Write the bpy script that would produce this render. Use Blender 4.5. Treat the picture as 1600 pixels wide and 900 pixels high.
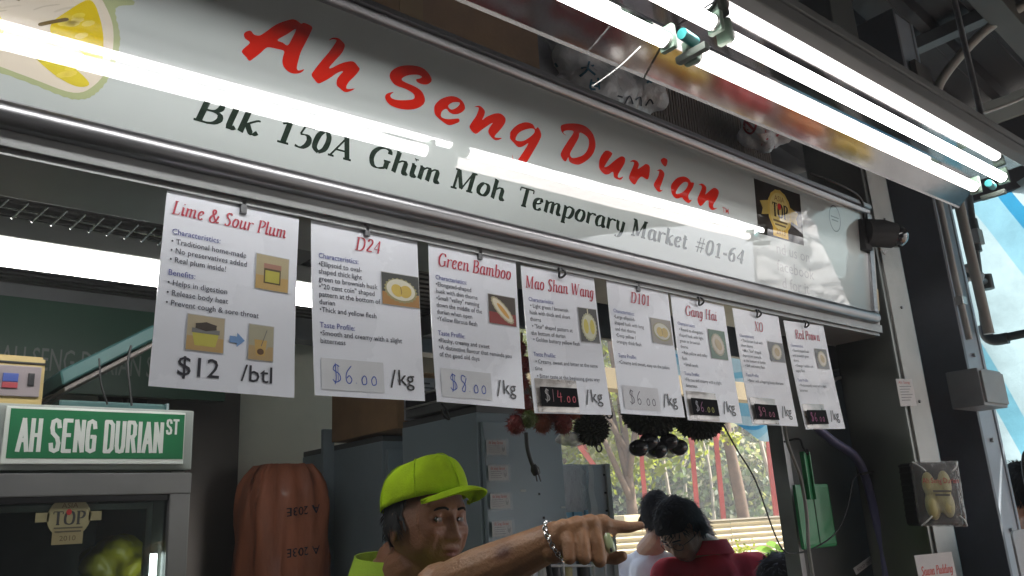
import bpy, bmesh, math, random
from mathutils import Vector, Matrix, noise
from mathutils.geometry import tessellate_polygon
for _o in list(bpy.data.objects): bpy.data.objects.remove(_o)
random.seed(7)
SC = bpy.context.scene
COL = SC.collection
V = Vector
# ---------------------------------------------------------------- camera
CAM = V((0, 0, 1.62))
FPX = 1289.959
RIGHT = V((0.7622041, -0.6449543, -0.0554873))
UP = V((-0.1361935, -0.2435680, 0.9602739))
FWD = V((0.6328477, 0.7243678, 0.2734871))
cd = bpy.data.cameras.new('camera'); cam = bpy.data.objects.new('camera', cd); COL.objects.link(cam)
cd.sensor_width = 36; cd.lens = FPX / 1600 * 36; cd.clip_start = .02; cd.clip_end = 600
cam.matrix_world = Matrix(((RIGHT.x, UP.x, -FWD.x, CAM.x), (RIGHT.y, UP.y, -FWD.y, CAM.y), (RIGHT.z, UP.z, -FWD.z, CAM.z), (0, 0, 0, 1)))
SC.camera = cam
cd.dof.use_dof = False
# ---------------------------------------------------------------- world, sun, exposure
SUN_EL, SUN_AZ = 48, 128          # azimuth measured clockwise from +y
wd = bpy.data.worlds.new('World'); SC.world = wd; wd.use_nodes = True
nt = wd.node_tree; bg = nt.nodes['Background']
sky = nt.nodes.new('ShaderNodeTexSky'); sky.sky_type = 'NISHITA'; sky.sun_disc = False
sky.sun_elevation = math.radians(SUN_EL); sky.sun_rotation = math.radians(SUN_AZ)
sky.dust_density = 2.5; sky.air_density = 1.0
nt.links.new(sky.outputs[0], bg.inputs[0]); bg.inputs[1].default_value = .09
sl = bpy.data.lights.new('sun', 'SUN'); sl.energy = 5; sl.angle = math.radians(.5); sl.color = (1, .95, .87)
sun = bpy.data.objects.new('sun', sl); COL.objects.link(sun)
_d = V((math.sin(math.radians(SUN_AZ)) * math.cos(math.radians(SUN_EL)), math.cos(math.radians(SUN_AZ)) * math.cos(math.radians(SUN_EL)), math.sin(math.radians(SUN_EL))))
sun.rotation_euler = _d.to_track_quat('Z', 'Y').to_euler()
SC.view_settings.view_transform = 'Standard'; SC.view_settings.look = 'None'
SC.view_settings.exposure = 2.0; SC.view_settings.gamma = 1
try:
    SC.cycles.max_bounces = 9; SC.cycles.transparent_max_bounces = 16; SC.cycles.diffuse_bounces = 5
    SC.cycles.caustics_reflective = False; SC.cycles.caustics_refractive = False
    SC.cycles.sample_clamp_indirect = 6
except Exception: pass

# ---------------------------------------------------------------- measuring: rays of the survey camera
def ray(x, y): return RIGHT * ((x - 800) / FPX) + UP * ((450 - y) / FPX) + FWD
def onY(x, y, Y): d = ray(x, y); return CAM + d * (Y / d.y)
def onX(x, y, X): d = ray(x, y); return CAM + d * (X / d.x)
def onZ(x, y, Z): d = ray(x, y); return CAM + d * ((Z - 1.62) / d.z)
def at(x, y, t): return CAM + ray(x, y).normalized() * t

# ---------------------------------------------------------------- materials
MATS = {}
def mat(name, col=(.5, .5, .5), rough=.5, metal=0, var=.12, scale=8, bump=0, bscale=60, emit=0, trans=0, coat=0, spec=.5, alpha=1, stretch=None, attr=False, dirt=0, ecol=None):
    if name in MATS: return MATS[name]
    m = bpy.data.materials.new(name); m.use_nodes = True; n = m.node_tree.nodes; l = m.node_tree.links
    b = n['Principled BSDF']
    tc = n.new('ShaderNodeTexCoord'); mp = n.new('ShaderNodeMapping'); l.new(tc.outputs['Object'], mp.inputs[0])
    if stretch: mp.inputs['Scale'].default_value = stretch
    if attr:
        a = n.new('ShaderNodeAttribute'); a.attribute_name = 'Col'; l.new(a.outputs['Color'], b.inputs['Base Color']); src = a.outputs['Color']
    else:
        src = None; b.inputs['Base Color'].default_value = (*col, 1)
    if var and not emit:
        t = n.new('ShaderNodeTexNoise'); t.inputs['Scale'].default_value = scale; t.inputs['Detail'].default_value = 6; l.new(mp.outputs[0], t.inputs[0])
        r = n.new('ShaderNodeMapRange'); r.inputs[1].default_value = .3; r.inputs[2].default_value = .7; r.inputs[3].default_value = 1 - var; r.inputs[4].default_value = 1 + var
        l.new(t.outputs[0], r.inputs[0])
        mx = n.new('ShaderNodeVectorMath'); mx.operation = 'SCALE'
        if src: l.new(src, mx.inputs[0])
        else: mx.inputs[0].default_value = col
        l.new(r.outputs[0], mx.inputs['Scale']); last = mx.outputs[0]
        if dirt:
            t2 = n.new('ShaderNodeTexNoise'); t2.inputs['Scale'].default_value = scale * .35; t2.inputs['Detail'].default_value = 8; t2.inputs['Roughness'].default_value = .7; l.new(mp.outputs[0], t2.inputs[0])
            r2 = n.new('ShaderNodeMapRange'); r2.inputs[1].default_value = .5; r2.inputs[2].default_value = .72; r2.inputs[3].default_value = 0; r2.inputs[4].default_value = dirt; l.new(t2.outputs[0], r2.inputs[0])
            mm = n.new('ShaderNodeMix'); mm.data_type = 'RGBA'; l.new(r2.outputs[0], mm.inputs[0]); l.new(last, mm.inputs[6]); mm.inputs[7].default_value = (.06, .05, .04, 1); last = mm.outputs[2]
        l.new(last, b.inputs['Base Color'])
        rr = n.new('ShaderNodeMapRange'); rr.inputs[3].default_value = max(0, rough * .8); rr.inputs[4].default_value = min(1, rough * 1.25 + .01); l.new(t.outputs[0], rr.inputs[0]); l.new(rr.outputs[0], b.inputs['Roughness'])
    else: b.inputs['Roughness'].default_value = rough
    b.inputs['Metallic'].default_value = metal
    b.inputs['Specular IOR Level'].default_value = spec
    b.inputs['Coat Weight'].default_value = coat; b.inputs['Coat Roughness'].default_value = .06
    if trans: b.inputs['Transmission Weight'].default_value = trans
    b.inputs['Alpha'].default_value = alpha
    if emit: b.inputs['Emission Color'].default_value = (*(ecol or col), 1); b.inputs['Emission Strength'].default_value = emit
    if bump:
        t3 = n.new('ShaderNodeTexNoise'); t3.inputs['Scale'].default_value = bscale; t3.inputs['Detail'].default_value = 4; l.new(mp.outputs[0], t3.inputs[0])
        bp = n.new('ShaderNodeBump'); bp.inputs['Strength'].default_value = bump; bp.inputs['Distance'].default_value = .003; l.new(t3.outputs[0], bp.inputs['Height']); l.new(bp.outputs[0], b.inputs['Normal'])
    MATS[name] = m; return m
def film(name, tint=(.9, .9, .9), rough=.12, opac=.25, bump=.6, bscale=30):
    "clear or milky plastic film: mostly see-through with glossy wrinkles"
    if name in MATS: return MATS[name]
    m = bpy.data.materials.new(name); m.use_nodes = True; n = m.node_tree.nodes; l = m.node_tree.links
    b = n['Principled BSDF']; b.inputs['Base Color'].default_value = (*tint, 1); b.inputs['Roughness'].default_value = rough
    tc = n.new('ShaderNodeTexCoord'); t3 = n.new('ShaderNodeTexNoise'); t3.inputs['Scale'].default_value = bscale; t3.inputs['Detail'].default_value = 3; l.new(tc.outputs['Object'], t3.inputs[0])
    bp = n.new('ShaderNodeBump'); bp.inputs['Strength'].default_value = bump; bp.inputs['Distance'].default_value = .01; l.new(t3.outputs[0], bp.inputs['Height']); l.new(bp.outputs[0], b.inputs['Normal'])
    lw = n.new('ShaderNodeLayerWeight'); lw.inputs[0].default_value = .35; l.new(bp.outputs[0], lw.inputs['Normal'])
    r = n.new('ShaderNodeMapRange'); r.inputs[3].default_value = opac; r.inputs[4].default_value = min(1, opac + .6); l.new(lw.outputs['Facing'], r.inputs[0])
    l.new(r.outputs[0], b.inputs['Alpha']); MATS[name] = m; return m
ALU = mat('brushed_aluminium', (.26, .26, .27), .32, 1, .08, 20, stretch=(.3, 8, 8), dirt=.3)
STEEL = mat('galvanised_steel', (.33, .33, .33), .42, .8, .15, 9, bump=.1, dirt=.35)
DSTEEL = mat('dull_dark_steel', (.13, .135, .14), .5, .5, .2, 6, dirt=.3)
BLACKP = mat('black_plastic', (.012, .012, .014), .35, 0, .1)
BLACKM = mat('black_matt', (.012, .012, .012), .8, 0, .1)
CABLE = mat('white_cable', (.45, .45, .43), .5, 0, .1)
BCABLE = mat('black_cable', (.012, .012, .012), .45, 0, 0)
CARTON = mat('carton_board', (.28, .17, .09), .85, 0, .15, 12, bump=.2, bscale=120, dirt=.15)
PRINT = mat('matt_print', rough=.45, attr=True, var=.03, scale=40, coat=.3)
GPRINT = mat('gloss_print', rough=.012, attr=True, var=0, spec=.66)
WHITECARD = mat('laminated_card', (.78, .81, .87), .26, 0, .04, 6, coat=.5, bump=.25, bscale=9, dirt=.06)

# ---------------------------------------------------------------- object helpers
def link(name, me, m=None, parent=None, smooth=False):
    o = bpy.data.objects.new(name, me); COL.objects.link(o)
    if m is not None:
        for mm in (m if isinstance(m, (list, tuple)) else [m]): me.materials.append(mm)
    if smooth:
        for p in me.polygons: p.use_smooth = True
    if parent is not None:
        o.parent = parent
        o.matrix_parent_inverse = parent_inv(parent)
    return o
def world_of(o):
    m = Matrix.LocRotScale(o.location, o.rotation_euler, o.scale)
    return world_of(o.parent) @ o.matrix_parent_inverse @ m if o.parent else m
def parent_inv(p): return world_of(p).inverted()
def tag(o, label=None, cat=None, group=None, kind=None):
    if label: o['label'] = label
    if cat: o['category'] = cat
    if group: o['group'] = group
    if kind: o['kind'] = kind
    return o
def thing(name, label, cat, loc=(0, 0, 0), group=None):
    o = bpy.data.objects.new(name, None); COL.objects.link(o); o.location = loc; o.empty_display_size = .05
    return tag(o, label, cat, group)
def fin(bm, name, m=None, parent=None, smooth=False, auto=None):
    me = bpy.data.meshes.new(name); bm.normal_update(); bm.to_mesh(me); bm.free()
    o = link(name, me, m, parent, smooth)
    if auto:
        try: me.set_sharp_from_angle(angle=math.radians(auto))
        except Exception: pass
    return o
def pyd(name, vs, fs, m=None, parent=None, smooth=False):
    me = bpy.data.meshes.new(name); me.from_pydata([tuple(v) for v in vs], [], fs); me.update()
    return link(name, me, m, parent, smooth)
def add_box(bm, lo, hi, bev=0):
    lo = V(lo); hi = V(hi)
    r = bmesh.ops.create_cube(bm, size=1)
    for v in r['verts']: v.co = V((lo[i] + (v.co[i] + .5) * (hi[i] - lo[i]) for i in range(3)))
    if bev:
        es = list({e for v in r['verts'] for e in v.link_edges})
        bmesh.ops.bevel(bm, geom=es, offset=bev, segments=2, affect='EDGES', profile=.7)
def box(name, lo, hi, m, parent=None, bev=.003, M=None):
    bm = bmesh.new(); add_box(bm, lo, hi, bev)
    if M: bmesh.ops.transform(bm, matrix=M, verts=bm.verts)
    return fin(bm, name, m, parent)
def obox(name, o, a, b, c, m, parent=None, bev=.002):
    "box from corner o and edge vectors a b c"
    bm = bmesh.new(); add_box(bm, (0, 0, 0), (1, 1, 1))
    for v in bm.verts: v.co = V(o) + V(a) * v.co.x + V(b) * v.co.y + V(c) * v.co.z
    if bev: bmesh.ops.bevel(bm, geom=list(bm.edges), offset=bev, segments=1, affect='EDGES')
    bmesh.ops.recalc_face_normals(bm, faces=bm.faces)
    return fin(bm, name, m, parent)
def cr(pts, n=6, closed=False):
    P = [V(p) for p in pts]; out = []; N = len(P)
    for i in range(N if closed else N - 1):
        if closed: a, b, c, d = P[(i - 1) % N], P[i], P[(i + 1) % N], P[(i + 2) % N]
        else: a, b, c, d = P[max(0, i - 1)], P[i], P[i + 1], P[min(N - 1, i + 2)]
        for k in range(n):
            t = k / n
            out.append(.5 * ((2 * b) + (c - a) * t + (2 * a - 5 * b + 4 * c - d) * t * t + (3 * b - 3 * c + d - a) * t ** 3))
    if not closed: out.append(P[-1])
    return out
def add_tube(bm, pts, r, seg=10, caps=True, closed=False):
    pts = [V(p) for p in pts]; N = len(pts); rings = []
    ref = V((0, 0, 1)) if abs((pts[1] - pts[0]).normalized().z) < .9 else V((1, 0, 0))
    for i, p in enumerate(pts):
        if closed: t = pts[(i + 1) % N] - pts[i - 1]
        else: t = pts[min(N - 1, i + 1)] - pts[max(0, i - 1)]
        t.normalize(); u = ref - t * ref.dot(t)
        if u.length < 1e-5: u = t.orthogonal()
        u.normalize(); ref = u; w = t.cross(u)
        rr = r[i] if isinstance(r, (list, tuple)) else r
        rings.append([bm.verts.new(p + (u * math.cos(2 * math.pi * k / seg) + w * math.sin(2 * math.pi * k / seg)) * rr) for k in range(seg)])
    for i in range(N if closed else N - 1):
        A, B = rings[i], rings[(i + 1) % N]
        for k in range(seg):
            try: bm.faces.new((A[k], A[(k + 1) % seg], B[(k + 1) % seg], B[k]))
            except ValueError: pass
    if caps and not closed: bm.faces.new(rings[0][::-1]); bm.faces.new(rings[-1])
def tube(name, pts, r, m, parent=None, seg=10, smooth_n=5, closed=False):
    bm = bmesh.new(); add_tube(bm, cr(pts, smooth_n, closed) if smooth_n > 1 and len(pts) > 2 else pts, r, seg, closed=closed)
    bmesh.ops.recalc_face_normals(bm, faces=bm.faces)
    return fin(bm, name, m, parent, True, 50)
def add_ell(bm, c, r, sub=3, M=None):
    res = bmesh.ops.create_icosphere(bm, subdivisions=sub, radius=1)
    for v in res['verts']:
        q = V((v.co.x * r[0], v.co.y * r[1], v.co.z * r[2]))
        if M: q = M @ q
        v.co = q + V(c)
    return res['verts']
def add_cap(bm, a, b, ra, rb, seg=14):
    "tapered capsule"
    a = V(a); b = V(b); n = 5; d = (b - a); L = d.length; d.normalize(); pts = []; rs = []
    for i in range(n + 1):
        t = i / n * math.pi / 2; pts.append(a - d * ra * math.cos(t)); rs.append(max(ra * math.sin(t), .0004))
    for i in range(n + 1):
        t = i / n * math.pi / 2; pts.append(b + d * rb * math.sin(t)); rs.append(max(rb * math.cos(t), .0004))
    add_tube(bm, pts, rs, seg)
TS = bpy.data.scenes.new('scratch')
def remesh(bm, vox, smooth=3, fac=.5):
    "fuse overlapping shapes of a bmesh into one continuous surface"
    bmesh.ops.recalc_face_normals(bm, faces=bm.faces)
    me = bpy.data.meshes.new('tmp'); bm.to_mesh(me); bm.free()
    o = bpy.data.objects.new('tmp', me); TS.collection.objects.link(o)
    md = o.modifiers.new('r', 'REMESH'); md.mode = 'VOXEL'; md.voxel_size = vox
    if smooth: s = o.modifiers.new('s', 'SMOOTH'); s.iterations = smooth; s.factor = fac
    TS.view_layers[0].update(); dg = TS.view_layers[0].depsgraph; dg.update()
    out = bpy.data.meshes.new_from_object(o.evaluated_get(dg))
    bpy.data.objects.remove(o); bpy.data.meshes.remove(me)
    return out
def sstep(a, b, x):
    t = max(0, min(1, (x - a) / (b - a))); return t * t * (3 - 2 * t)
def grid(name, f, nu, nv, m, parent=None, smooth=True, thick=0):
    vs = [f(i / nu, j / nv) for j in range(nv + 1) for i in range(nu + 1)]
    fs = [(j * (nu + 1) + i, j * (nu + 1) + i + 1, (j + 1) * (nu + 1) + i + 1, (j + 1) * (nu + 1) + i) for j in range(nv) for i in range(nu)]
    o = pyd(name, vs, fs, m, parent, smooth)
    if thick:
        me = o.data; bm = bmesh.new(); bm.from_mesh(me); bmesh.ops.solidify(bm, geom=bm.faces[:], thickness=thick); bm.to_mesh(me); bm.free()
        for p in me.polygons: p.use_smooth = smooth
        try: me.set_sharp_from_angle(angle=math.radians(50))
        except Exception: pass
    return o
def copy_tree(o, parent=None):
    c = o.copy(); COL.objects.link(c)
    if parent is not None: c.parent = parent
    for ch in [x for x in bpy.data.objects if x.parent == o]: copy_tree(ch, c)
    return c

# ---------------------------------------------------------------- lettering
_TX = {}
def text2d(s):
    "flat mesh of a line in the built-in sans face, size 1"
    if s in _TX: return _TX[s]
    cu = bpy.data.curves.new('t', 'FONT'); cu.body = s; cu.resolution_u = 2; cu.fill_mode = 'FRONT'; cu.offset = .003
    o = bpy.data.objects.new('t', cu); TS.collection.objects.link(o)
    TS.view_layers[0].update(); dg = TS.view_layers[0].depsgraph; dg.update()
    me = bpy.data.meshes.new_from_object(o.evaluated_get(dg))
    vs = [(v.co.x, v.co.y) for v in me.vertices]; fs = [tuple(p.vertices) for p in me.polygons]
    bpy.data.objects.remove(o); bpy.data.curves.remove(cu); bpy.data.meshes.remove(me)
    w = max([v[0] for v in vs] or [0]); _TX[s] = (vs, fs, w); return _TX[s]
# skeleton of an oblique serif hand: strokes (points, weight); x-height .46, capitals .7
def _c(s):
    out = []
    for st in s.split(';'):
        w = 1
        if st[0] in 'tTs': w = {'t': .35, 'T': .6, 's': .4}[st[0]]; st = st[1:]
        v = [float(q) / 100 for q in st.split()]; out.append(([(v[i], v[i + 1]) for i in range(0, len(v), 2)], w))
    return out
GL = {
'B': (.6, '12 0 12 70;t12 69 28 70;28 70 42 62 43 50 36 40 24 37;t12 37 26 37;26 37 44 33 50 19 42 5 28 0;t12 1 30 0;s2 69 20 69;s2 1 20 1'),
'l': (.26, '12 72 12 8 18 1 25 8;s4 70 12 71'), 'k': (.5, '12 0 12 72;s4 70 12 71;t12 20 36 43 44 44;20 27 33 4 40 1 47 9'),
'1': (.46, '24 2 24 68;t8 58 24 67;s10 1 38 1'), '5': (.46, 't42 69 17 69;t17 69 12 42;12 41 28 42 38 30 36 12 24 0 8 3'),
'0': (.5, '24 0 11 12 9 35 13 58 25 69 37 58 40 35 36 12 24 0'), 'A': (.68, 't34 70 6 1;33 70 53 1;t16 24 46 24;s0 1 16 1;s42 1 64 1'),
'G': (.68, '56 54 52 66 38 70 22 66 10 48 9 26 18 6 34 0 52 6;54 4 54 28;s44 29 64 29'), 'h': (.54, '12 0 12 72;s4 70 12 71;t12 30 26 43 34 44;32 44 40 38 40 8 45 1 51 8'),
'i': (.26, '12 44 12 8 17 1 24 8;s4 43 12 45;11 60 13 62 14 60'), 'm': (.78, '12 0 12 45;s4 43 12 45;t12 30 24 43 31 44;29 44 36 38 36 0;t36 30 48 43 55 44;53 44 61 38 61 8 66 1 72 8'),
'n': (.54, '12 0 12 45;s4 43 12 45;t12 30 26 43 34 44;32 44 40 38 40 8 45 1 51 8'), 'M': (.86, 'T14 0 14 70;16 70 38 4;t38 2 64 70;66 0 66 70;s4 69 18 69;s4 1 24 1;s62 69 78 69;s56 1 78 1'),
'o': (.5, '25 0 11 8 9 26 18 43 28 45 39 38 41 20 34 4 25 0'), 'T': (.62, '32 0 32 70;t6 69 58 69;t6 69 6 56;t58 69 58 56;s22 1 42 1'),
'e': (.46, 't11 22 26 25 35 32;35 33 32 43 24 45 12 36 9 18 15 4 26 0 38 8'), 'p': (.54, '12 -22 12 45;s4 43 12 45;s4 -21 22 -21;t12 32 24 44 32 45;30 45 44 38 44 18 34 2 22 0;t12 6 24 0'),
'r': (.42, '12 0 12 45;s4 43 12 45;t12 28 24 43 32 44;31 44 36 43 38 38'), 'a': (.52, '38 45 38 8 42 1 50 8;t38 38 28 45 20 43;22 44 11 34 9 14 16 2 24 1;t24 1 34 8 38 16'),
'y': (.5, '12 45 14 20 20 8 28 6;40 45 38 8 30 -14 18 -22 8 -18;s4 43 12 45'), 't': (.34, '15 60 14 10 20 1 30 8;t4 44 28 44'),
'#': (.6, 't20 0 28 70;t38 0 46 70;t8 24 52 24;t12 46 56 46'), '-': (.34, 'T6 25 28 25'), '6': (.48, '40 66 26 62 13 46 9 24 14 6 25 0 36 6 39 20 34 34 24 38 13 30'),
'4': (.48, '34 0 34 68;t34 68 6 22;t6 21 44 21'), '2': (.46, '8 56 14 67 26 69 36 60 34 46 22 28 8 8;T8 5 40 5'),
'S': (.52, '42 60 34 70 20 68 12 56 18 44 32 34 40 20 34 4 20 0 8 8'), 'D': (.68, '14 0 14 70;t14 69 30 70;28 70 48 64 56 44 54 22 42 4 26 0;t14 1 28 0;s2 69 20 69;s2 1 20 1'),
'L': (.56, '16 0 16 70;t16 2 48 2;t48 2 50 14;s6 69 28 69;s6 1 20 1'), 'P': (.54, '14 0 14 70;t14 69 28 70;28 70 46 62 46 46 34 34 20 33;s4 69 20 69;s4 1 26 1'),
'u': (.54, '12 45 11 12 16 1 26 4;t26 4 38 18;39 45 39 8 44 1 50 8;s4 43 12 45'), 'b': (.52, '12 72 12 6;s4 70 12 71;t12 32 24 44 30 45;29 45 42 38 42 16 32 1 20 0 12 6'),
'W': (.94, '10 70 26 2;t26 2 44 68;44 70 60 2;t60 2 80 70;s2 69 20 69;s36 69 52 69;s72 69 88 69'), 'w': (.72, '10 45 18 3;t18 3 33 43;33 45 41 3;t41 3 58 45;s2 44 14 44'),
'g': (.5, '38 45 37 10 30 -14 18 -22 6 -16;t38 38 28 45 20 43;22 44 11 34 9 16 16 4 24 3;t24 3 34 10 38 18'), 'X': (.66, '12 70 50 0;t52 70 8 0;s4 69 24 69;s44 69 62 69;s2 1 18 1;s40 1 60 1'),
'O': (.7, '34 0 14 8 9 32 16 60 35 70 54 60 59 34 52 8 34 0'), 'R': (.64, '14 0 14 70;t14 69 28 70;28 70 46 63 46 48 34 38 20 36;28 36 50 2;s4 69 20 69;s4 1 26 1;s46 1 60 3'),
'd': (.52, '38 72 38 8 42 1 50 8;s30 70 38 71;t38 38 28 45 20 43;22 44 11 34 9 14 16 2 24 1;t24 1 34 8 38 16'), 'H': (.74, '14 0 14 70;56 0 56 70;t14 36 56 36;s4 69 26 69;s4 1 26 1;s46 69 68 69;s46 1 68 1'),
'&': (.72, '60 40 50 14 34 0 16 2 8 16 16 32 34 48 36 62 26 70 18 60 24 44 44 14 60 2 68 8'),
'3': (.46, '8 58 20 69 34 64 34 46 20 38;20 38 38 32 38 10 24 0 8 6'), '8': (.5, '25 38 12 50 16 66 28 69 38 58 32 44 14 30 10 12 22 0 36 4 40 18 30 32 25 38'),
'9': (.48, '38 46 26 32 12 38 10 56 22 69 36 62 38 40 32 14 16 0'), '$': (.5, '40 56 28 62 14 56 14 42 34 32 40 18 28 6 10 10;t24 74 20 -6;t32 74 28 -6'), '.': (.24, '10 2 12 4 13 2'), ',': (.24, '12 4 10 -8'), '!': (.24, '12 70 12 22;12 2 13 4'),
}
GLC = {k: (a, _c(s)) for k, (a, s) in GL.items()}
class Print:
    "collects flat printed shapes (u right, v up, layer) and lays them on a surface as one mesh"
    def __init__(s): s.v = []; s.f = []; s.c = []; s.l = 0
    def poly(s, pts, col, layer=1, holes=None):
        loops = [[V((p[0], p[1], 0)) for p in pts]] + [[V((p[0], p[1], 0)) for p in h] for h in (holes or [])]
        base = len(s.v)
        for lp in loops:
            for p in lp: s.v.append((p.x, p.y, layer)); s.c.append(col)
        for t in tessellate_polygon(loops): s.f.append(tuple(base + i for i in t))
    def rect(s, u0, v0, u1, v1, col, layer=1): s.poly([(u0, v0), (u1, v0), (u1, v1), (u0, v1)], col, layer)
    def ell(s, cu, cv, ru, rv, col, layer=1, n=20, rot=0, jag=0, a0=0, a1=360):
        pts = []
        for i in range(n if a1 - a0 == 360 else n + 1):
            a = math.radians(a0 + (a1 - a0) * i / n); k = 1 + (jag if i % 2 else 0)
            x, y = ru * k * math.cos(a), rv * k * math.sin(a); pts.append((cu + x * math.cos(rot) - y * math.sin(rot), cv + x * math.sin(rot) + y * math.cos(rot)))
        s.poly(pts, col, layer)
    def text(s, t, u, v, size, col, layer=2, xs=1, shear=0, width=None, center=False):
        vs, fs, w = text2d(t)
        if width: xs = width / (w * size)
        if center: u -= w * size * xs / 2
        b = len(s.v)
        for x, y in vs: s.v.append((u + (x + y * shear) * size * xs, v + y * size, layer)); s.c.append(col)
        for f in fs: s.f.append(tuple(b + i for i in f))
    def stroke(s, pts, w, col, layer=2, n=4, taper=True, nib=None):
        P = cr([V((p[0], p[1], 0)) for p in pts], n) if len(pts) > 2 else [V((p[0], p[1], 0)) for p in pts]
        N = len(P); b = len(s.v); s.l += 1; lay = layer + (s.l % 12) * .02
        for i, p in enumerate(P):
            t = (P[min(N - 1, i + 1)] - P[max(0, i - 1)]); t = t.normalized() if t.length > 1e-9 else V((1, 0, 0))
            ww = w
            if nib is not None: ww = w * (nib + (1 - nib) * min(1, abs(t.y) * 1.15))
            if taper and (i == 0 or i == N - 1): ww *= .55
            q = V((-t.y, t.x, 0)) * ww / 2
            for k in (1, -1): s.v.append((p.x + q.x * k, p.y + q.y * k, lay)); s.c.append(col)
        for i in range(N - 1): s.f.append((b + 2 * i, b + 2 * i + 1, b + 2 * i + 3, b + 2 * i + 2))
    def script(s, t, u, v, size, col, layer=2, weight=.12, shear=.28, width=None, nib=.3, track=0, center=False):
        W = sum((GLC[c][0] if c in GLC else .3) + track for c in t); xs = 1
        if width: xs = width / (W * size)
        if center: u -= W * size * xs / 2
        x = 0
        for c in t:
            if c in GLC:
                adv, st = GLC[c]
                for pts, wm in st:
                    s.stroke([(u + (x + px + py * shear) * size * xs, v + py * size) for px, py in pts], size * weight * (wm if wm != 1 else 1), col, layer, n=3, taper=False, nib=(1 if wm != 1 else nib))
                x += adv + track
            else: x += .3 + track
        return u + x * size * xs
    def build(s, name, surf, m, parent=None, lift=.0004):
        "surf(u, v, height above the sheet) -> point"
        me = bpy.data.meshes.new(name); me.from_pydata([tuple(surf(a, b, c * lift)) for a, b, c in s.v], [], s.f); me.update()
        ca = me.color_attributes.new('Col', 'FLOAT_COLOR', 'POINT')
        for i, c in enumerate(s.c): ca.data[i].color = (c[0], c[1], c[2], 1)
        return link(name, me, m, parent)
def plane_map(o, u, v, n=None):
    o = V(o); u = V(u).normalized(); v = V(v).normalized(); n = n or u.cross(v)
    return lambda a, b, c: o + u * a + v * b + n * c
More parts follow.
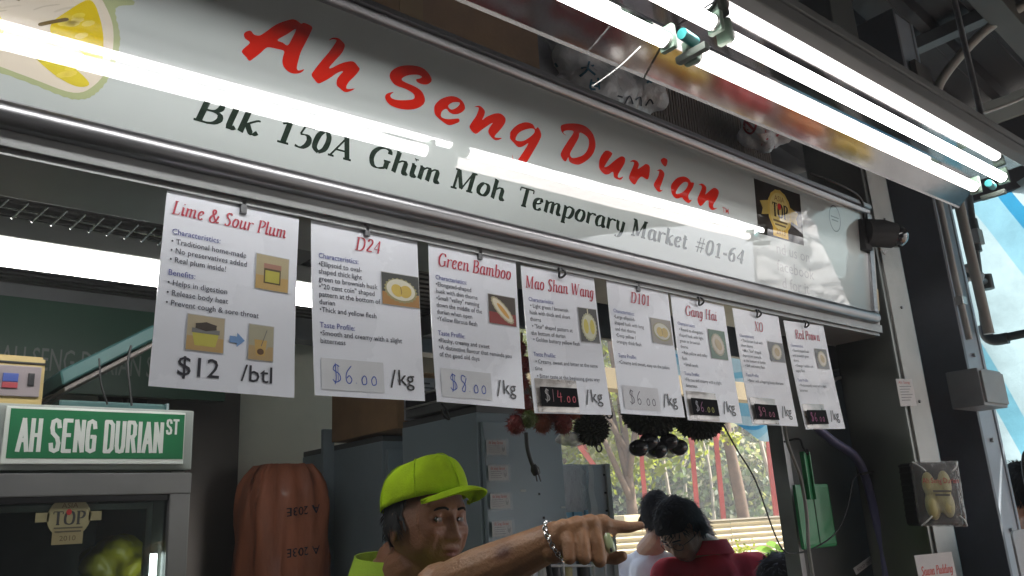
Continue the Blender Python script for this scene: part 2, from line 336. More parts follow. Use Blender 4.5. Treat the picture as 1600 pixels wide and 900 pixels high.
BRUSH=[
('A',[(0.451,0.2053),(0.4543,0.2113),(0.4617,0.2156),(0.4674,0.2112),(0.4759,0.2121),(0.4846,0.2207),(0.5022,0.241),(0.5175,0.2533),(0.5301,0.2613),(0.5383,0.2619),(0.546,0.2592),(0.5517,0.2626),(0.5657,0.261),(0.5644,0.2503),(0.5558,0.227),(0.5487,0.2078),(0.5444,0.1848),(0.5441,0.1772),(0.5476,0.1751),(0.5572,0.1804),(0.5511,0.1721),(0.5399,0.1668),(0.5301,0.1669),(0.5216,0.1723),(0.5181,0.1809),(0.5187,0.1909),(0.5196,0.2003),(0.5068,0.1999),(0.4942,0.198),(0.4882,0.1943),(0.4797,0.1825),(0.4698,0.1704),(0.4634,0.1642),(0.4577,0.1687),(0.4504,0.1741),(0.4522,0.181),(0.4617,0.1948),(0.4538,0.1991)],[(0.5072,0.2157),(0.5223,0.2309),(0.5377,0.2465),(0.5323,0.2287),(0.5253,0.2126),(0.5162,0.2144)]),
('h',[(0.5983,0.247),(0.604,0.2539),(0.6145,0.2576),(0.6236,0.2542),(0.629,0.2483),(0.6248,0.2338),(0.6118,0.2139),(0.6022,0.1988),(0.6057,0.1983),(0.6191,0.2095),(0.6329,0.2189),(0.6471,0.2245),(0.6566,0.2185),(0.6601,0.2135),(0.6521,0.1996),(0.6403,0.1838),(0.6359,0.173),(0.6393,0.1706),(0.6526,0.1756),(0.6448,0.1684),(0.6343,0.1634),(0.6234,0.1674),(0.6178,0.1716),(0.6181,0.1819),(0.6221,0.19),(0.6283,0.1997),(0.6183,0.1939),(0.6034,0.1789),(0.5919,0.1688),(0.5837,0.1634),(0.5766,0.1678),(0.5707,0.1743),(0.5739,0.1828),(0.5847,0.2015),(0.6004,0.2272),(0.6122,0.2502),(0.6094,0.2527),(0.6042,0.2512)],[]),
('S',[(0.721,0.2216),(0.7261,0.2338),(0.7435,0.2478),(0.7694,0.2576),(0.7908,0.2598),(0.8047,0.2534),(0.8126,0.2425),(0.8055,0.2322),(0.7935,0.2275),(0.7813,0.2277),(0.7779,0.2327),(0.7863,0.2373),(0.7902,0.2419),(0.7807,0.2425),(0.7624,0.2361),(0.7496,0.2272),(0.7473,0.2217),(0.7552,0.2195),(0.7764,0.2178),(0.79,0.2136),(0.7971,0.205),(0.7988,0.1959),(0.7938,0.1861),(0.7808,0.1758),(0.7627,0.1682),(0.7421,0.165),(0.7242,0.1667),(0.715,0.1744),(0.7146,0.1823),(0.7206,0.1883),(0.7311,0.1932),(0.7246,0.1854),(0.7273,0.1804),(0.7388,0.1803),(0.7567,0.1852),(0.7722,0.1915),(0.7759,0.1974),(0.7717,0.2033),(0.7558,0.2067),(0.735,0.2073),(0.7258,0.2126)],[]),
('e',[(0.8202,0.1854),(0.822,0.1956),(0.834,0.2101),(0.8533,0.222),(0.8703,0.2259),(0.8849,0.2216),(0.8917,0.2112),(0.8884,0.2028),(0.8771,0.1933),(0.8643,0.1889),(0.8544,0.1904),(0.848,0.1947),(0.839,0.1884),(0.8356,0.1802),(0.838,0.1748),(0.852,0.1752),(0.8689,0.1811),(0.8774,0.1835),(0.879,0.1779),(0.8692,0.1707),(0.8552,0.1639),(0.844,0.1656),(0.8298,0.1713),(0.8227,0.1765)],[(0.8517,0.2019),(0.8622,0.2119),(0.8764,0.2166),(0.8788,0.2136),(0.871,0.2039),(0.8592,0.1968)]),
('n',[(0.9145,0.2179),(0.9204,0.2221),(0.9293,0.2242),(0.9401,0.2177),(0.9388,0.2072),(0.9345,0.1972),(0.9449,0.2065),(0.9631,0.218),(0.9801,0.2234),(0.9929,0.2175),(0.9915,0.2055),(0.9793,0.188),(0.9671,0.1733),(0.9688,0.1694),(0.9852,0.173),(0.972,0.1644),(0.9612,0.1654),(0.9502,0.1751),(0.953,0.1859),(0.9604,0.1981),(0.9454,0.1864),(0.9306,0.1735),(0.9183,0.1634),(0.9039,0.1724),(0.908,0.1835),(0.9194,0.2017),(0.925,0.2184),(0.9204,0.2196)],[]),
('g',[(1.0061,0.185),(1.0076,0.1932),(1.0234,0.2105),(1.0461,0.2234),(1.066,0.2249),(1.0745,0.2167),(1.0812,0.2225),(1.0904,0.2103),(1.0865,0.196),(1.0699,0.1679),(1.0456,0.1319),(1.0277,0.1327),(1.0149,0.1334),(1.0122,0.1455),(1.0165,0.1351),(1.0245,0.1345),(1.0372,0.1518),(1.0549,0.1797),(1.0402,0.1694),(1.0273,0.1648),(1.0143,0.1717),(1.0062,0.1773)],[(1.0206,0.1786),(1.0301,0.1967),(1.0528,0.2107),(1.0695,0.2153),(1.0712,0.2078),(1.0596,0.1954),(1.0401,0.1811)]),
('D',[(1.1472,0.2348),(1.1479,0.2446),(1.1651,0.2535),(1.1943,0.2617),(1.2204,0.2633),(1.2411,0.2548),(1.2505,0.2404),(1.2522,0.2239),(1.2444,0.205),(1.2273,0.1868),(1.2031,0.1704),(1.1866,0.1672),(1.1722,0.1691),(1.1686,0.1783),(1.1596,0.166),(1.1465,0.1763),(1.1507,0.1895),(1.1686,0.216),(1.185,0.2396),(1.1723,0.2403),(1.1579,0.235),(1.1543,0.2299),(1.1633,0.2255),(1.1525,0.2281)],[(1.2035,0.2432),(1.2202,0.2422),(1.2314,0.2339),(1.2294,0.2152),(1.2162,0.1965),(1.194,0.184),(1.1794,0.1799),(1.174,0.1873),(1.1831,0.2033),(1.1997,0.2297)]),
('u',[(1.2633,0.1872),(1.2674,0.2023),(1.2851,0.2232),(1.3068,0.2221),(1.2966,0.2067),(1.2827,0.1877),(1.2806,0.183),(1.2924,0.1886),(1.3165,0.2088),(1.3369,0.2225),(1.3491,0.2212),(1.3467,0.2075),(1.3321,0.1867),(1.3238,0.1733),(1.3278,0.1691),(1.342,0.1753),(1.3317,0.1651),(1.3118,0.1663),(1.308,0.1782),(1.2941,0.1698),(1.2804,0.1666),(1.2651,0.175)],[]),
('r',[(1.3654,0.2156),(1.3759,0.2234),(1.3906,0.2241),(1.3967,0.2168),(1.3922,0.2054),(1.4094,0.2169),(1.4225,0.2251),(1.4352,0.2201),(1.4278,0.1887),(1.4065,0.1902),(1.3936,0.1808),(1.3799,0.1646),(1.3635,0.1725),(1.3625,0.1823),(1.3733,0.2023),(1.3799,0.2171),(1.3737,0.2185)],[]),
('.',[(1.4757,0.248),(1.4871,0.2561),(1.5006,0.2542),(1.4978,0.2413),(1.4908,0.235),(1.4798,0.24)],[]),
('i',[(1.46,0.2171),(1.4748,0.2245),(1.4879,0.2176),(1.4829,0.2013),(1.4709,0.1776),(1.4729,0.1721),(1.481,0.1745),(1.4661,0.1661),(1.449,0.1757),(1.4502,0.1849),(1.463,0.2028),(1.4688,0.2177)],[]),
('a',[(1.5114,0.1836),(1.5142,0.1964),(1.5356,0.2165),(1.564,0.2271),(1.5828,0.2243),(1.5896,0.2181),(1.6016,0.2192),(1.5962,0.2055),(1.5784,0.183),(1.5802,0.171),(1.5908,0.1732),(1.5774,0.1618),(1.5589,0.1665),(1.5521,0.1712),(1.5311,0.1636),(1.5154,0.1708)],[(1.5293,0.1754),(1.5392,0.1928),(1.5609,0.2116),(1.5775,0.2138),(1.5722,0.2002),(1.5527,0.1835)]),
('n',[(1.6199,0.2177),(1.6335,0.2249),(1.6495,0.2206),(1.6509,0.2098),(1.6469,0.1994),(1.6703,0.2172),(1.6884,0.226),(1.7033,0.2197),(1.6972,0.2023),(1.6781,0.1791),(1.6801,0.1706),(1.6939,0.1734),(1.6747,0.1641),(1.66,0.169),(1.6584,0.1844),(1.6484,0.1823),(1.6254,0.1643),(1.613,0.1764),(1.6196,0.1919),(1.6329,0.2137),(1.6283,0.2196)],[])]
# ================================================================ SETTING
def structure(o): o['kind'] = 'structure'; return o
CONC = mat('concrete_floor', (.20, .19, .18), .85, 0, .2, 1.5, bump=.3, bscale=30, dirt=.3)
gr = structure(box('ground', (-90, -90, -.3), (140, 160, 0), CONC, bev=0))
EARTH = mat('earth_grass', (.10, .11, .045), .95, 0, .4, .7, bump=.5, bscale=5)
structure(box('grass_verge', (5.2, 8.2, .004), (90, 120, .03), EARTH, bev=0))
# market roof: dark corrugated sheets on steel beams, sloping down towards the open side
ROOFM = mat('dark_roof_sheet', (.014, .014, .017), .7, .0, .2, 4, dirt=.2)
BEAMM = mat('painted_beam', (.085, .085, .08), .6, .2, .15, 5, dirt=.4)
roof = thing('market_roof', 'dark corrugated market roof on grey beams above the stall', 'roof', (1, 1, 3.4))
def roof_z(x): return 3.98 - .135 * x if x > 0 else 3.98 + .02 * x
def corr(x0, x1, y0, y1, pitch, depth, name):
    "corrugated sheet, ribs running along x down the slope"
    vs = []; fs = []; y = y0; prof = []
    while y < y1:
        prof += [(y, 0), (y + pitch * .6, 0), (y + pitch * .7, depth), (y + pitch * .9, depth)]; y += pitch
    for x in (x0, x1):
        for (a, d) in prof: vs.append((x, a, roof_z(x) + .09 - d))
    n = len(prof)
    for i in range(n - 1): fs.append((i, i + 1, n + i + 1, n + i))
    return pyd(name, vs, fs, ROOFM, roof)
for i in range(-7, 3):
    corr(i * .82 - 1, i * .82 - .15, -7.0, 2.4, .2, .035, 'roof_sheet')
for i in range(5): corr(1.46 + i * .56, 1.46 + (i + 1) * .56 + .03, -7.0, 2.4, .2, .035, 'roof_sheet')
for (y) in (-6.6, -4.6, -2.6, -.4, .86, 2.3):
    a = V((-7, y, roof_z(-7))); b = V((0, y, roof_z(0))); c = V((4.25, y, roof_z(4.25)))
    obox('rafter', a - V((0, .045, .09)), b - a, (0, .09, 0), (0, 0, .1), BEAMM, roof)
    obox('rafter', b - V((0, .045, .09)), c - b, (0, .09, 0), (0, 0, .1), BEAMM, roof)
for x in (-2.2, 1.3, 2.75, 3.5): box('purlin', (x - .03, -7.0, roof_z(x) - .005), (x + .03, 2.4, roof_z(x) + .05), DSTEEL, roof)
box('edge_beam', (4.16, -7.0, 3.33), (4.24, 2.4, 3.45), mat('pale_beam', (.42, .45, .42), .6, .1, .15, 5, dirt=.3), roof)
# unseen row across the aisle, added to block light from behind the camera
row = thing('added_stall_row', 'unseen closed stalls across the aisle, added to block light', 'stall', (0, -4.5, 0))
box('blocker_wall', (-7, -4.6, 0), (3.2, -4.5, 3.0), DSTEEL, row, 0)
for k in range(34): box('blocker_slat', (-7, -4.5, k * .088), (3.2, -4.485, k * .088 + .07), DSTEEL, row, 0)
box('blocker_fascia', (-7, -4.52, 3.0), (3.2, -4.40, 3.9), ROOFM, row, 0)
box('blocker_end_wall', (-7.1, -4.6, 0), (-7, 3.3, 3.9), DSTEEL, row, 0)
box('sky_gap_valance', (4.17, -7.0, 2.99), (4.20, 2.4, 3.328), ROOFM, roof)  # added dark valance, keeps the bright sky gap out of the sign's reflection
# stall shell
WALLG = mat('grey_green_wall', (.10, .115, .105), .6, .1, .15, 3, dirt=.3)
CREAM = mat('cream_wall', (.68, .64, .52), .8, 0, .12, 2, dirt=.3)
stall = thing('stall_shell', 'dark market stall unit with cream back wall and slatted ceiling', 'stall', (1, 2, 0))
box('back_wall', (-2.2, 3.2, 0), (2.35, 3.3, 2.6), CREAM, stall, 0)
box('side_wall', (-2.3, 1.2, 0), (-2.2, 3.3, 2.6), CREAM, stall, 0)
DARKC = mat('dark_ceiling', (.022, .022, .022), .8, 0, .2, 6)
box('ceiling_board', (-2.2, 1.34, 2.62), (2.5, 3.3, 2.66), DARKC, stall, 0)
SLAT = mat('ceiling_slat_metal', (.035, .034, .032), .5, .5, .2, 6)
_sl = None
for i in range(30):
    y = 1.78 + i * .047
    if _sl is None:
        _sl = box('ceiling_slat', (-2.2, y, 2.44), (2.3, y + .026, 2.456), SLAT, stall, .002)
    else:
        c = _sl.copy(); c.location = (0, i * .047, 0); COL.objects.link(c); c.location = _sl.location + V((0, i * .047, 0))
for x in (.05, .95, 1.85): box('ceiling_joist', (x, 1.4, 2.36), (x + .07, 3.2, 2.44), DSTEEL, stall)
box('sky_gap_board', (-2.3, 1.90, 2.66), (2.62, 1.93, 3.62), ROOFM, stall, 0)  # added dark board that shuts off the sky gap behind the shelf
box('cross_beam', (-2.2, 2.7, 2.3), (2.3, 2.78, 2.38), DSTEEL, stall)
box('lintel', (1.95, 3.16, 2.32), (5.4, 3.26, 2.44), mat('ochre_beam', (.20, .16, .09), .7, 0, .15, 6, dirt=.3), stall)
box('header_board', (-2.2, 1.32, 2.17), (2.5, 1.36, 2.64), mat('bottle_green_board', (.012, .022, .017), .8, 0, .2, 4), stall)
# green back board with the stall name
SGREEN = (.0, .11, .045)
signb = thing('name_board', 'dark green name board on the back wall behind the tilted teal case', 'sign', (.6, 2.6, 2.1))
_a = onY(-60, 540, 2.6); _b = onY(262, 532, 2.6)
box('board', (_a.x - .2, 2.59, 2.045), (1.02, 2.62, 2.31), mat('board_green', (.004, .04, .02), .4, 0, .1), signb)
pr = Print(); pr.text('AH SENG DURIAN ST', 0, 0, .105, (.10, .12, .11), 1, width=.80)
_q = onY(78, 581, 2.585); _e = onY(243, 584, 2.585)
_w = (_e.x - _q.x) * 1.50; _zb = onY(90, 580, 2.588).z
pr2 = Print(); pr2.text('AH SENG DURIAN ST', _e.x - _w * .955, _zb, .092, (.10, .12, .11), 1, width=_w)
pr2.build('lettering', plane_map((0, 2.588, 0), (1, 0, 0), (0, 0, 1)), PRINT, signb)

# ================================================================ LIGHTBOX SIGN
TI = math.radians(6); SU = V((0, -math.sin(TI), math.cos(TI))); SN = V((0, -math.cos(TI), -math.sin(TI))); S0 = V((0, 1.15, 2.186))
def sg(x, h, n=0): return S0 + V((x, 0, 0)) + SU * h + SN * n
sign = thing('lightbox_sign', 'long white lightbox shop sign with red brush lettering in an aluminium frame', 'sign', (1.2, 1.2, 2.13))
XL, XR, FH = -1.05, 2.474, .313
# the acrylic face: glossy, a little wavy, creased film towards its far end
FACE = mat('acrylic_face', (.44, .48, .47), .012, 0, 0, spec=.66)
def face_mat(m):
    n = m.node_tree.nodes; l = m.node_tree.links; b = n['Principled BSDF']
    tc = n.new('ShaderNodeTexCoord'); sep = n.new('ShaderNodeSeparateXYZ'); l.new(tc.outputs['Object'], sep.inputs[0])
    # amplitude grows to the right: there a loose plastic film covers the face
    r = n.new('ShaderNodeMapRange'); r.inputs[1].default_value = .75; r.inputs[2].default_value = 2.1; r.inputs[3].default_value = .02; r.inputs[4].default_value = 1; l.new(sep.outputs[0], r.inputs[0])
    mp = n.new('ShaderNodeMapping'); mp.inputs['Scale'].default_value = (2.2, 1, 5); mp.inputs['Rotation'].default_value = (0, .5, 0); l.new(tc.outputs['Object'], mp.inputs[0])
    t = n.new('ShaderNodeTexNoise'); t.inputs['Scale'].default_value = 1.6; t.inputs['Detail'].default_value = 1; t.inputs['Distortion'].default_value = .4; l.new(mp.outputs[0], t.inputs[0])
    v = n.new('ShaderNodeTexVoronoi'); v.feature = 'F1'; v.inputs['Scale'].default_value = 2.5; l.new(mp.outputs[0], v.inputs[0])
    ad = n.new('ShaderNodeMath'); ad.operation = 'MULTIPLY_ADD'; l.new(v.outputs['Distance'], ad.inputs[0]); ad.inputs[1].default_value = .0; l.new(t.outputs[0], ad.inputs[2])
    mu = n.new('ShaderNodeMath'); mu.operation = 'MULTIPLY'; l.new(ad.outputs[0], mu.inputs[0]); l.new(r.outputs[0], mu.inputs[1])
    bp = n.new('ShaderNodeBump'); bp.inputs['Strength'].default_value = 1; bp.inputs['Distance'].default_value = WAVE; l.new(mu.outputs[0], bp.inputs['Height'])
    l.new(bp.outputs[0], b.inputs['Normal']); l.new(bp.outputs[0], b.inputs['Coat Normal']); b.inputs['Coat Weight'].default_value = .8; b.inputs['Coat Roughness'].default_value = .01
WAVE = .0009
face_mat(FACE); face_mat(GPRINT)
FACEC = FACE
obox('acrylic_panel', sg(XL, -.004, -.012), (XR - XL, 0, 0), SU * (FH + .008), SN * .012, FACEC, sign, 0)
# frame profiles
def profile(name, pts, x0, x1, m):
    vs = [sg(x, h, n) for x in (x0, x1) for (h, n) in pts]; k = len(pts)
    fs = [(i, (i + 1) % k, k + (i + 1) % k, k + i) for i in range(k)] + [tuple(range(k))[::-1], tuple(range(k, 2 * k))]
    bm = bmesh.new(); V_ = [bm.verts.new(v) for v in vs]
    for f in fs: bm.faces.new([V_[i] for i in f])
    bmesh.ops.recalc_face_normals(bm, faces=bm.faces)
    return fin(bm, name, m, sign, True, 40)
def arc(c, r, a0, a1, n=9, e=1): return [(c[0] + r * math.sin(math.radians(a0 + (a1 - a0) * i / n)) * e, c[1] + r * math.cos(math.radians(a0 + (a1 - a0) * i / n))) for i in range(n + 1)]
# rounded lower rail: h from +.002 down to -.036
lower = [(.001, 0), (.001, .006)] + [(-.001 - .0175 * (1 - math.cos(a)) , .006 + .015 * math.sin(a)) for a in [math.radians(k * 10) for k in range(0, 19)]] + [(-.037, .004), (-.037, -.002)]
profile('lower_rail', lower, XL - .01, XR + .012, ALU)
upper = [(FH - .001, 0), (FH - .001, .008), (FH + .003, .012), (FH + .012, .013), (FH + .016, .009), (FH + .016, -.03), (FH + .004, -.03)]
profile('upper_rail', upper, XL - .01, XR + .012, ALU)
profile('upper_lip', [(FH + .019, -.05), (FH + .019, .004), (FH + .024, .010), (FH + .034, .010), (FH + .038, .004), (FH + .038, -.05)], XL - .01, XR + .03, ALU)
obox('end_rail', sg(XR - .002, 0, -.002), (.016, 0, 0), SU * FH, SN * .014, ALU, sign, .003)
obox('end_rail', sg(XL - .014, 0, -.002), (.016, 0, 0), SU * FH, SN * .014, ALU, sign, .003)
GREYC = mat('grey_casing', (.30, .31, .31), .45, .5, .12, 8, bump=.05, dirt=.35)
obox('casing', sg(XL - .02, -.062, -.15), (XR - XL + .088, 0, 0), SU * (FH + .085), SN * .134, GREYC, sign, .002)
obox('fascia_strip', sg(XL - .02, -.058, -.015), (XR - XL + .088, 0, 0), SU * .022, SN * .011, GREYC, sign, .001)
box('soffit', (XL - .02, 1.168, 2.119), (XR + .066, 1.318, 2.1265), GREYC, sign, .001)
obox('casing_end', sg(XR + .016, -.036, -.015), (.05, 0, 0), SU * (FH + .05), SN * .006, mat('dusty_casing', (.36, .36, .34), .5, .3, .15, 10, dirt=.4), sign, .001)
for h_, w_ in ((.05, .03), (.012, .04)): obox('masking_tape', sg(XR + .018, h_, -.006), (.046, 0, 0), SU * w_, SN * .0012, mat('masking_tape', (.42, .38, .26), .7), sign, 0)
RED = (.56, .018, .008)
pr = Print()
for ch, o_, h_ in BRUSH:
    oo = [(p.x, p.y) for p in cr([(a, b, 0) for a, b in o_], 3, True)]
    hh = [[(p.x, p.y) for p in cr([(a, b, 0) for a, b in h_], 3, True)]] if h_ else None
    pr.poly(oo, RED, 1, hh)
pr.text('TM', 1.716, .167, .02, (.45, .03, .02), 1)
pr.build('red_brush_lettering', sg, GPRINT, sign)
pr = Print(); BK = (.018, .03, .022)
for w_, a_, b_ in (('Blk', .384, .486), ('150A', .512, .655), ('Ghim', .682, .838), ('Moh', .860, .992), ('Temporary', 1.022, 1.342), ('Market', 1.362, 1.566), ('#01-64', 1.590, 1.798)):
    pr.script(w_, a_, .0435, .056, BK, 1, weight=.168, shear=.24, width=b_ - a_, nib=.2)
pr.build('black_address_lettering', sg, GPRINT, sign, .0003)
# durian picture at the near end
pr = Print(); random.seed(3)
def blob(pts, col, layer, jag=0, n=5):
    P = [(p.x, p.y) for p in cr([(a, b, 0) for a, b in pts], n, True)]
    if jag:
        cx = sum(p[0] for p in P) / len(P); cy = sum(p[1] for p in P) / len(P); Q = []
        for i, p in enumerate(P):
            k = 1 + jag * ((i % 2) * 1.0 + random.random() * .4); Q.append((cx + (p[0] - cx) * k, cy + (p[1] - cy) * k))
        P = Q
    pr.poly(P, col, layer)
blob([(-.02, .12), (.02, .065), (.09, .045), (.172, .034), (.225, .028), (.252, .048), (.268, .09), (.272, .135), (.262, .178), (.285, .197), (.23, .225), (.16, .26), (.06, .27), (-.02, .22)], (.36, .40, .22), 1, .012, 9)
blob([(-.015, .12), (.02, .073), (.09, .053), (.17, .041), (.222, .036), (.247, .055), (.262, .09), (.264, .135), (.252, .172), (.215, .215), (.15, .25), (.06, .26), (-.01, .21)], (.62, .56, .46), 2, .0)
blob([(.185, .125), (.20, .148), (.228, .178), (.244, .155), (.252, .12), (.25, .085), (.22, .10), (.19, .108)], (.60, .46, .02), 3)
blob([(.17, .075), (.195, .055), (.225, .046), (.24, .056), (.21, .075)], (.58, .48, .05), 3)
blob([(.02, .20), (.06, .235), (.11, .235), (.125, .19), (.10, .16), (.03, .165)], (.60, .48, .02), 3)
blob([(.115, .215), (.165, .232), (.185, .215), (.15, .195), (.13, .20)], (.58, .48, .04), 3)
blob([(.02, .12), (.07, .135), (.12, .12), (.13, .09), (.08, .075), (.03, .09)], (.58, .47, .03), 3)
for k in range(46):
    a_ = random.uniform(.03, .22); b_ = .055 + a_ * .55 + random.uniform(-.015, .10); c_ = random.uniform(.46, .58)
    if .05 < b_ < .20: pr.stroke([(a_, b_), (a_ + .012, b_ + .010), (a_ + .03, b_ + .020)], random.uniform(.001, .003), (c_, c_ * .9, c_ * .72), 2.3)
for k in range(16):
    a_, b_ = random.choice([(.215, .14), (.235, .115), (.07, .20), (.10, .2), (.21, .06), (.06, .105)]); pr.ell(a_ + random.uniform(-.015, .015), b_ + random.uniform(-.01, .012), .010, .004, (.66, .54, random.uniform(.05, .16)), 3.6, 8, .6)
for a in ([(.145, .205), (.165, .21), (.185, .222)], [(.17, .118), (.185, .128), (.205, .14)], [(.118, .165), (.13, .152), (.145, .145)]): pr.stroke(a, .005, (.13, .09, .03), 4)
pr.build('durian_picture', sg, GPRINT, sign, .00025)
# award badge
pr = Print()
pr.poly([(1.864, .292), (2.094, .296), (2.100, .146), (1.874, .141)], (.022, .017, .013), 1)
GOLD = (.50, .36, .08)
pr.poly([(1.888, .235), (1.93, .245), (1.93, .205), (1.893, .198), (1.90, .217)], (.42, .32, .08), 2)
pr.poly([(2.078, .235), (2.036, .245), (2.036, .205), (2.073, .198), (2.066, .217)], (.42, .32, .08), 2)
pr.ell(1.983, .222, .058, .062, GOLD, 3, 30, jag=.03); pr.rect(1.945, .148, 2.02, .19, (.52, .33, .04), 3.4)
pr.ell(1.983, .222, .050, .054, (.56, .45, .16), 4, 30)
pr.text('ASIA', 1.983, .251, .022, (.20, .10, .03), 5, width=.05, center=True)
pr.script('TOP', 1.945, .205, .055, (.03, .02, .012), 5, weight=.14, shear=0, width=.078, nib=.3)
pr.ell(1.981, .236, .009, .010, (.50, .02, .02), 6, 12)
pr.rect(1.948, .190, 2.018, .196, (.12, .08, .03), 5); pr.rect(1.956, .180, 2.010, .185, (.12, .08, .03), 5)
pr.text('2013', 1.983, .156, .022, (.18, .09, .02), 5, width=.045, center=True)
pr.build('award_badge', sg, GPRINT, sign, .00018)
pr = Print(); GY = (.34, .36, .36)
pr.text('nd us on', 1.955, .100, .045, GY, 1, width=.17); pr.text('facebook', 1.955, .052, .045, GY, 1, width=.19); pr.text('d for it', 1.975, .006, .045, GY, 1, width=.14)
for i in range(28):
    a = 2 * math.pi * i / 28; b = 2 * math.pi * (i + 1) / 28
    pr.stroke([(2.285 + .032 * math.cos(a), .262 + .04 * math.sin(a)), (2.285 + .032 * math.cos(b), .262 + .04 * math.sin(b))], .0035, (.12, .14, .14), 1, taper=False)
pr.text('INSPECTED', 2.285, .265, .012, (.12, .14, .14), 1, width=.05, center=True) if False else pr.rect(2.262, .264, 2.308, .268, (.12, .14, .14), 1)
pr.rect(2.266, .254, 2.304, .258, (.12, .14, .14), 1)
pr.build('grey_small_print', sg, GPRINT, sign, .0003)

# ================================================================ PRICE CARDS
CARD = [(.468, 2.1206, -.034), (.7005, 2.1250, .011), (.934, 2.1236, -.009), (1.159, 2.1176, .019), (1.406, 2.1235, -.005), (1.628, 2.1178, -.003), (1.871, 2.1166, .008), (2.108, 2.1145, .039)]
BL = (.06, .08, .30); TXT = (.03, .035, .06); PEN = (.05, .10, .42)
CW, CH = .21, .297
def photo(p, u0, v0, u1, v1, bgc, kind, low=None):
    p.rect(u0 - .0012, v0 - .0012, u1 + .0012, v1 + .0012, (.45, .45, .45), 1); p.rect(u0, v0, u1, v1, bgc, 2)
    if low: p.rect(u0, v0, u1, v0 + (v1 - v0) * .4, low, 2.5)
    cu, cv, w, h = (u0 + u1) / 2, (v0 + v1) / 2, u1 - u0, v1 - v0
    if kind == 'open':      # an opened fruit: spiny husk rim, white pith, yellow flesh
        p.ell(cu, cv - .02 * h, w * .42, h * .36, (.30, .28, .13), 3, 44, -.12, .10); p.ell(cu, cv, w * .39, h * .33, (.66, .64, .52), 4, 26, -.12)
        p.ell(cu - w * .10, cv - h * .03, w * .17, h * .19, (.62, .46, .10), 5, 16, -.5); p.ell(cu + w * .12, cv - h * .04, w * .17, h * .20, (.58, .42, .09), 5.5, 16, .3)
        p.stroke([(cu - w * .02, cv + h * .1), (cu + w * .01, cv - h * .05), (cu, cv - h * .14)], w * .02, (.25, .16, .04), 6)
    if kind == 'long':
        p.ell(cu, cv, w * .50, h * .22, (.40, .36, .22), 3, 40, -.72, .08); p.ell(cu, cv, w * .46, h * .18, (.68, .62, .48), 4, 24, -.72); p.ell(cu + w * .02, cv - h * .02, w * .30, h * .08, (.62, .34, .08), 5, 16, -.76)
    if kind == 'tall':
        p.ell(cu, cv - h * .05, w * .40, h * .40, (.42, .42, .26), 3, 44, 0, .07); p.rect(cu - w * .03, cv + h * .28, cu + w * .03, cv + h * .49, (.55, .52, .36), 3.5)
        p.ell(cu, cv - h * .05, w * .36, h * .36, (.62, .62, .46), 4, 24); p.ell(cu - w * .17, cv - h * .04, w * .13, h * .22, (.60, .52, .10), 5, 16); p.ell(cu + w * .17, cv - h * .04, w * .13, h * .22, (.60, .52, .10), 5, 16)
    if kind == 'half':
        p.ell(cu - w * .02, cv, w * .36, h * .38, (.40, .38, .24), 3, 40, .5, .06); p.ell(cu - w * .02, cv, w * .32, h * .34, (.64, .58, .46), 4, 24, .5); p.ell(cu, cv, w * .17, h * .22, (.52, .40, .20), 5, 16, .7)
    if kind == 'jar':
        p.rect(cu - w * .26, cv - h * .32, cu + w * .26, cv + h * .12, (.09, .06, .02), 3); p.rect(cu - w * .22, cv - h * .28, cu + w * .22, cv + h * .06, (.42, .38, .05), 4); p.rect(cu - w * .27, cv + h * .12, cu + w * .27, cv + h * .26, (.34, .17, .12), 4)
    if kind == 'cup':
        p.poly([(cu - w * .28, cv - h * .36), (cu + w * .28, cv - h * .36), (cu + w * .36, cv), (cu - w * .36, cv)], (.50, .46, .08), 3); p.rect(cu - w * .38, cv, cu + w * .38, cv + h * .13, (.18, .18, .17), 4); p.ell(cu, cv + h * .2, w * .28, h * .11, (.04, .03, .02), 5, 12, 0, .2)
    if kind == 'glass':
        p.poly([(cu - w * .2, cv - h * .38), (cu + w * .16, cv - h * .38), (cu + w * .24, cv + h * .08), (cu - w * .28, cv + h * .08)], (.50, .33, .10), 3); p.ell(cu - w * .02, cv - h * .26, w * .14, h * .09, (.10, .05, .02), 4, 12); p.stroke([(cu, cv - h * .1), (cu + w * .22, cv + h * .38)], w * .05, (.12, .12, .12), 5)
HW = {'$': [[(36, 60), (20, 66), (12, 48), (34, 34), (38, 14), (20, 4), (8, 14)], [(20, 72), (22, 20), (16, -4)], [(30, 66), (30, 10)]], '6': [[(34, 66), (14, 40), (12, 12), (24, 2), (34, 16), (24, 30), (14, 20)]], '8': [[(36, 60), (18, 66), (14, 48), (32, 28), (26, 2), (14, 10), (30, 34), (38, 58)]],
      '0': [[(20, 34), (10, 20), (14, 2), (28, 6), (28, 26), (20, 34)]], '.': [[(10, 4), (13, 6)]], '1': [[(18, 68), (16, 0)]], '4': [[(14, 64), (11, 46), (8, 28), (22, 27), (40, 29)], [(31, 52), (30, 26), (28, -2)]], '9': [[(34, 44), (28, 60), (14, 60), (8, 46), (16, 34), (30, 38), (36, 50), (35, 24), (30, 0)]], 'o': [[(16, 26), (6, 14), (12, 2), (24, 8), (22, 22), (16, 26)]]}
def hand(p, s, u, v, size, col, layer=3, w=.045, adv=.40):
    for i, ch in enumerate(s):
        c = col[i] if isinstance(col, list) else col
        for st in HW.get(ch, []): p.stroke([(u + x / 100 * size, v + y / 100 * size) for x, y in st], size * w, c, layer, 4)
        u += size * (.25 if ch in '.' else adv if ch != '$' else .5)
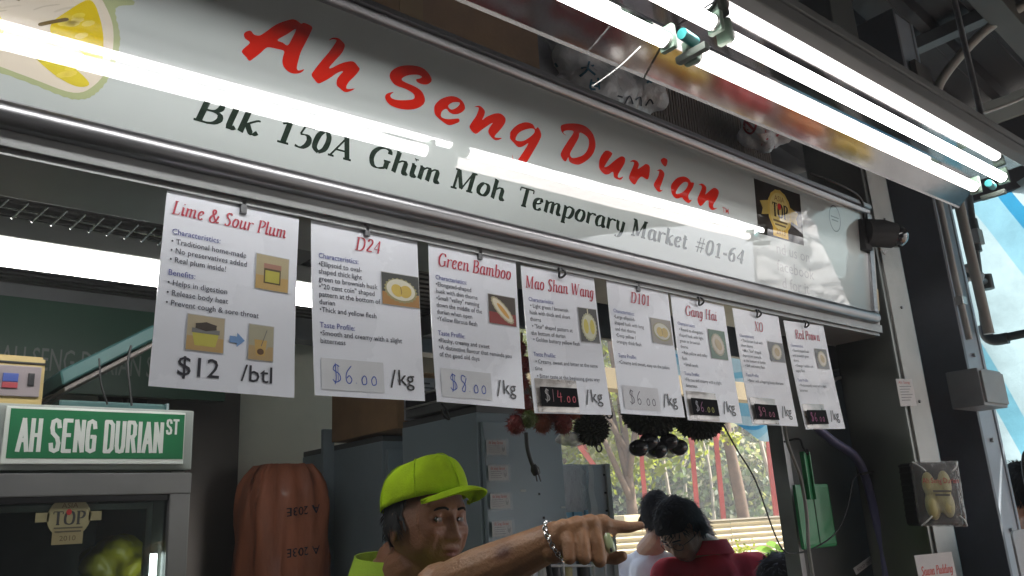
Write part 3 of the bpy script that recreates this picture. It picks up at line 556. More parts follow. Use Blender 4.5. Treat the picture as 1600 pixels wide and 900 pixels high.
CARDS = [
 dict(title='Lime & Sour Plum', tv=.040, ts=.030, tw=.180, tx=.008, blocks=[(.071, .0125, BL, 'Characteristics:'), (.086, .0122, TXT, '\u2022 Traditional home-made'), (.100, .0122, TXT, '\u2022 No preservatives added'), (.114, .0122, TXT, '\u2022 Real plum inside!'), (.134, .0125, BL, 'Benefits:'), (.149, .0122, TXT, '\u2022 Helps in digestion'), (.164, .0122, TXT, '\u2022 Release body heat'), (.179, .0122, TXT, '\u2022 Prevent cough & sore throat')],
      pics=[((.142, .075, .195, .131), (.40, .34, .20), 'jar', (.45, .30, .10)), ((.045, .188, .098, .240), (.42, .36, .24), 'cup', (.45, .30, .12)), ((.136, .190, .174, .244), (.36, .34, .24), 'glass', (.42, .30, .14))], label='laminated price card with jar photos and a blue arrow, priced twelve dollars a bottle'),
 dict(title='D24', tv=.043, ts=.034, tw=.050, tx=.080, blocks=[(.068, .0130, BL, 'Characteristics:'), (.082, .0125, TXT, '\u2022Ellipsoid to oval-'), (.095, .0125, TXT, 'shaped thick light'), (.108, .0125, TXT, 'green to brownish husk'), (.121, .0125, TXT, '\u2022"20 cent coin" shaped'), (.134, .0125, TXT, 'pattern at the bottom of'), (.147, .0125, TXT, 'durian'), (.160, .0125, TXT, '\u2022Thick and yellow flesh'), (.186, .0132, BL, 'Taste Profile:'), (.199, .0125, TXT, '\u2022Smooth and creamy with a slight'), (.212, .0125, TXT, 'bitterness')],
      pics=[((.132, .075, .208, .132), (.045, .05, .045), 'open', (.38, .20, .06))], price=('$6.00', PEN, 'plain'), label='white price card headed D24 with handwritten blue price, hanging second from the near end'),
 dict(title='Green Bamboo', tv=.044, ts=.036, tw=.176, tx=.018, blocks=[(.071, .0125, BL, 'Characteristics:'), (.084, .0120, TXT, '\u2022Elongated-shaped'), (.097, .0120, TXT, 'husk with thin thorns'), (.110, .0120, TXT, '\u2022Small "valley" running'), (.123, .0120, TXT, 'down the middle of the'), (.136, .0120, TXT, 'durian when open'), (.149, .0120, TXT, '\u2022Yellow fibrous flesh'), (.176, .0125, BL, 'Taste Profile:'), (.189, .0120, TXT, '\u2022Fleshy, creamy and sweet'), (.202, .0120, TXT, '\u2022A distinctive flavour that reminds you'), (.215, .0120, TXT, 'of the good old days')],
      pics=[((.134, .081, .201, .138), (.045, .03, .02), 'long', (.22, .02, .015))], price=('$8.00', PEN, 'plain'), label='white price card headed Green Bamboo with a long orange-fleshed fruit photo'),
 dict(title='Mao Shan Wang', tv=.046, ts=.036, tw=.196, tx=.006, blocks=[(.073, .0120, BL, 'Characteristics:'), (.086, .0118, TXT, ' \u2022 Light green / brownish'), (.100, .0118, TXT, 'husk with thick and short'), (.114, .0118, TXT, 'thorns'), (.128, .0118, TXT, ' \u2022 "Star" shaped pattern at'), (.142, .0118, TXT, 'the bottom of durian'), (.155, .0118, TXT, ' \u2022 Golden buttery yellow flesh'), (.185, .0122, BL, 'Taste Profile:'), (.199, .0118, TXT, ' \u2022 Creamy, sweet and bitter at the same'), (.213, .0118, TXT, 'time'), (.228, .0118, TXT, ' \u2022 Bitter taste at the beginning gives way')],
      pics=[((.150, .072, .204, .145), (.05, .05, .045), 'tall', None)], price=('$14.00', [(.5, .5, .5), (.5, .3, .34), (.6, .16, .2), (.6, .16, .2), (.6, .16, .2), (.6, .16, .2)], 'black'), label='price card headed Mao Shan Wang with a black price pocket chalked in white and pink'),
 dict(title='D101', tv=.045, ts=.036, tw=.066, tx=.072, blocks=[(.075, .0118, BL, 'Characteristics:'), (.088, .0116, TXT, '\u2022Large ellipsoid-'), (.102, .0116, TXT, 'shaped husk with long'), (.116, .0116, TXT, 'and thin thorns'), (.130, .0116, TXT, '\u2022Deep yellow /'), (.144, .0116, TXT, 'orangey thick flesh'), (.175, .0120, BL, 'Taste Profile:'), (.189, .0116, TXT, '\u2022Creamy and sweet, easy on the palate')],
      pics=[((.134, .073, .204, .130), (.30, .27, .22), 'open', None)], price=('$6.00', (.06, .05, .08), 'plain'), label='price card headed D101 with black handwriting and a short description'),
 dict(title='Gang Hai', tv=.045, ts=.036, tw=.124, tx=.046, blocks=[(.072, .0114, BL, 'Characteristics:'), (.086, .0112, TXT, ' \u2022 Round to elongated-'), (.100, .0112, TXT, 'shaped husk with light'), (.114, .0112, TXT, 'green to brownish'), (.128, .0112, TXT, 'thorns'), (.142, .0112, TXT, ' \u2022 Pale yellow and milky'), (.156, .0112, TXT, 'flesh'), (.170, .0112, TXT, ' \u2022 Small seeds'), (.192, .0116, BL, 'Taste Profile:'), (.206, .0112, TXT, '\u2022Fibrous and creamy with a slight'), (.220, .0112, TXT, 'bitterness')],
      pics=[((.128, .070, .194, .142), (.06, .14, .07), 'half', None)], price=('$6.00', [(.5, .5, .55), (.42, .22, .38), (.5, .5, .3), (.5, .5, .2), (.5, .5, .2)], 'black'), label='price card headed Gang Hai with a green-backed fruit photo and black price pocket'),
 dict(title='XO', tv=.052, ts=.036, tw=.040, tx=.084, blocks=[(.074, .0110, BL, 'Characteristics:'), (.087, .0110, TXT, ' \u2022 Thin brown husk with'), (.100, .0110, TXT, 'short thorns'), (.113, .0110, TXT, ' \u2022 Mini "Star" shaped'), (.126, .0110, TXT, 'depression towards'), (.139, .0110, TXT, 'at the bottom of durian'), (.152, .0110, TXT, ' \u2022 Soft and runny flesh'), (.176, .0112, BL, 'Taste Profile:'), (.190, .0108, TXT, ' \u2022 Bitter with a lingering boozy aftertaste')],
      pics=[((.138, .076, .206, .128), (.14, .14, .14), 'half', None)], price=('$9.00', (.5, .2, .3), 'black'), label='narrow-titled price card headed XO, between the Gang Hai and Red Prawn cards'),
 dict(title='Red Prawn', tv=.048, ts=.036, tw=.128, tx=.044, blocks=[(.072, .0110, BL, 'Characteristics:'), (.086, .0108, TXT, ' \u2022 Round-shaped husk'), (.100, .0108, TXT, 'with brownish green'), (.114, .0108, TXT, 'thorns'), (.128, .0108, TXT, ' \u2022 Orange / reddish soft'), (.142, .0108, TXT, 'sugary flesh'), (.168, .0110, BL, 'Taste Profile:'), (.182, .0108, TXT, ' \u2022 Predominantly sweet with a slight'), (.196, .0108, TXT, 'bitterness')],
      pics=[((.134, .072, .196, .128), (.12, .12, .11), 'half', None)], price=('$6.00', (.5, .18, .35), 'black'), label='price card headed Red Prawn at the far end of the row beside the door post'),
]
POCKF = film('pocket_film', (.75, .72, .68), .15, .35, .8, 60)
for i, (C_, (cx, cz, ca)) in enumerate(zip(CARDS, CARD)):
    U = V((math.cos(ca), 0, math.sin(ca))); W_ = V((-math.sin(ca), 0, math.cos(ca))); N_ = V((0, -1, 0))
    O_ = V((cx, 1.175 + .002 * (i % 2), cz)) - U * (CW / 2)
    t = thing('price_card', C_['label'], 'price card', O_ + U * (CW / 2), 'price cards hanging below the sign')
    random.seed(40 + i); bow = random.uniform(-.0012, .0012); tw = random.uniform(-.006, .006)
    def surf(u, d, h, O_=O_, U=U, W_=W_, bow=bow, tw=tw):
        k = (u / CW - .5) * 2; g = d / CH
        return O_ + U * u - W_ * d + V((0, -1, 0)) * (h + bow * (1 - k * k) * g + tw * k * g * g + .010 * g * g)
    nu, nv = 8, 12
    g = grid('sheet', lambda a, b: surf(a * CW, b * CH, 0), nu, nv, WHITECARD, t, True, .0012)
    bm = bmesh.new(); bm.from_mesh(g.data)
    pf = lambda a, b, c: surf(a, -b, .0022 + c)
    p = Print()
    p.script(C_['title'], C_['tx'], -C_['tv'], C_['ts'], (.42, .012, .04), 2, weight=.092, shear=.22, width=C_['tw'], nib=.38)
    p.build('title_lettering', pf, PRINT, t, .0002)
    p = Print()
    for (v_, s_, c_, s) in C_['blocks']: p.text(s, .012, -v_, s_, c_, 2, xs=.92)
    if i == 0:
        p.text('$12', .034, -.278, .040, (.02, .02, .03), 2, xs=1.0); p.text('/btl', .126, -.278, .036, (.02, .02, .03), 2, xs=1.05)
        p.poly([(.107, -.222), (.118, -.222), (.118, -.228), (.130, -.217), (.118, -.206), (.118, -.212), (.107, -.212)], (.16, .30, .55), 2)
    else:
        p.text('/', .140, -.277, .044, (.012, .012, .015), 2); p.text('kg', .155, -.272, .038, (.012, .012, .015), 2)
    p.build('printed_text', pf, PRINT, t, .0002)
    p = Print()
    for (r_, bgc, kind, low) in C_['pics']: photo(p, r_[0], -r_[3], r_[2], -r_[1], bgc, kind, low)
    p.build('printed_photo', pf, PRINT, t, .0003)
    if 'price' in C_:
        s, c, k = C_['price']; p = Print()
        if k == 'plain':
            p.rect(.012, -.287, .128, -.236, (.60, .62, .64) if i != 4 else (.66, .67, .70), 1)
            hand(p, s, .028, -.276, .046, c, 2.5, .04)
            p.build('handwritten_price', pf, PRINT, t, .0002)
        else:
            # a black slip in a crinkled foil-like pocket that stands proud of the card
            pk = grid('price_pocket', lambda a, b: surf(.008 + a * .112 , .229 + b * .066, .002 + .0035 * math.sin(math.pi * a) * (1 if b > .02 else .3) + random.uniform(-.0007, .0007)), 9, 6, mat('crinkled_clear_pocket', (.50, .47, .44), .28, .35, .15, 40, bump=.5, bscale=60), t)
            p.rect(.014, -.284, .114, -.246, (.008, .008, .010), 1)
            if i == 3: hand(p, s, .022, -.275, .036, c, 2.5, .05, .42)
            else: hand(p, s, .024, -.277, .036, c, 2.5, .05, .44)
            p.build('chalked_price', lambda a, b, c_: surf(a, -b, .0075 + c_), mat('matt_slip_print', rough=.9, attr=True, var=.03, spec=.15), t, .0007)
    # the hook
    ox = {0: .010, 1: -.002, 2: .012, 3: -.002, 4: -.004, 5: -.004, 6: -.002, 7: -.006}[i]
    hc = V((cx + ox, 1.171, cz - .004))
    if i in (3, 5, 6, 7):
        tube('hook', [hc + V((.009 * math.sin(a), -.004 + .004 * math.cos(a * 2), .010 * math.cos(a))) for a in [k * 2 * math.pi / 10 for k in range(10)]], .0024, BLACKP, t, 8, 3, True)
        tube('hook_stem', [hc + V((0, 0, .008)), hc + V((.002, .004, .018)), hc + V((0, .010, .022))], .002, BLACKP, t, 6)
    else:
        box('clip', hc + V((-.005, -.003, -.012)), hc + V((.005, .008, .012)), DSTEEL, t, .002)
# hanging rail behind the cards
rl = thing('hanging_rail', 'thin grey rail under the sign that the price cards hang from', 'rail', (.8, 1.2, 2.12))
tube('rail', [(-1.0, 1.235, 2.137), (2.5, 1.235, 2.137)], .007, STEEL, rl, 10, 1)
for x in (-.4, .235, .585, 1.04, 1.52, 2.0): box('rail_clip', (x - .008, 1.224, 2.125), (x + .008, 1.245, 2.15), mat('pale_clip', (.6, .6, .58), .5), rl)

# ================================================================ FLUORESCENT LAMPS
def lz(x): return .028 * (x - 1.1)
TUBE = mat('lit_tube', (1, .985, .96), .3, emit=5.6, ecol=(1, .985, .97), var=0)
TUBE2 = mat('dim_tube', (1, .93, .90), .3, emit=1.4, ecol=(1, .90, .86), var=0)
CAPW = mat('tube_cap_metal', (.55, .55, .53), .35, .8)
CAPG = mat('pale_green_holder', (.16, .24, .18), .45, 0, .1)
TEAL = mat('teal_starter', (.02, .22, .22), .4, 0, .1)
MIRR = mat('polished_reflector', (.42, .42, .43), .07, 1, .06, 6, bump=.03, bscale=10, dirt=.35)
HOLD = mat('lampholder_grey', (.11, .13, .11), .5, .2, .1)
def lamp(name, label, tubes, x0, x1):
    L = thing(name, label, 'lamp', ((x0 + x1) / 2, .75, 2.45 + lz((x0 + x1) / 2)), 'tube lamp fittings above the sign')
    for (y, z, a, b, m) in tubes:
        tube('fluorescent_tube', [(a, y, z + lz(a)), (b, y, z + lz(b))], .0135, m, L, 20, 1)
        for e in (a, b):
            s = 1 if e == b else -1
            tube('end_cap', [(e, y, z + lz(e)), (e + s * .014, y, z + lz(e))], .0142, CAPW, L, 20, 1)
            box('lamp_holder', (e + s * .014 - .006, y - .015, z + lz(e) - .017), (e + s * .014 + .006, y + .015, z + lz(e) + .030), CAPG, L, .004)
    # reflector: a bent polished sheet behind the tubes
    P = [(.872, 2.412), (.868, 2.417), (.800, 2.476), (.795, 2.478), (.675, 2.482), (.668, 2.478), (.655, 2.446)]
    vs = [(x, y, z + lz(x)) for x in (x0, x1) for (y, z) in P]; k = len(P)
    bm = bmesh.new(); vv = [bm.verts.new(v) for v in vs]
    for i in range(k - 1): bm.faces.new((vv[i], vv[i + 1], vv[k + i + 1], vv[k + i]))
    bmesh.ops.solidify(bm, geom=bm.faces[:], thickness=.0015)
    fin(bm, 'reflector', MIRR, L)
    obox('mounting_batten', (x0 + .02, .70, 2.487 + lz(x0 + .02)), (x1 - x0 - .04, 0, lz(x1) - lz(x0)), (0, .06, 0), (0, 0, .03), BEAMM, L)
    return L
l1 = lamp('tube_lamp', 'near twin tube lamp, both tubes bright, cut by the top edge of the photo', [(.762, 2.411, -.16, 1.045, TUBE), (.724, 2.459, -.07, 1.14, TUBE)], -.28, 1.12)
l2 = lamp('tube_lamp', 'far twin tube lamp with one bright and one dimmer pinkish tube', [(.76, 2.404, 1.135, 2.37, TUBE2), (.725, 2.447, 1.195, 2.50, TUBE)], 1.125, 2.56)
for (x, y, z, m) in ((1.10, .745, 2.425, TEAL), (2.47, .745, 2.425, TEAL)):
    L = l1 if x < 2 else l2
    tube('starter', [(x - .022, y, z + lz(x)), (x + .02, y + .004, z + lz(x))], .0105, m, L, 14, 1)
    box('holder_bridge', (x - .002, y - .03, z - .036 + lz(x)), (x + .012, y + .035, z - .022 + lz(x)), HOLD, L, .003)
tube('hanging_wire', [(1.03, .80, 2.41), (1.01, .84, 2.38), (.985, .88, 2.355)], .0012, mat('thin_wire', (.5, .5, .48), .4), l1, 6)
rail = thing('lamp_rail', 'long dusty steel rail carrying the tube lamps', 'rail', (1.2, .66, 2.57))
obox('angle_bar', (-.5, .622, 2.440 + lz(-.5)), (3.12, 0, lz(2.62) - lz(-.5)), (0, .03, 0), (0, 0, .03), BEAMM, rail)
obox('angle_lip', (-.5, .640, 2.50 + lz(-.5)), (3.12, 0, lz(2.62) - lz(-.5)), (0, .08, 0), (0, 0, .02), BEAMM, rail)
for x in (.4, 2.3): tube('hanger_rod', [(x, .68, 2.52), (x, .68, 3.9 - .13 * x)], .008, STEEL, rail, 8, 1)
# lamp inside the stall
il = thing('ceiling_tube', 'bright bare tube lamp under the dark slatted ceiling inside the stall', 'lamp', (.3, 1.7, 2.15))
tube('fluorescent_tube', [(-.35, 1.7, 2.149), (.87, 1.7, 2.149)], .021, mat('ceiling_tube_light', (1, .99, .96), .3, emit=5.0, var=0), il, 16, 1)
obox('batten', (-.38, 1.67, 2.175), (1.30, 0, 0), (0, .06, 0), (0, 0, .04), mat('white_batten', (.5, .5, .48), .5), il)
for x in (-.2, .7): tube('hanger_wire', [(x, 1.7, 2.21), (x, 1.7, 2.64)], .002, BLACKM, il, 6, 1)
# ================================================================ RIGHT POSTS AND WHAT HANGS ON THEM
POSTM = mat('stall_post_steel', (.16, .17, .16), .35, .7, .12, 3, stretch=(1, 1, .2), dirt=.25)
POSTF = mat('post_front_strip', (.40, .40, .38), .5, .2, .15, 7, dirt=.4)
post = thing('stall_post', 'grey steel door post at the far end of the sign with a pale front strip', 'post', (2.7, 1.25, 0))
box('post_body', (2.615, 1.165, 0), (2.80, 1.36, 3.55), POSTM, post, .006)
box('front_strip', (2.635, 1.158, 0), (2.775, 1.166, 3.1), POSTF, post, .001)
WEBM = mat('blue_grey_panel', (.24, .29, .37), .5, .2, .12, 3, dirt=.2)
colm = thing('steel_column', 'broad blue-grey steel column with a recessed web right of the door post', 'column', (3.1, 1.3, 0))
box('web', (2.80, 1.34, 0), (3.18, 1.37, 3.55), WEBM, colm, 0)
box('flange', (3.155, 1.16, 0), (3.175, 1.40, 3.55), mat('shaded_flange', (.13, .145, .165), .5, .2, .1, 5, dirt=.3), colm, .003)  # darker copy of the flange steel, shade put into its colour
FLG = mat('lit_flange', (.33, .38, .43), .5, .15, .12, 4, dirt=.35)  # lighter copy of the flange steel, bluish side light put into its colour
box('flange', (3.175, 1.17, 0), (3.33, 1.19, 3.55), FLG, colm, .003)
box('lip', (3.33, 1.165, 0), (3.35, 1.25, 3.55), FLG, colm, .003)
box('bracket', (3.22, 1.14, 3.18), (3.36, 1.165, 3.33), BEAMM, colm, .004)
# pipes and cables on the column head
pp = thing('roof_conduit', 'pale bent conduit climbing the column head to the roof', 'pipe', (3.32, 1.12, 3.1))
tube('conduit', [(3.33, 1.125, 2.2), (3.31, 1.125, 2.9), (3.30, 1.12, 3.15), (3.34, 1.08, 3.27), (3.42, .93, 3.42), (3.50, .78, 3.50)], .019, mat('dusty_conduit', (.36, .36, .33), .6, 0, .1), pp, 12)
tag(tube('roof_cable', [(3.34, 1.12, 3.10), (3.55, 1.02, 3.14), (3.8, .80, 3.27), (3.95, .62, 3.42)], .007, CABLE), 'thin pale cable sagging from the column head up to the right', 'cable')
tag(fin((lambda bm: (add_ell(bm, (3.345, 1.10, 3.055), (.02, .018, .045), 2), add_ell(bm, (3.352, 1.095, 3.02), (.018, .018, .03), 2), bm)[-1])(bmesh.new()), 'red_tag', mat('faded_red', (.28, .02, .02), .5), None, True), 'small faded red plastic tag tied to the conduit on the column head', 'tag')
for k in range(6):
    z_ = 1.5 + k * .31; bm = bmesh.new(); add_tube(bm, [(3.255, 1.169, z_), (3.255, 1.160, z_)], .008, 6); fin(bm, 'bolt', STEEL, colm)
    bm = bmesh.new(); add_tube(bm, [(2.705, 1.158, z_ + .11), (2.705, 1.154, z_ + .11)], .005, 8); fin(bm, 'screw', DSTEEL, post)
# CCTV dome
cam_t = thing('dome_camera', 'black dome security camera beside the end of the sign', 'camera', (2.60, 1.10, 2.56))
_c = onY(1398, 366, 1.06)
bm = bmesh.new(); add_tube(bm, [(_c.x - .075, 1.12, _c.z + .01), (_c.x - .02, 1.09, _c.z + .008), (_c.x + .01, 1.07, _c.z)], [.044, .044, .040], 22); fin(bm, 'housing', BLACKM, cam_t, True, 40)
bm = bmesh.new(); add_ell(bm, (_c.x + .012, 1.062, _c.z - .004), (.036, .036, .037), 3); fin(bm, 'dome', mat('smoked_dome', (.006, .006, .008), .06, 0, 0, coat=1), cam_t, True)
box('bracket', (_c.x - .10, 1.11, _c.z - .05), (_c.x - .06, 1.15, _c.z + .05), BLACKM, cam_t)
tube('cable', [(_c.x - .06, 1.12, _c.z + .05), (_c.x - .10, 1.10, _c.z + .11), (_c.x - .22, 1.10, _c.z + .13), (_c.x - .32, 1.14, _c.z + .16)], .004, BCABLE, cam_t, 8)
bm = bmesh.new(); add_tube(bm, [(_c.x - .045, 1.09, _c.z - .052), (_c.x - .04, 1.085, _c.z - .066), (_c.x - .03, 1.08, _c.z - .052)], .003, 8); fin(bm, 'cable_loop', mat('clear_tie', (.4, .4, .4), .3), cam_t, True)
# clear film pack of durian taped to the post
def dpack():
    a = onY(1424, 722, 1.10); b = onY(1494, 722, 1.02); c = onY(1500, 810, 1.04)
    t = thing('durian_pack', 'clear-wrapped black tray of pale yellow fruit fixed to the post', 'food pack', (a.x + .06, 1.06, a.z - .1))
    u = (b - a); v = V((.005, .01, -.176)); n = V((-.10, .085, 0)) * .42
    nn = V((u.y, -u.x, 0)).normalized(); dp = nn * -.075
    obox('tray', a + nn * -.004, u, v, dp, mat('ribbed_black_tray', (.01, .01, .012), .4, 0, .1), t, .006)
    for k in range(9):
        o = a + v * (.06 + k * .1) + nn * -.008 - u * .02; obox('rib', o, u * 1.04, V((0, 0, .006)), dp * .85, BLACKP, t, 0)
    bm = bmesh.new(); random.seed(5); un = u.normalized()
    for (p, q, r) in ((.32, .36, .030), (.68, .34, .030), (.35, .68, .034), (.68, .66, .032), (.5, .5, .03)):
        add_ell(bm, a + u * p + v * q + nn * -.002, (r * .9, r * .5, r * 1.25), 3)
    me = remesh(bm, .004, 4); fl = link('fruit_flesh', me, mat('durian_flesh', (.50, .46, .20), .45, 0, .12, 20, bump=.3), t, True)
    def s(i, j):
        k = math.sin(math.pi * i) ** .35 * math.sin(math.pi * j) ** .35
        return a + u * (-.03 + 1.06 * i) + v * (-.02 + 1.04 * j) + nn * (.002 + .017 * k + random.uniform(-.0015, .0015)) 
    grid('film', s, 16, 20, film('cling_film', (.85, .87, .85), .08, .10, .9, 45), t)
    p = Print(); p.text('Ah Seng Durian', .5, .66, .12, (.45, .04, .04), 1, width=.80, center=True); p.rect(.3, .52, .7, .55, (.12, .12, .10), 1); p.rect(.34, .46, .66, .49, (.12, .12, .10), 1)
    p.build('sticker_print', lambda x, y, h: a + u * x + v * (1 - y) + nn * (.0205 + h), PRINT, t, .0005)
    bm = bmesh.new(); 
    for (x, y, r) in ((.0, .0, .5), (1, .0, -.5), (0, 1, .3), (1, 1, -.4)):
        add_tube(bm, cr([a + u * x + v * y + nn * .006, a + u * (x * .8 + .1) + v * (y * .84 + .08) + nn * .02, a + u * (x * .6 + .2) + v * (y * .7 + .15) + nn * .022], 4), .0022, 6)
    fin(bm, 'film_crease', mat('film_crease', (.8, .82, .8), .12, 0, 0), t, True)
dpack()
def paper(name, label, cat, a, b, d, m, draw=None, n=V((0, -1, 0)), parent=None):
    "a thin sheet from corner a, right edge to b, down vector d"
    a = V(a); b = V(b); u = b - a; d = V(d); t = obox(name, a, u, d, n * .0012, m, parent, 0)
    if label: tag(t, label, cat)
    if draw:
        p = Print(); draw(p, u.length, d.length); uu = u.normalized(); vv = -d.normalized()
        p.build('print', lambda x, y, h: a + d + uu * x + vv * y + n * (.0016 + h), PRINT, t, .0002)
    return t
PAPER = mat('white_paper', (.62, .61, .60), .7, 0, .05, 20)
def dr(p, w, h):
    p.script('Sauna Pudding', w * .08, h * .50, h * .30, (.55, .06, .04), 2, weight=.10, width=w * .84, nib=.6)
    p.script('Durian', w * .2, h * .1, h * .30, (.55, .06, .04), 2, weight=.10, width=w * .5, nib=.6)
a = onY(1428, 868, 1.13); b = onY(1486, 862, 1.09)
paper('pudding_note', 'white note with faint red handwriting at the foot of the pale strip', 'note', a, b, (.006, 0, -.11), PAPER, dr, V((-.15, -1, 0)).normalized())
def dr(p, w, h):
    p.text('Ah Seng', w * .1, h * .82, h * .14, (.5, .05, .04), 2, width=w * .7)
    for k in range(6): p.rect(w * .12, h * (.70 - k * .1), w * (.85 - .1 * (k % 3)), h * (.73 - k * .1), (.2, .2, .2), 2)
a = onY(1399, 592, 1.15); b = onY(1424, 592, 1.15)
paper('strip_label', 'small printed label in a clear sleeve high on the pale strip', 'label', a, b, (0, 0, -.085), PAPER, dr)
# junction box and wires on the right flange
jb = thing('junction_box', 'pale grey electric box on the right flange of the steel column', 'electric box', (3.35, 1.1, 1.97))
a = onY(1507, 577, 1.1); b = onY(1560, 640, 1.1)
box('box_body', (a.x, 1.06, b.z), (b.x - .02, 1.165, a.z), mat('box_grey', (.26, .28, .29), .45, 0, .1, 8, dirt=.3), jb, .006)
box('lid', (a.x + .008, 1.052, b.z + .01), (b.x - .028, 1.061, a.z - .01), mat('box_lid', (.25, .27, .27), .45, 0, .1, 8, dirt=.2), jb, .003)
tag(tube('white_conduit', [(3.20, 1.15, 2.17), (3.19, 1.15, 2.4), (3.19, 1.15, 2.7), (3.18, 1.15, 3.1)], .012, CABLE), 'thin white conduit running down the column above the electric box', 'conduit')
box('clamp', (3.175, 1.135, 2.30), (3.215, 1.165, 2.33), CAPW, bpy.data.objects['white_conduit'])
tag(tube('cable_loop', [(3.42, 1.12, 1.15), (3.40, 1.12, 1.45), (3.36, 1.12, 1.66), (3.38, 1.11, 1.76), (3.45, 1.09, 1.75), (3.50, 1.06, 1.64), (3.47, 1.06, 1.45), (3.42, 1.08, 1.25)], .008, BCABLE), 'looped black cable hanging on the right edge of the column', 'cable')
tag(tube('cable_loop', [(3.44, 1.12, 1.2), (3.43, 1.12, 1.5), (3.40, 1.12, 1.64), (3.42, 1.10, 1.735), (3.50, 1.05, 1.73), (3.56, 1.0, 1.79)], .006, BCABLE), 'shorter black cable with its end curling up to the right', 'cable')
# water pipe
DPIPE = mat('dark_pvc_pipe', (.035, .045, .045), .4, 0, .1, dirt=.3)
wp = thing('water_pipe', 'dark water pipe with valves in front of the blue striped tarpaulin', 'pipe', (3.6, 1.15, 2.5))
XP = 3.62
def q(x, y): return onX(x, y, XP)
A, B, C_, D_ = q(1512, 300), q(1540, 520), q(1553, 531), q(1575, 528)
tube('vertical_pipe', [A + (A - B) * .25, A, B], .017, DPIPE, wp, 14, 1)
E1 = onX(1610, 520, XP + .05)
tube('elbow', [B + V((0, 0, .03)), B + V((0, -.002, -.012)), C_, D_], .023, DPIPE, wp, 14, 4)
tube('lower_pipe', [C_, V((XP + .02, C_.y - .28, C_.z + .01))], .017, DPIPE, wp, 14, 1)
for f in (.30, .44): 
    p = A.lerp(B, f - .05); tube('coupling', [p + V((0, 0, .028)), p - V((0, 0, .028))], .025, DPIPE, wp, 14, 1)
p = A.lerp(B, .33); box('valve_body', p + V((-.025, -.03, -.035)), p + V((.03, .03, .03)), mat('valve_grey', (.20, .20, .18), .5, .3, .1), wp, .006)
p = q(1541, 441); tube('tee_coupling', [p + V((0, 0, .03)), p - V((0, 0, .03))], .026, DPIPE, wp, 14, 1)
tube('side_pipe', [p, V((3.40, 1.19, p.z - .005))], .015, DPIPE, wp, 12, 1)
bm = bmesh.new(); random.seed(8); p2 = V((3.46, 1.20, p.z)); 
for k in range(9): add_ell(bm, p2 + V((random.uniform(-.05, .06), random.uniform(-.03, .02), random.uniform(-.02, .025))), (.028, .022, .02), 2)
link('tape_wrap', remesh(bm, .006, 3), mat('grey_tape', (.28, .28, .27), .5, 0, .15, 20), wp, True)
p = V((XP + .02, C_.y - .17, C_.z + .02)); box('tap_handle', p + V((-.012, -.03, .02)), p + V((.012, .03, .045)), BLACKP, wp, .004); tube('tap_stem', [p, p + V((0, 0, .03))], .01, BLACKP, wp, 8, 1)

# ================================================================ BLUE AND WHITE TARPAULIN
def tarp_mat():
    m = bpy.data.materials.new('striped_tarpaulin'); m.use_nodes = True; n = m.node_tree.nodes; l = m.node_tree.links
    tc = n.new('ShaderNodeTexCoord'); at_ = n.new('ShaderNodeAttribute'); at_.attribute_name = 'stripe'
    wv = n.new('ShaderNodeMath'); wv.operation = 'FRACT'; l.new(at_.outputs['Fac'], wv.inputs[0])
    rp = n.new('ShaderNodeValToRGB'); e = rp.color_ramp; e.interpolation = 'CONSTANT'
    cols = [(0, (.52, .72, .78)), (.26, (.22, .55, .70)), (.33, (.55, .74, .80)), (.50, (.24, .56, .72)), (.76, (.56, .75, .80)), (.86, (.05, .34, .60)), (.905, (.30, .60, .74))]
    e.elements[0].position = 0; e.elements[0].color = (*cols[0][1], 1); e.elements[1].position = cols[1][0]; e.elements[1].color = (*cols[1][1], 1)
    for p, c in cols[2:]: k = e.elements.new(p); k.color = (*c, 1)
    l.new(wv.outputs[0], rp.inputs[0])
    t = n.new('ShaderNodeTexNoise'); t.inputs['Scale'].default_value = 4; t.inputs['Detail'].default_value = 8; t.inputs['Roughness'].default_value = .65; l.new(tc.outputs['Object'], t.inputs[0])
    r = n.new('ShaderNodeMapRange'); r.inputs[1].default_value = .3; r.inputs[2].default_value = .75; r.inputs[3].default_value = .52; r.inputs[4].default_value = .36; l.new(t.outputs[0], r.inputs[0])
    sc = n.new('ShaderNodeVectorMath'); sc.operation = 'SCALE'; l.new(rp.outputs[0], sc.inputs[0]); l.new(r.outputs[0], sc.inputs['Scale'])
    d = n.new('ShaderNodeBsdfDiffuse'); tr = n.new('ShaderNodeBsdfTranslucent'); mx = n.new('ShaderNodeMixShader'); mx.inputs[0].default_value = TARP_T
    bp = n.new('ShaderNodeBump'); bp.inputs['Strength'].default_value = .5; bp.inputs['Distance'].default_value = .02; t2 = n.new('ShaderNodeTexNoise'); t2.inputs['Scale'].default_value = 7; t2.inputs['Detail'].default_value = 5; l.new(tc.outputs['Object'], t2.inputs[0]); l.new(t2.outputs[0], bp.inputs['Height'])
    for x in (d, tr): l.new(sc.outputs[0], x.inputs['Color']); l.new(bp.outputs[0], x.inputs['Normal'])
    l.new(d.outputs[0], mx.inputs[1]); l.new(tr.outputs[0], mx.inputs[2]); l.new(mx.outputs[0], n['Material Output'].inputs[0]); return m
TARP_T = .62
TARP = tarp_mat()
def tarp(name, label, f, nu, nv, stripe):
    o = grid(name, f, nu, nv, TARP); a = o.data.attributes.new('stripe', 'FLOAT', 'POINT')
    for j in range(nv + 1):
        for i in range(nu + 1): a.data[j * (nu + 1) + i].value = stripe(i / nu, j / nv)
    return tag(o, label, 'tarpaulin')
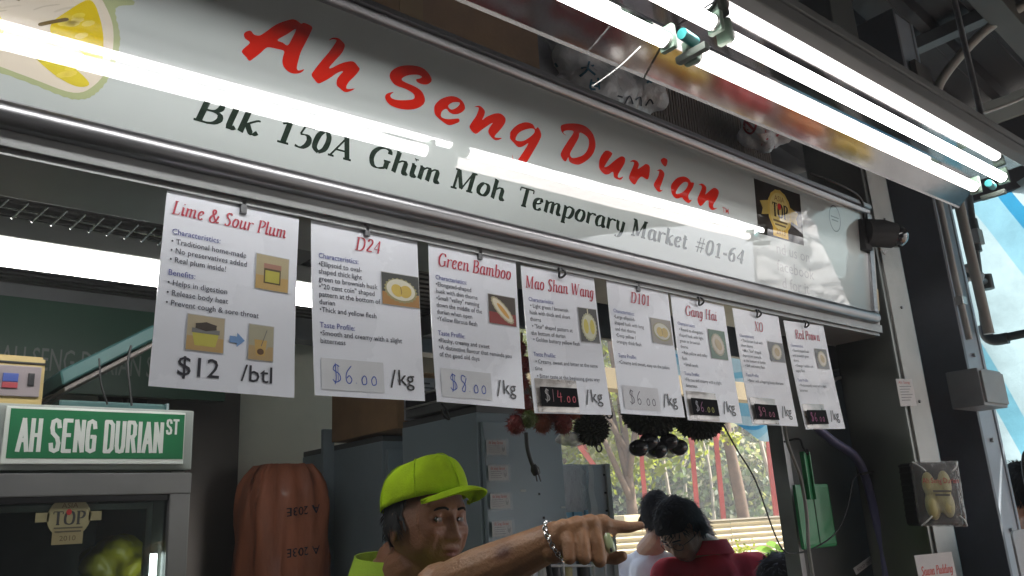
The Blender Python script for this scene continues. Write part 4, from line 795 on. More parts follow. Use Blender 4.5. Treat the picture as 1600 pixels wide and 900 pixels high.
def f(a, b):
    z = 3.02 - b * 2.7; y0 = -.12 + .75 * b ** .8; y = y0 + a * (2.3 - y0)
    return V((4.2 + .30 * b + .05 * math.sin(y * 5 + b * 2.2) + .025 * math.sin(y * 11 - b * 4) + .03 * noise.noise(V((y * 3, z * 3, 0))), y, z + .05 * a + .03 * math.sin(a * 20)))
tarp('side_tarpaulin', 'tall pale blue and white striped tarpaulin curtain behind the water pipe', f, 90, 60, lambda a, b: ((-.12 + a * 2.42) * .62 + (b * 2.7) * .30 + .05 * math.sin(b * 5)) + .12)
random.seed(17)
def f(a, b):
    y = -.75 + a * 1.02 + .05 * math.sin(b * 7); z = 3.18 - b * 1.25 * (.75 + .25 * math.sin(a * 3.1)); k = noise.fractal(V((y * 5, z * 5, 2)), 1, 2, 4)
    return V((4.62 + .10 * k + .07 * math.sin(y * 19 + z * 4 + 2 * k), y, z))
o = grid('white_sheeting', f, 90, 90, mat('white_sheeting_plastic', (.75, .76, .78), .35, 0, .03, 10))
_n = MATS['white_sheeting_plastic'].node_tree; _b = _n.nodes['Principled BSDF']; _t = _n.nodes.new('ShaderNodeBsdfTranslucent'); _t.inputs[0].default_value = (.8, .82, .85, 1); _m = _n.nodes.new('ShaderNodeMixShader'); _m.inputs[0].default_value = .5; _n.links.new(_b.outputs[0], _m.inputs[1]); _n.links.new(_t.outputs[0], _m.inputs[2]); _n.links.new(_m.outputs[0], _n.nodes['Material Output'].inputs[0])
tag(o, 'crumpled white plastic sheeting in the sun that mirrors in the far end of the sign', 'plastic sheet')
# fruit table before the stall, below the photo; the lamp reflectors mirror it
ft = thing('fruit_table', 'long low fruit table in front of the stall, mirrored in the lamp reflector', 'table', (3.0, -.1, 0))
box('tabletop', (1.6, -.7, .86), (5.45, .40, .89), mat('table_plastic', (.45, .42, .36), .5), ft, .004)
for x in (1.65, 5.4):
    for y in (-.65, .35): tube('leg', [(x, y, 0), (x, y, .86)], .02, STEEL, ft, 8, 1)
FC = [mat('red_fruit', (.50, .02, .02), .35), mat('yellow_fruit', (.62, .42, .03), .35), mat('orange_fruit', (.60, .20, .03), .35), mat('green_fruit', (.16, .26, .03), .4)]
_bm = bmesh.new(); add_ell(_bm, (0, 0, 0), (.045, .045, .045), 2); fm = bpy.data.meshes.new('fruit'); _bm.to_mesh(fm); _bm.free()
for p_ in fm.polygons: p_.use_smooth = True
for k in range(12):
    cx, cy = 1.92 + (k % 6) * .62, -.42 + (k // 6) * .54; m_ = FC[(0, 0, 1, 0, 2, 1, 0, 2, 0, 1, 0, 3)[k]]; me_ = fm.copy(); me_.materials.append(m_)
    t = thing('fruit_tray', 'tray of %s fruit, number %s from the near end, %s row of the table' % (('red', 'red', 'yellow', 'red', 'orange', 'yellow', 'red', 'orange', 'red', 'yellow', 'red', 'green')[k], ('one', 'two', 'three', 'four', 'five', 'six')[k % 6], ('front', 'back')[k // 6]), 'fruit tray', (cx, cy, .89), 'fruit trays on the table')
    box('tray', (cx - .26, cy - .26, .89), (cx + .26, cy + .26, .93), mat('white_tray', (.6, .6, .6), .5), t)
    for i in range(5):
        for j in range(5):
            o = link('fruit', me_, None, t); o.location = (cx - .19 + i * .095 + random.uniform(-.01, .01), cy - .19 + j * .095 + random.uniform(-.01, .01), .965 + random.uniform(0, .03))
lo1, lo2, hi1, hi2 = onY(1000, 612, 3.7), onY(1262, 712, 3.7), onY(1000, 460, 3.42), onY(1262, 505, 3.42)
def f(a, b):
    p = hi1.lerp(hi2, a).lerp(lo1.lerp(lo2, a), b); return p + V((0, .04 * math.sin(a * 14 + b * 3), .03 * math.sin(a * 17) * b))
tarp('awning_tarpaulin', 'pale striped tarpaulin awning sloping across the opening below the far cards', f, 50, 20, lambda a, b: a * 1.1 + b * 1.3)

# ================================================================ SIDE PANEL WITH HANGING THINGS
pan = thing('partition_wall', 'dark green-grey metal partition behind the far price card', 'partition', (2.4, 1.42, 0))
PANM = mat('dark_side_panel', (.085, .092, .085), .5, .2, .15, 3, dirt=.25)
box('panel', (2.31, 1.42, 0), (2.82, 1.45, 2.6), PANM, pan, .002)
box('edge_trim', (2.29, 1.405, 0), (2.315, 1.455, 2.6), STEEL, pan, .002)
a = onY(1340, 520, 1.39); box('trim_rod', (a.x, 1.385, 0), (a.x + .012, 1.40, 2.5), STEEL, pan, .002)
cb = thing('cutting_board', 'green plastic cutting board hanging by its handle on a hook', 'cutting board', onY(1262, 700, 1.34))
GP = mat('green_plastic', (.03, .30, .11), .4, 0, .08, 6, coat=.2)
a, b = onY(1240, 757, 1.34), onY(1307, 853, 1.34)
box('blade', (a.x, 1.335, b.z), (b.x, 1.347, a.z), GP, cb, .010)
h0, h1 = onY(1249, 706, 1.335), onY(1272, 780, 1.335)
box('handle', (h0.x, 1.330, h1.z), (h1.x - .004, 1.336, h0.z), GP, cb, .003)
for x in (h0.x + .003, h1.x - .008): box('handle_rib', (x - .002, 1.322, h1.z), (x + .002, 1.331, h0.z), GP, cb, .001)
box('blade_seam', ((h1.x - .004), 1.3335, b.z + .01), (h1.x, 1.3345, a.z - .01), mat('dark_green', (.02, .12, .05), .5), cb, 0)
k = (h0 + V((.012, 0, .0))); tube('hook', [k + V((-.004, .05, .035)), k + V((-.004, 0, .038)), k + V((-.012, -.014, .012)), k + V((0, -.018, -.008)), k + V((.012, -.012, .006))], .003, BLACKM, cb, 8)
bb = tag(box('blue_board', (onY(1217, 705, 1.75).x, 1.75, .9), (onY(1246, 705, 1.75).x + .1, 1.765, onY(1217, 706, 1.75).z), mat('light_blue_board', (.12, .40, .62), .5, 0, .08, 5), None, .003), 'narrow light blue board just left of the green cutting board', 'board')
tube('eyelet', [onY(1224, 713, 1.745) + V((.006 * math.cos(t), 0, .006 * math.sin(t))) for t in (0, 1.05, 2.1, 3.15, 4.2, 5.25)], .002, BLACKM, bb, 6, 2, True)
HOSE = mat('violet_hose', (.10, .10, .20), .4, 0, .08)
tag(tube('blue_hose', [onY(1268, 660, 1.33), onY(1300, 688, 1.33), onY(1335, 712, 1.32), onY(1352, 745, 1.32), onY(1366, 800, 1.32), onY(1378, 850, 1.32), onY(1388, 915, 1.32)], .0135, HOSE), 'thick violet blue hose curving down the dark side panel', 'hose')
tag(tube('white_cable', [onY(1290, 536, 1.36), onY(1318, 545, 1.36), onY(1340, 580, 1.36), onY(1352, 640, 1.36), onY(1352, 690, 1.36), onY(1358, 730, 1.36)], .006, CABLE), 'white cable looping down beside the small grey socket box', 'cable')
tag(tube('white_cable', [onY(1298, 600, 1.36), onY(1312, 590, 1.36), onY(1330, 598, 1.36), onY(1345, 640, 1.36), onY(1356, 720, 1.34), onY(1375, 880, 1.34), onY(1380, 940, 1.34)], .006, CABLE), 'second white cable that runs down the whole side panel', 'cable')
tag(tube('grey_cable', [onY(1223, 640, 1.25), onY(1230, 690, 1.25), onY(1250, 745, 1.27), onY(1260, 800, 1.27), onY(1264, 860, 1.27), onY(1275, 930, 1.27)], .005, mat('grey_cable', (.22, .22, .20), .5)), 'grey cable hanging in front of the green cutting board', 'cable')
tag(tube('black_wire', [onY(1131, 665, 1.27), onY(1150, 700, 1.27), onY(1180, 750, 1.27), onY(1205, 820, 1.27), onY(1222, 857, 1.27), onY(1240, 865, 1.28), onY(1275, 855, 1.30), onY(1308, 830, 1.31), onY(1325, 790, 1.31), onY(1333, 750, 1.31), onY(1345, 740, 1.31), onY(1362, 738, 1.31)], .0022, BCABLE), 'thin black wire sagging from behind the cards to the hose tie', 'wire')
a = onY(1302, 537, 1.38); b = onY(1322, 578, 1.38); sb = tag(box('socket_box', (a.x, 1.33, b.z), (b.x, 1.42, a.z), mat('socket_grey', (.20, .21, .21), .4, .3, .1), None, .004), 'small grey socket box behind the edge of the Red Prawn card', 'electric box')
tube('hose_tie', [onY(1345, 741, 1.30), onY(1364, 737, 1.30)], .004, BLACKM, bpy.data.objects['blue_hose'], 6, 1)
def dr(p, w, h): p.text('SOLD OUT', w * .1, h * .28, h * .55, (.10, .06, .06), 2, width=w * .8)
a = onY(1333, 888, 1.38); b = onY(1362, 867, 1.38); d = V((.012, 0, -.02))
paper('sold_out_tag', 'small tilted paper tag reading SOLD OUT on the side panel', 'tag', a, b, d, PAPER, dr)

# ================================================================ ON TOP OF THE SIGN
structure(box('bounce_paving', (2.6, 2.0, .004), (12, 8.2, .012), mat('pale_bounce_ground', (.48, .46, .42), .8, 0, .15, 2, dirt=.2), None, 0))  # pale ground added to bounce sunlight up onto the people
ZT = 2.60
tb = thing('top_shelf', 'dark plank shelf behind the sign carrying boxes and bags', 'shelf', (1.3, 1.45, 2.58))
box('plank', (-1, 1.20, 2.553), (2.5, 1.75, 2.585), DSTEEL, tb, .003)
def carton(name, label, x0, x1, y0, y1, z0, z1, m, rz=0, parent=None):
    t = thing(name, label, 'box', ((x0 + x1) / 2, (y0 + y1) / 2, z0)); t.rotation_euler = (0, 0, rz)
    w, d, h = (x1 - x0) / 2, (y1 - y0) / 2, z1 - z0; M = world_of(t)
    box('carton', (-w, -d, 0), (w, d, h), m, t, .004, M)
    box('tape', (-.03, -d - .001, h * .02), (.03, d + .001, h + .001), mat('parcel_tape', (.34, .24, .13), .25, 0, .1, coat=.5), t, 0, M)
    box('flap', (-w + .002, -d - .006, h - .012), (w - .002, -d + .001, h - .001), m, t, .001, M)
    return t
carton('carton_box', 'shadowed brown cardboard box on the shelf at the top edge of the photo', .50, 1.24, 1.27, 1.62, 2.585, 2.83, CARTON, .0)
tag(box('picture_frame', (1.02, 1.20, 2.78), (1.30, 1.235, 2.95), mat('grey_frame_edge', (.09, .09, .10), .5), None, .003), 'thin grey framed board leaning on the brown box behind the sign', 'board')
# corrugated plastic box
RIB = mat('ribbed_brown_board', (.17, .14, .12), .75, 0, .12, 10)
cbx = thing('ribbed_box', 'brown ribbed box between the two printed plastic bags', 'box', (2.0, 1.4, 2.585))
box('box_core', (1.70, 1.335, 2.585), (2.34, 1.62, 2.90), RIB, cbx)
bm = bmesh.new()
for k in range(48): x = 1.705 + k * .0133; add_box(bm, (x, 1.329, 2.59), (x + .007, 1.337, 2.89))
tag(fin(bm, 'ribs', RIB, cbx), kind='stuff')
def lumpbag(name, label, c, r, m, prints, col, seed, nl=16, flat=.5):
    random.seed(seed); bm = bmesh.new(); c = V(c)
    for k in range(nl):
        p = V((random.uniform(-1, 1) * r[0] * .7, random.uniform(-1, 1) * r[1] * .6, random.uniform(-.8, .8) * r[2] * .75)); s = random.uniform(.32, .5)
        add_ell(bm, c + p, (r[0] * s, r[1] * s * 1.2, r[2] * s * 1.1), 2)
    add_ell(bm, c, (r[0] * .8, r[1] * .8, r[2] * .85), 3)
    me = remesh(bm, min(r) * .09, 2)
    nl_ = [V(v.normal) for v in me.vertices]
    for v, vn in zip(me.vertices, nl_):
        nv = V(v.co); k = noise.fractal(nv * 22, 1, 2, 4) * .006 + abs(noise.noise(nv * 14)) * .010
        v.co = nv + vn * (k - .005)
    t = link(name, me, m, None, True); tag(t, label, 'bag')
    return t
BAGM = film('printed_white_bag', (.90, .91, .94), .18, .62, .9, 40)
b1 = lumpbag('plastic_bag', 'crumpled clear bag with blue Chinese characters lying on the shelf above the sign', (1.48, 1.27, 2.675), (.19, .09, .105), BAGM, None, None, 4)
b2 = lumpbag('plastic_bag', 'crumpled white bag with red printed circles at the far end of the shelf', onY(1190, 206, 1.25), (.12, .055, .065), BAGM, None, None, 9)
def onbag(bag, strokes, col, w, name):
    "lay strokes (points on the measured rays) onto the bag surface"
    bm = bmesh.new(); bm.from_mesh(bag.data); 
    from mathutils.bvhtree import BVHTree
    tr = BVHTree.FromBMesh(bm); bm.free(); p = Print(); vs = []; fs = []
    for st in strokes:
        P = cr([(a, b, 0) for a, b in st], 4) if len(st) > 2 else [V((a, b, 0)) for a, b in st]; prev = None
        for i, a in enumerate(P):
            h = tr.ray_cast(CAM, ray(a.x, a.y))
            if h[0] is None: prev = None; continue
            n_ = P[min(i + 1, len(P) - 1)] - P[max(0, i - 1)]; n_ = V((-n_.y, n_.x, 0)).normalized() * w
            q1 = tr.ray_cast(CAM, ray(a.x + n_.x, a.y + n_.y)); q2 = tr.ray_cast(CAM, ray(a.x - n_.x, a.y - n_.y))
            if q1[0] is None or q2[0] is None: prev = None; continue
            k = len(vs); vs += [q1[0] + q1[1] * .002, q2[0] + q2[1] * .002]
            if prev is not None: fs.append((prev, prev + 1, k + 1, k))
            prev = k
    if vs: pyd(name, vs, fs, mat(name, col, .5, 0, .1), bag)
onbag(b1, [[(908, 108), (928, 103)], [(920, 96), (917, 110), (906, 120)], [(918, 108), (930, 118)], [(921, 130), (938, 130)], [(924, 124), (922, 138), (930, 140)], [(934, 122), (936, 140)], [(926, 134), (936, 136)], [(868, 98), (872, 104)], [(1008, 122), (1018, 130)], [(1010, 130), (1020, 124)], [(1014, 118), (1016, 134)]], (.03, .14, .22), 1.6, 'blue_character_print')
onbag(b1, [[(975, 162), (983, 150), (988, 163)], [(992, 156), (1000, 152), (1001, 166)], [(1008, 165), (1015, 155), (1020, 162)], [(964, 150), (972, 152)]], (.02, .03, .05), 1.2, 'black_character_print')
onbag(b2, [[(1172 + 9 * math.cos(t), 195 + 13 * math.sin(t)) for t in [k * .7 for k in range(10)]], [(1166, 190), (1178, 202)], [(1178, 188), (1168, 202)], [(1195, 206), (1206, 202)], [(1200, 198), (1198, 218)], [(1212, 212), (1230, 206)], [(1216, 222), (1234, 220)], [(1222, 205), (1220, 228)], [(1190, 225), (1210, 230)], [(1160, 180), (1150, 190)]], (.38, .03, .05), 1.8, 'red_circle_print')
tag(box('slotted_bracket', (2.44, 1.19, 2.575), (2.60, 1.23, 2.60), STEEL, None, .002), 'short slotted steel bracket at the far end of the shelf', 'bracket')

# ================================================================ LEFT: FRIDGE AND WHAT STANDS ON IT
FX1, FY = .667, 1.90
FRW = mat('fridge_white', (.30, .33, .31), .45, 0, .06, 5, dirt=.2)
FRG = mat('fridge_grey_frame', (.20, .20, .20), .35, .5, .08, 10)
fr = thing('display_fridge', 'glass-door display fridge with a green street sign on its white header', 'fridge', (.34, 2.2, 0))
ztop, zh = 1.902, 1.772
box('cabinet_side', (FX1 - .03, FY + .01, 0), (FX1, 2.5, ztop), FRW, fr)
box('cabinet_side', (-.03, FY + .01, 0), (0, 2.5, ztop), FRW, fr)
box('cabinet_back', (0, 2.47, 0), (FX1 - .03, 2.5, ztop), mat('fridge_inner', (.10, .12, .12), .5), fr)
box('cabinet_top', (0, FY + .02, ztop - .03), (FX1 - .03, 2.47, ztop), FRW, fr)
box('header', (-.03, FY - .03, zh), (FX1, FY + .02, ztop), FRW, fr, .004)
z1 = zh - .006; dz = .045
box('door_frame_top', (-.03, FY - .035, z1 - dz), (FX1, FY, z1), FRG, fr)
box('door_stile', (FX1 - .045, FY - .035, .15), (FX1 - .001, FY, z1 - dz), FRG, fr)
box('door_stile', (-.03, FY - .035, .15), (.015, FY, z1 - dz), FRG, fr)
box('door_frame_bottom', (-.03, FY - .035, .08), (FX1, FY, .15), FRG, fr)
box('door_gasket', (.015, FY - .028, z1 - dz - .012), (FX1 - .045, FY - .005, z1 - dz), BLACKP, fr, .001)
box('inner_rail', (.03, FY - .015, z1 - dz - .028), (FX1 - .075, FY - .003, z1 - dz - .016), STEEL, fr, .001)
box('inner_rail', (FX1 - .085, FY - .015, .2), (FX1 - .072, FY - .003, z1 - dz - .016), STEEL, fr, .001)
GLS = bpy.data.materials.new('door_glass'); GLS.use_nodes = True; n = GLS.node_tree.nodes; l = GLS.node_tree.links
gl = n.new('ShaderNodeBsdfGlossy'); gl.inputs['Roughness'].default_value = .02; tr_ = n.new('ShaderNodeBsdfTransparent'); tr_.inputs[0].default_value = (.7, .76, .73, 1); fz = n.new('ShaderNodeFresnel'); fz.inputs[0].default_value = 1.9; mx = n.new('ShaderNodeMixShader')
l.new(fz.outputs[0], mx.inputs[0]); l.new(tr_.outputs[0], mx.inputs[1]); l.new(gl.outputs[0], mx.inputs[2]); l.new(mx.outputs[0], n['Material Output'].inputs[0])
box('door_glass', (.015, FY - .022, .15), (FX1 - .045, FY - .018, z1 - dz), GLS, fr, 0)
box('door_shelf', (.02, FY + .04, 1.515), (FX1 - .08, 2.45, 1.522), mat('glass_shelf_edge', (.45, .50, .48), .2, .2), fr, .001)
lt = box('reflection_bar', (FX1 - .062, FY + .02, .9), (FX1 - .045, FY + .035, 1.60), mat('reflection_glow', (1, 1, 1), .4, emit=2.0, ecol=(.92, .97, 1)), fr, .003)  # added glow in place of a lamp mirrored in the door, brightens the shelves
st = thing('street_sign', 'green street-name plate with condensed white capitals on the fridge header', 'sign', (.48, FY - .035, 1.84))
a, b = onY(14, 641, FY - .032), onY(288, 735, FY - .032)
sx0, sx1, sz0, sz1 = a.x, onY(288, 652, FY - .032).x, onY(150, 718, FY - .032).z, onY(150, 643, FY - .032).z
box('plate', (sx0 - .30 * 0 - .006, FY - .040, sz0 - .010), (sx1 + .0, FY - .033, sz1 + .004), mat('sign_plate_white', (.62, .66, .62), .4), st, .002)
p = Print(); W_ = sx1 - sx0; H_ = sz1 - sz0
p.rect(.002, .001, W_ - .002, H_ - .001, (.0, .14, .045), 1)
def cond(p, s, u, v, h, width, col, t):
    "tall condensed road-sign capitals drawn as strokes"
    G = {'A': [[(0, 0), (.5, 1), (1, 0)], [(.2, .33), (.8, .33)]], 'H': [[(.08, 0), (.08, 1)], [(.92, 0), (.92, 1)], [(.08, .5), (.92, .5)]], 'S': [[(.92, .78), (.8, .96), (.5, 1), (.15, .95), (.08, .75), (.2, .58), (.75, .42), (.92, .25), (.85, .05), (.5, 0), (.15, .04), (.06, .22)]],
         'E': [[(.9, 1), (.1, 1), (.1, 0), (.9, 0)], [(.1, .52), (.75, .52)]], 'N': [[(.08, 0), (.08, 1), (.92, 0), (.92, 1)]], 'G': [[(.92, .78), (.82, .95), (.5, 1), (.15, .95), (.07, .7), (.07, .3), (.15, .05), (.5, 0), (.9, .05), (.92, .48), (.55, .48)]],
         'D': [[(.08, 0), (.08, 1), (.6, 1), (.9, .9), (.93, .5), (.9, .1), (.6, 0), (.08, 0)]], 'U': [[(.08, 1), (.08, .2), (.2, .02), (.5, 0), (.8, .02), (.92, .2), (.92, 1)]], 'R': [[(.08, 0), (.08, 1), (.7, 1), (.9, .9), (.9, .6), (.7, .5), (.08, .5)], [(.6, .5), (.92, 0)]], 'I': [[(.5, 0), (.5, 1)]], 'T': [[(0, 1), (1, 1)], [(.5, 1), (.5, 0)]]}
    adv = {'I': .72, ' ': .8}; tot = sum(adv.get(c, 1.45) for c in s) - .45; cw = width / tot; x = u
    for c in s:
        w = .3 if c == 'I' else 1
        for stt in G.get(c, []):
            P = [(x + a_ * cw * w, v + b_ * h) for a_, b_ in stt]
            for i in range(len(P) - 1):
                (ax, ay), (bx, by) = P[i], P[i + 1]; L_ = math.hypot(bx - ax, by - ay) or 1; ex, ey = (bx - ax) / L_ * t * .3, (by - ay) / L_ * t * .3
                p.stroke([(ax - ex, ay - ey), (bx + ex, by + ey)], t, col, 2, taper=False)
        x += cw * adv.get(c, 1.45)
cond(p, 'AH SENG DURIAN', .020, H_ * .16, H_ * .62, W_ * .80, (.60, .63, .60), .0078)
cond(p, 'ST', W_ * .885, H_ * .56, H_ * .30, W_ * .072, (.60, .63, .60), .0048)
p.build('lettering', plane_map((sx0, FY - .0403, sz0), (1, 0, 0), (0, 0, 1)), PRINT, st, .0003)
# sticker on the glass
p = Print(); c0 = onY(108, 808, FY - .024)
p.ell(0, 0, .040, .040, (.26, .23, .12), 1, 30); p.rect(-.028, -.052, .028, -.02, (.24, .20, .10), 1.2); p.rect(-.06, -.008, -.036, .010, (.24, .21, .11), 1); p.rect(.036, -.008, .06, .010, (.24, .21, .11), 1)
p.text('ASIA', 0, .018, .014, (.12, .06, .02), 2, width=.03, center=True); p.script('TOP', -.030, -.014, .036, (.03, .03, .03), 2, weight=.13, shear=0, width=.06); p.ell(-.001, .010, .005, .006, (.4, .02, .02), 3, 10)
p.rect(-.026, -.022, .026, -.019, (.08, .07, .04), 2); p.rect(-.024, -.029, .024, -.026, (.08, .07, .04), 2); p.text('2010', 0, -.045, .014, (.1, .07, .03), 2, width=.03, center=True)
stk = p.build('award_sticker', plane_map(c0, (1, 0, 0), (0, 0, 1)), PRINT, None, .0003); tag(stk, 'gold round award sticker reading TOP on the fridge glass', 'sticker')
# things inside the fridge
yb = onY(200, 835, FY + .14)
yel = lumpbag('yellow_bag', 'crumpled yellow bag on the upper shelf inside the fridge', (yb.x - .01, FY + .16, 1.60), (.075, .05, .06), mat('yellow_plastic', (.42, .38, .02), .35, 0, .15, 9, bump=.4), None, None, 12)
def leafmat(name, c): return mat(name, c, .6, 0, .25, 8)
bm = bmesh.new(); random.seed(2)
for k in range(500):
    x, y = random.uniform(.2, .58), random.uniform(FY + .05, FY + .3); a = random.uniform(0, 6.28); h = random.uniform(.01, .022)
    v = [bm.verts.new(q_) for q_ in ((x, y, 1.523), (x + .006 * math.cos(a), y + .006 * math.sin(a), 1.523), (x + random.uniform(-.006, .006), y, 1.523 + h))]; bm.faces.new(v)
tag(fin(bm, 'green_turf', leafmat('turf_plastic', (.02, .10, .02))), 'green plastic grass lining the fridge shelf', 'grass lining', kind='stuff')
for (x, w, h, c) in ((.10, .05, .20, (.05, .05, .06)), (.30, .06, .16, (.20, .20, .22)), (.45, .06, .18, (.06, .10, .07))):
    t = thing('fridge_bottle', {.10: 'dark slim bottle on the lower fridge shelf at left', .30: 'pale tub on the lower fridge shelf in the middle', .45: 'dark green bottle on the lower fridge shelf at right'}[x], 'bottle', (x, FY + .2, 1.22))
    tube('body', [(x, FY + .2, 1.22), (x, FY + .2, 1.22 + h * .7), (x, FY + .2, 1.22 + h * .85)], [w * .5] * 6 + [w * .45] * 4 + [w * .3], mat('bottle%d' % int(x * 100), c, .3, 0, .1), t, 14, 5)
    tube('bottle_top', [(x, FY + .2, 1.22 + h * .84), (x, FY + .2, 1.22 + h)], w * .22, BLACKP, t, 12, 1)
# weighing scale on the fridge
sc_ = thing('weighing_scale', 'old yellowed digital weighing scale on top of the fridge', 'scale', (.25, 2.0, ztop))
SCY = mat('yellowed_plastic', (.36, .27, .10), .5, 0, .1, 8, dirt=.3)
a, b = onY(-40, 553, 1.95), onY(73, 560, 1.95); zt = onY(40, 552, 1.95).z; bx = b.x
bm = bmesh.new()
for x in (a.x - .1, bx):
    pass
vs = [(x, y, z) for x in (bx - .30, bx) for (y, z) in ((1.95, ztop + .002), (1.955, zt - .005), (1.985, zt), (2.20, zt), (2.22, ztop + .002))]
fs = [(i, (i + 1) % 5, 5 + (i + 1) % 5, 5 + i) for i in range(5)] + [(4, 3, 2, 1, 0), (5, 6, 7, 8, 9)]
bm = bmesh.new(); vv = [bm.verts.new(v) for v in vs]; [bm.faces.new([vv[i] for i in f_]) for f_ in fs]; bmesh.ops.recalc_face_normals(bm, faces=bm.faces); bmesh.ops.bevel(bm, geom=bm.edges[:], offset=.005, segments=2, affect='EDGES'); fin(bm, 'housing', SCY, sc_)
box('display_panel', (bx - .29, 1.945, ztop + .026), (bx - .008, 1.953, zt - .028), mat('scale_panel', (.20, .17, .18), .4), sc_, .002)
box('display_window', (bx - .28, 1.942, ztop + .045), (bx - .085, 1.947, zt - .045), mat('lcd_dark', (.02, .025, .02), .15), sc_, .001)
box('blue_badge', (bx - .078, 1.941, ztop + .055), (bx - .050, 1.947, zt - .045), mat('blue_badge', (.03, .06, .25), .4), sc_, .001)
box('red_badge', (bx - .078, 1.941, ztop + .042), (bx - .050, 1.947, ztop + .054), mat('red_badge', (.25, .03, .04), .4), sc_, .001)
box('switch', (bx - .032, 1.941, ztop + .048), (bx - .020, 1.948, ztop + .075), BLACKP, sc_, .002)
box('groove', (bx - .29, 1.951, zt - .022), (bx + .0005, 1.956, zt - .018), BLACKM, sc_, 0)
tube('pan', [(bx - .2, 2.08, zt + .005), (bx - .2, 2.08, zt + .02), (bx - .2, 2.08, zt + .03)], [.05] * 5 + [.12] * 5 + [.13], CAPW, sc_, 24, 5)
# teal case behind
TC = mat('teal_case', (.035, .11, .11), .5, 0, .12, 6, dirt=.2)
tc_ = thing('teal_case', 'open teal case with a tilted lid behind the weighing scale', 'case', (.6, 2.1, ztop))
a = onY(100, 625, 2.08); b = onY(262, 607, 2.08)
box('case_body', (a.x - .01, 2.08, ztop + .002), (b.x, 2.35, ztop + .045), TC, tc_, .006)
box('case_end', (b.x, 2.08, ztop + .002), (b.x + .006, 2.35, ztop + .047), mat('case_trim', (.25, .32, .34), .4), tc_, .001)
a1 = onY(98, 602, 2.08); b1_ = onY(245, 528, 2.08)
obox('case_lid', a1, (b1_ - a1), (0, .26, 0), (-.008, 0, .034), TC, tc_, .004)
obox('lid_rim', a1 + V((.006, .004, -.014)), (b1_ - a1), (0, .25, 0), (-.002, 0, .010), mat('lid_rim', (.16, .14, .13), .5), tc_, .002)
tag(tube('black_wire', [onY(155, 560, 2.04), onY(158, 600, 2.04), onY(168, 632, 2.04)], .0022, BCABLE), 'short black wire hanging over the teal case, left of the lid middle', 'wire')
tag(tube('black_wire', [onY(205, 540, 2.04), onY(200, 570, 2.04), onY(206, 634, 2.04)], .0028, BCABLE), 'long black wire hanging over the raised end of the teal lid', 'wire')
# wire mesh strip
ms = thing('wire_rack_edge', 'thin wire rack edge with slanting hooks under the green header board', 'rack', (.3, 1.4, 2.28))
a, b = onY(-60, 312, 1.45), onY(262, 372, 1.45)
WR = mat('bright_wire', (.6, .6, .58), .25, 1)
tube('rack_wire', [a, b], .0016, WR, ms, 6, 1)
for k in range(11):
    p = a.lerp(b, (k + .5) / 11 + .02); tube('slanting_hook', [p + V((-.008, 0, -.016)), p + V((.012, -.006, .012))], .0017, WR, ms, 6, 1)

# ================================================================ MIDDLE: CABINETS, SACK, CARTONS
BRUSHP = mat('smeared_steel_sheet', (.13, .12, .11), .28, .8, .25, 2, stretch=(1, 1, .15), bump=.1)
wpnl = thing('steel_sheet', 'smeared upright stainless sheet between the fridge and the orange sack', 'panel', (1.0, 2.9, 0))
box('sheet', (.72, 2.88, 0), (1.19, 2.90, 2.3), BRUSHP, wpnl, .001)
CABG = mat('pale_blue_cabinet', (.25, .31, .35), .5, .1, .06, 4, dirt=.2)
def cabinet(name, label, x0, x1, y0, y1, z):
    t = thing(name, label, 'cabinet', ((x0 + x1) / 2, (y0 + y1) / 2, 0))
    box('cabinet_body', (x0, y0, 0), (x1, y1, z), CABG, t, .004)
    box('top_cap', (x0 + .002, y0 + .002, z), (x1 - .002, y1 - .002, z + .02), DSTEEL, t, .003)
    box('door', (x0 + .01, y0 - .018, .1), (x1 - .01, y0 - .002, z - .03), CABG, t, .004)
    box('handle', (x1 - .04, y0 - .035, .9), (x1 - .025, y0 - .017, 1.1), STEEL, t, .003)
    return t
cabinet('metal_cabinet', 'grey-blue metal cabinet under the brown labelled carton', 1.545, 2.1, 2.50, 3.1, 1.92)
cabinet('metal_cabinet', 'grey-blue metal cabinet with clear pockets of small cards on its side', 1.53, 1.865, 1.945, 2.35, 1.945)
a, b = onY(505, 690, 2.78), onY(600, 690, 2.78)
box('grey_partition', (1.5, 2.84, 0), (1.545, 2.86, 2.0), CABG, stall, .002)
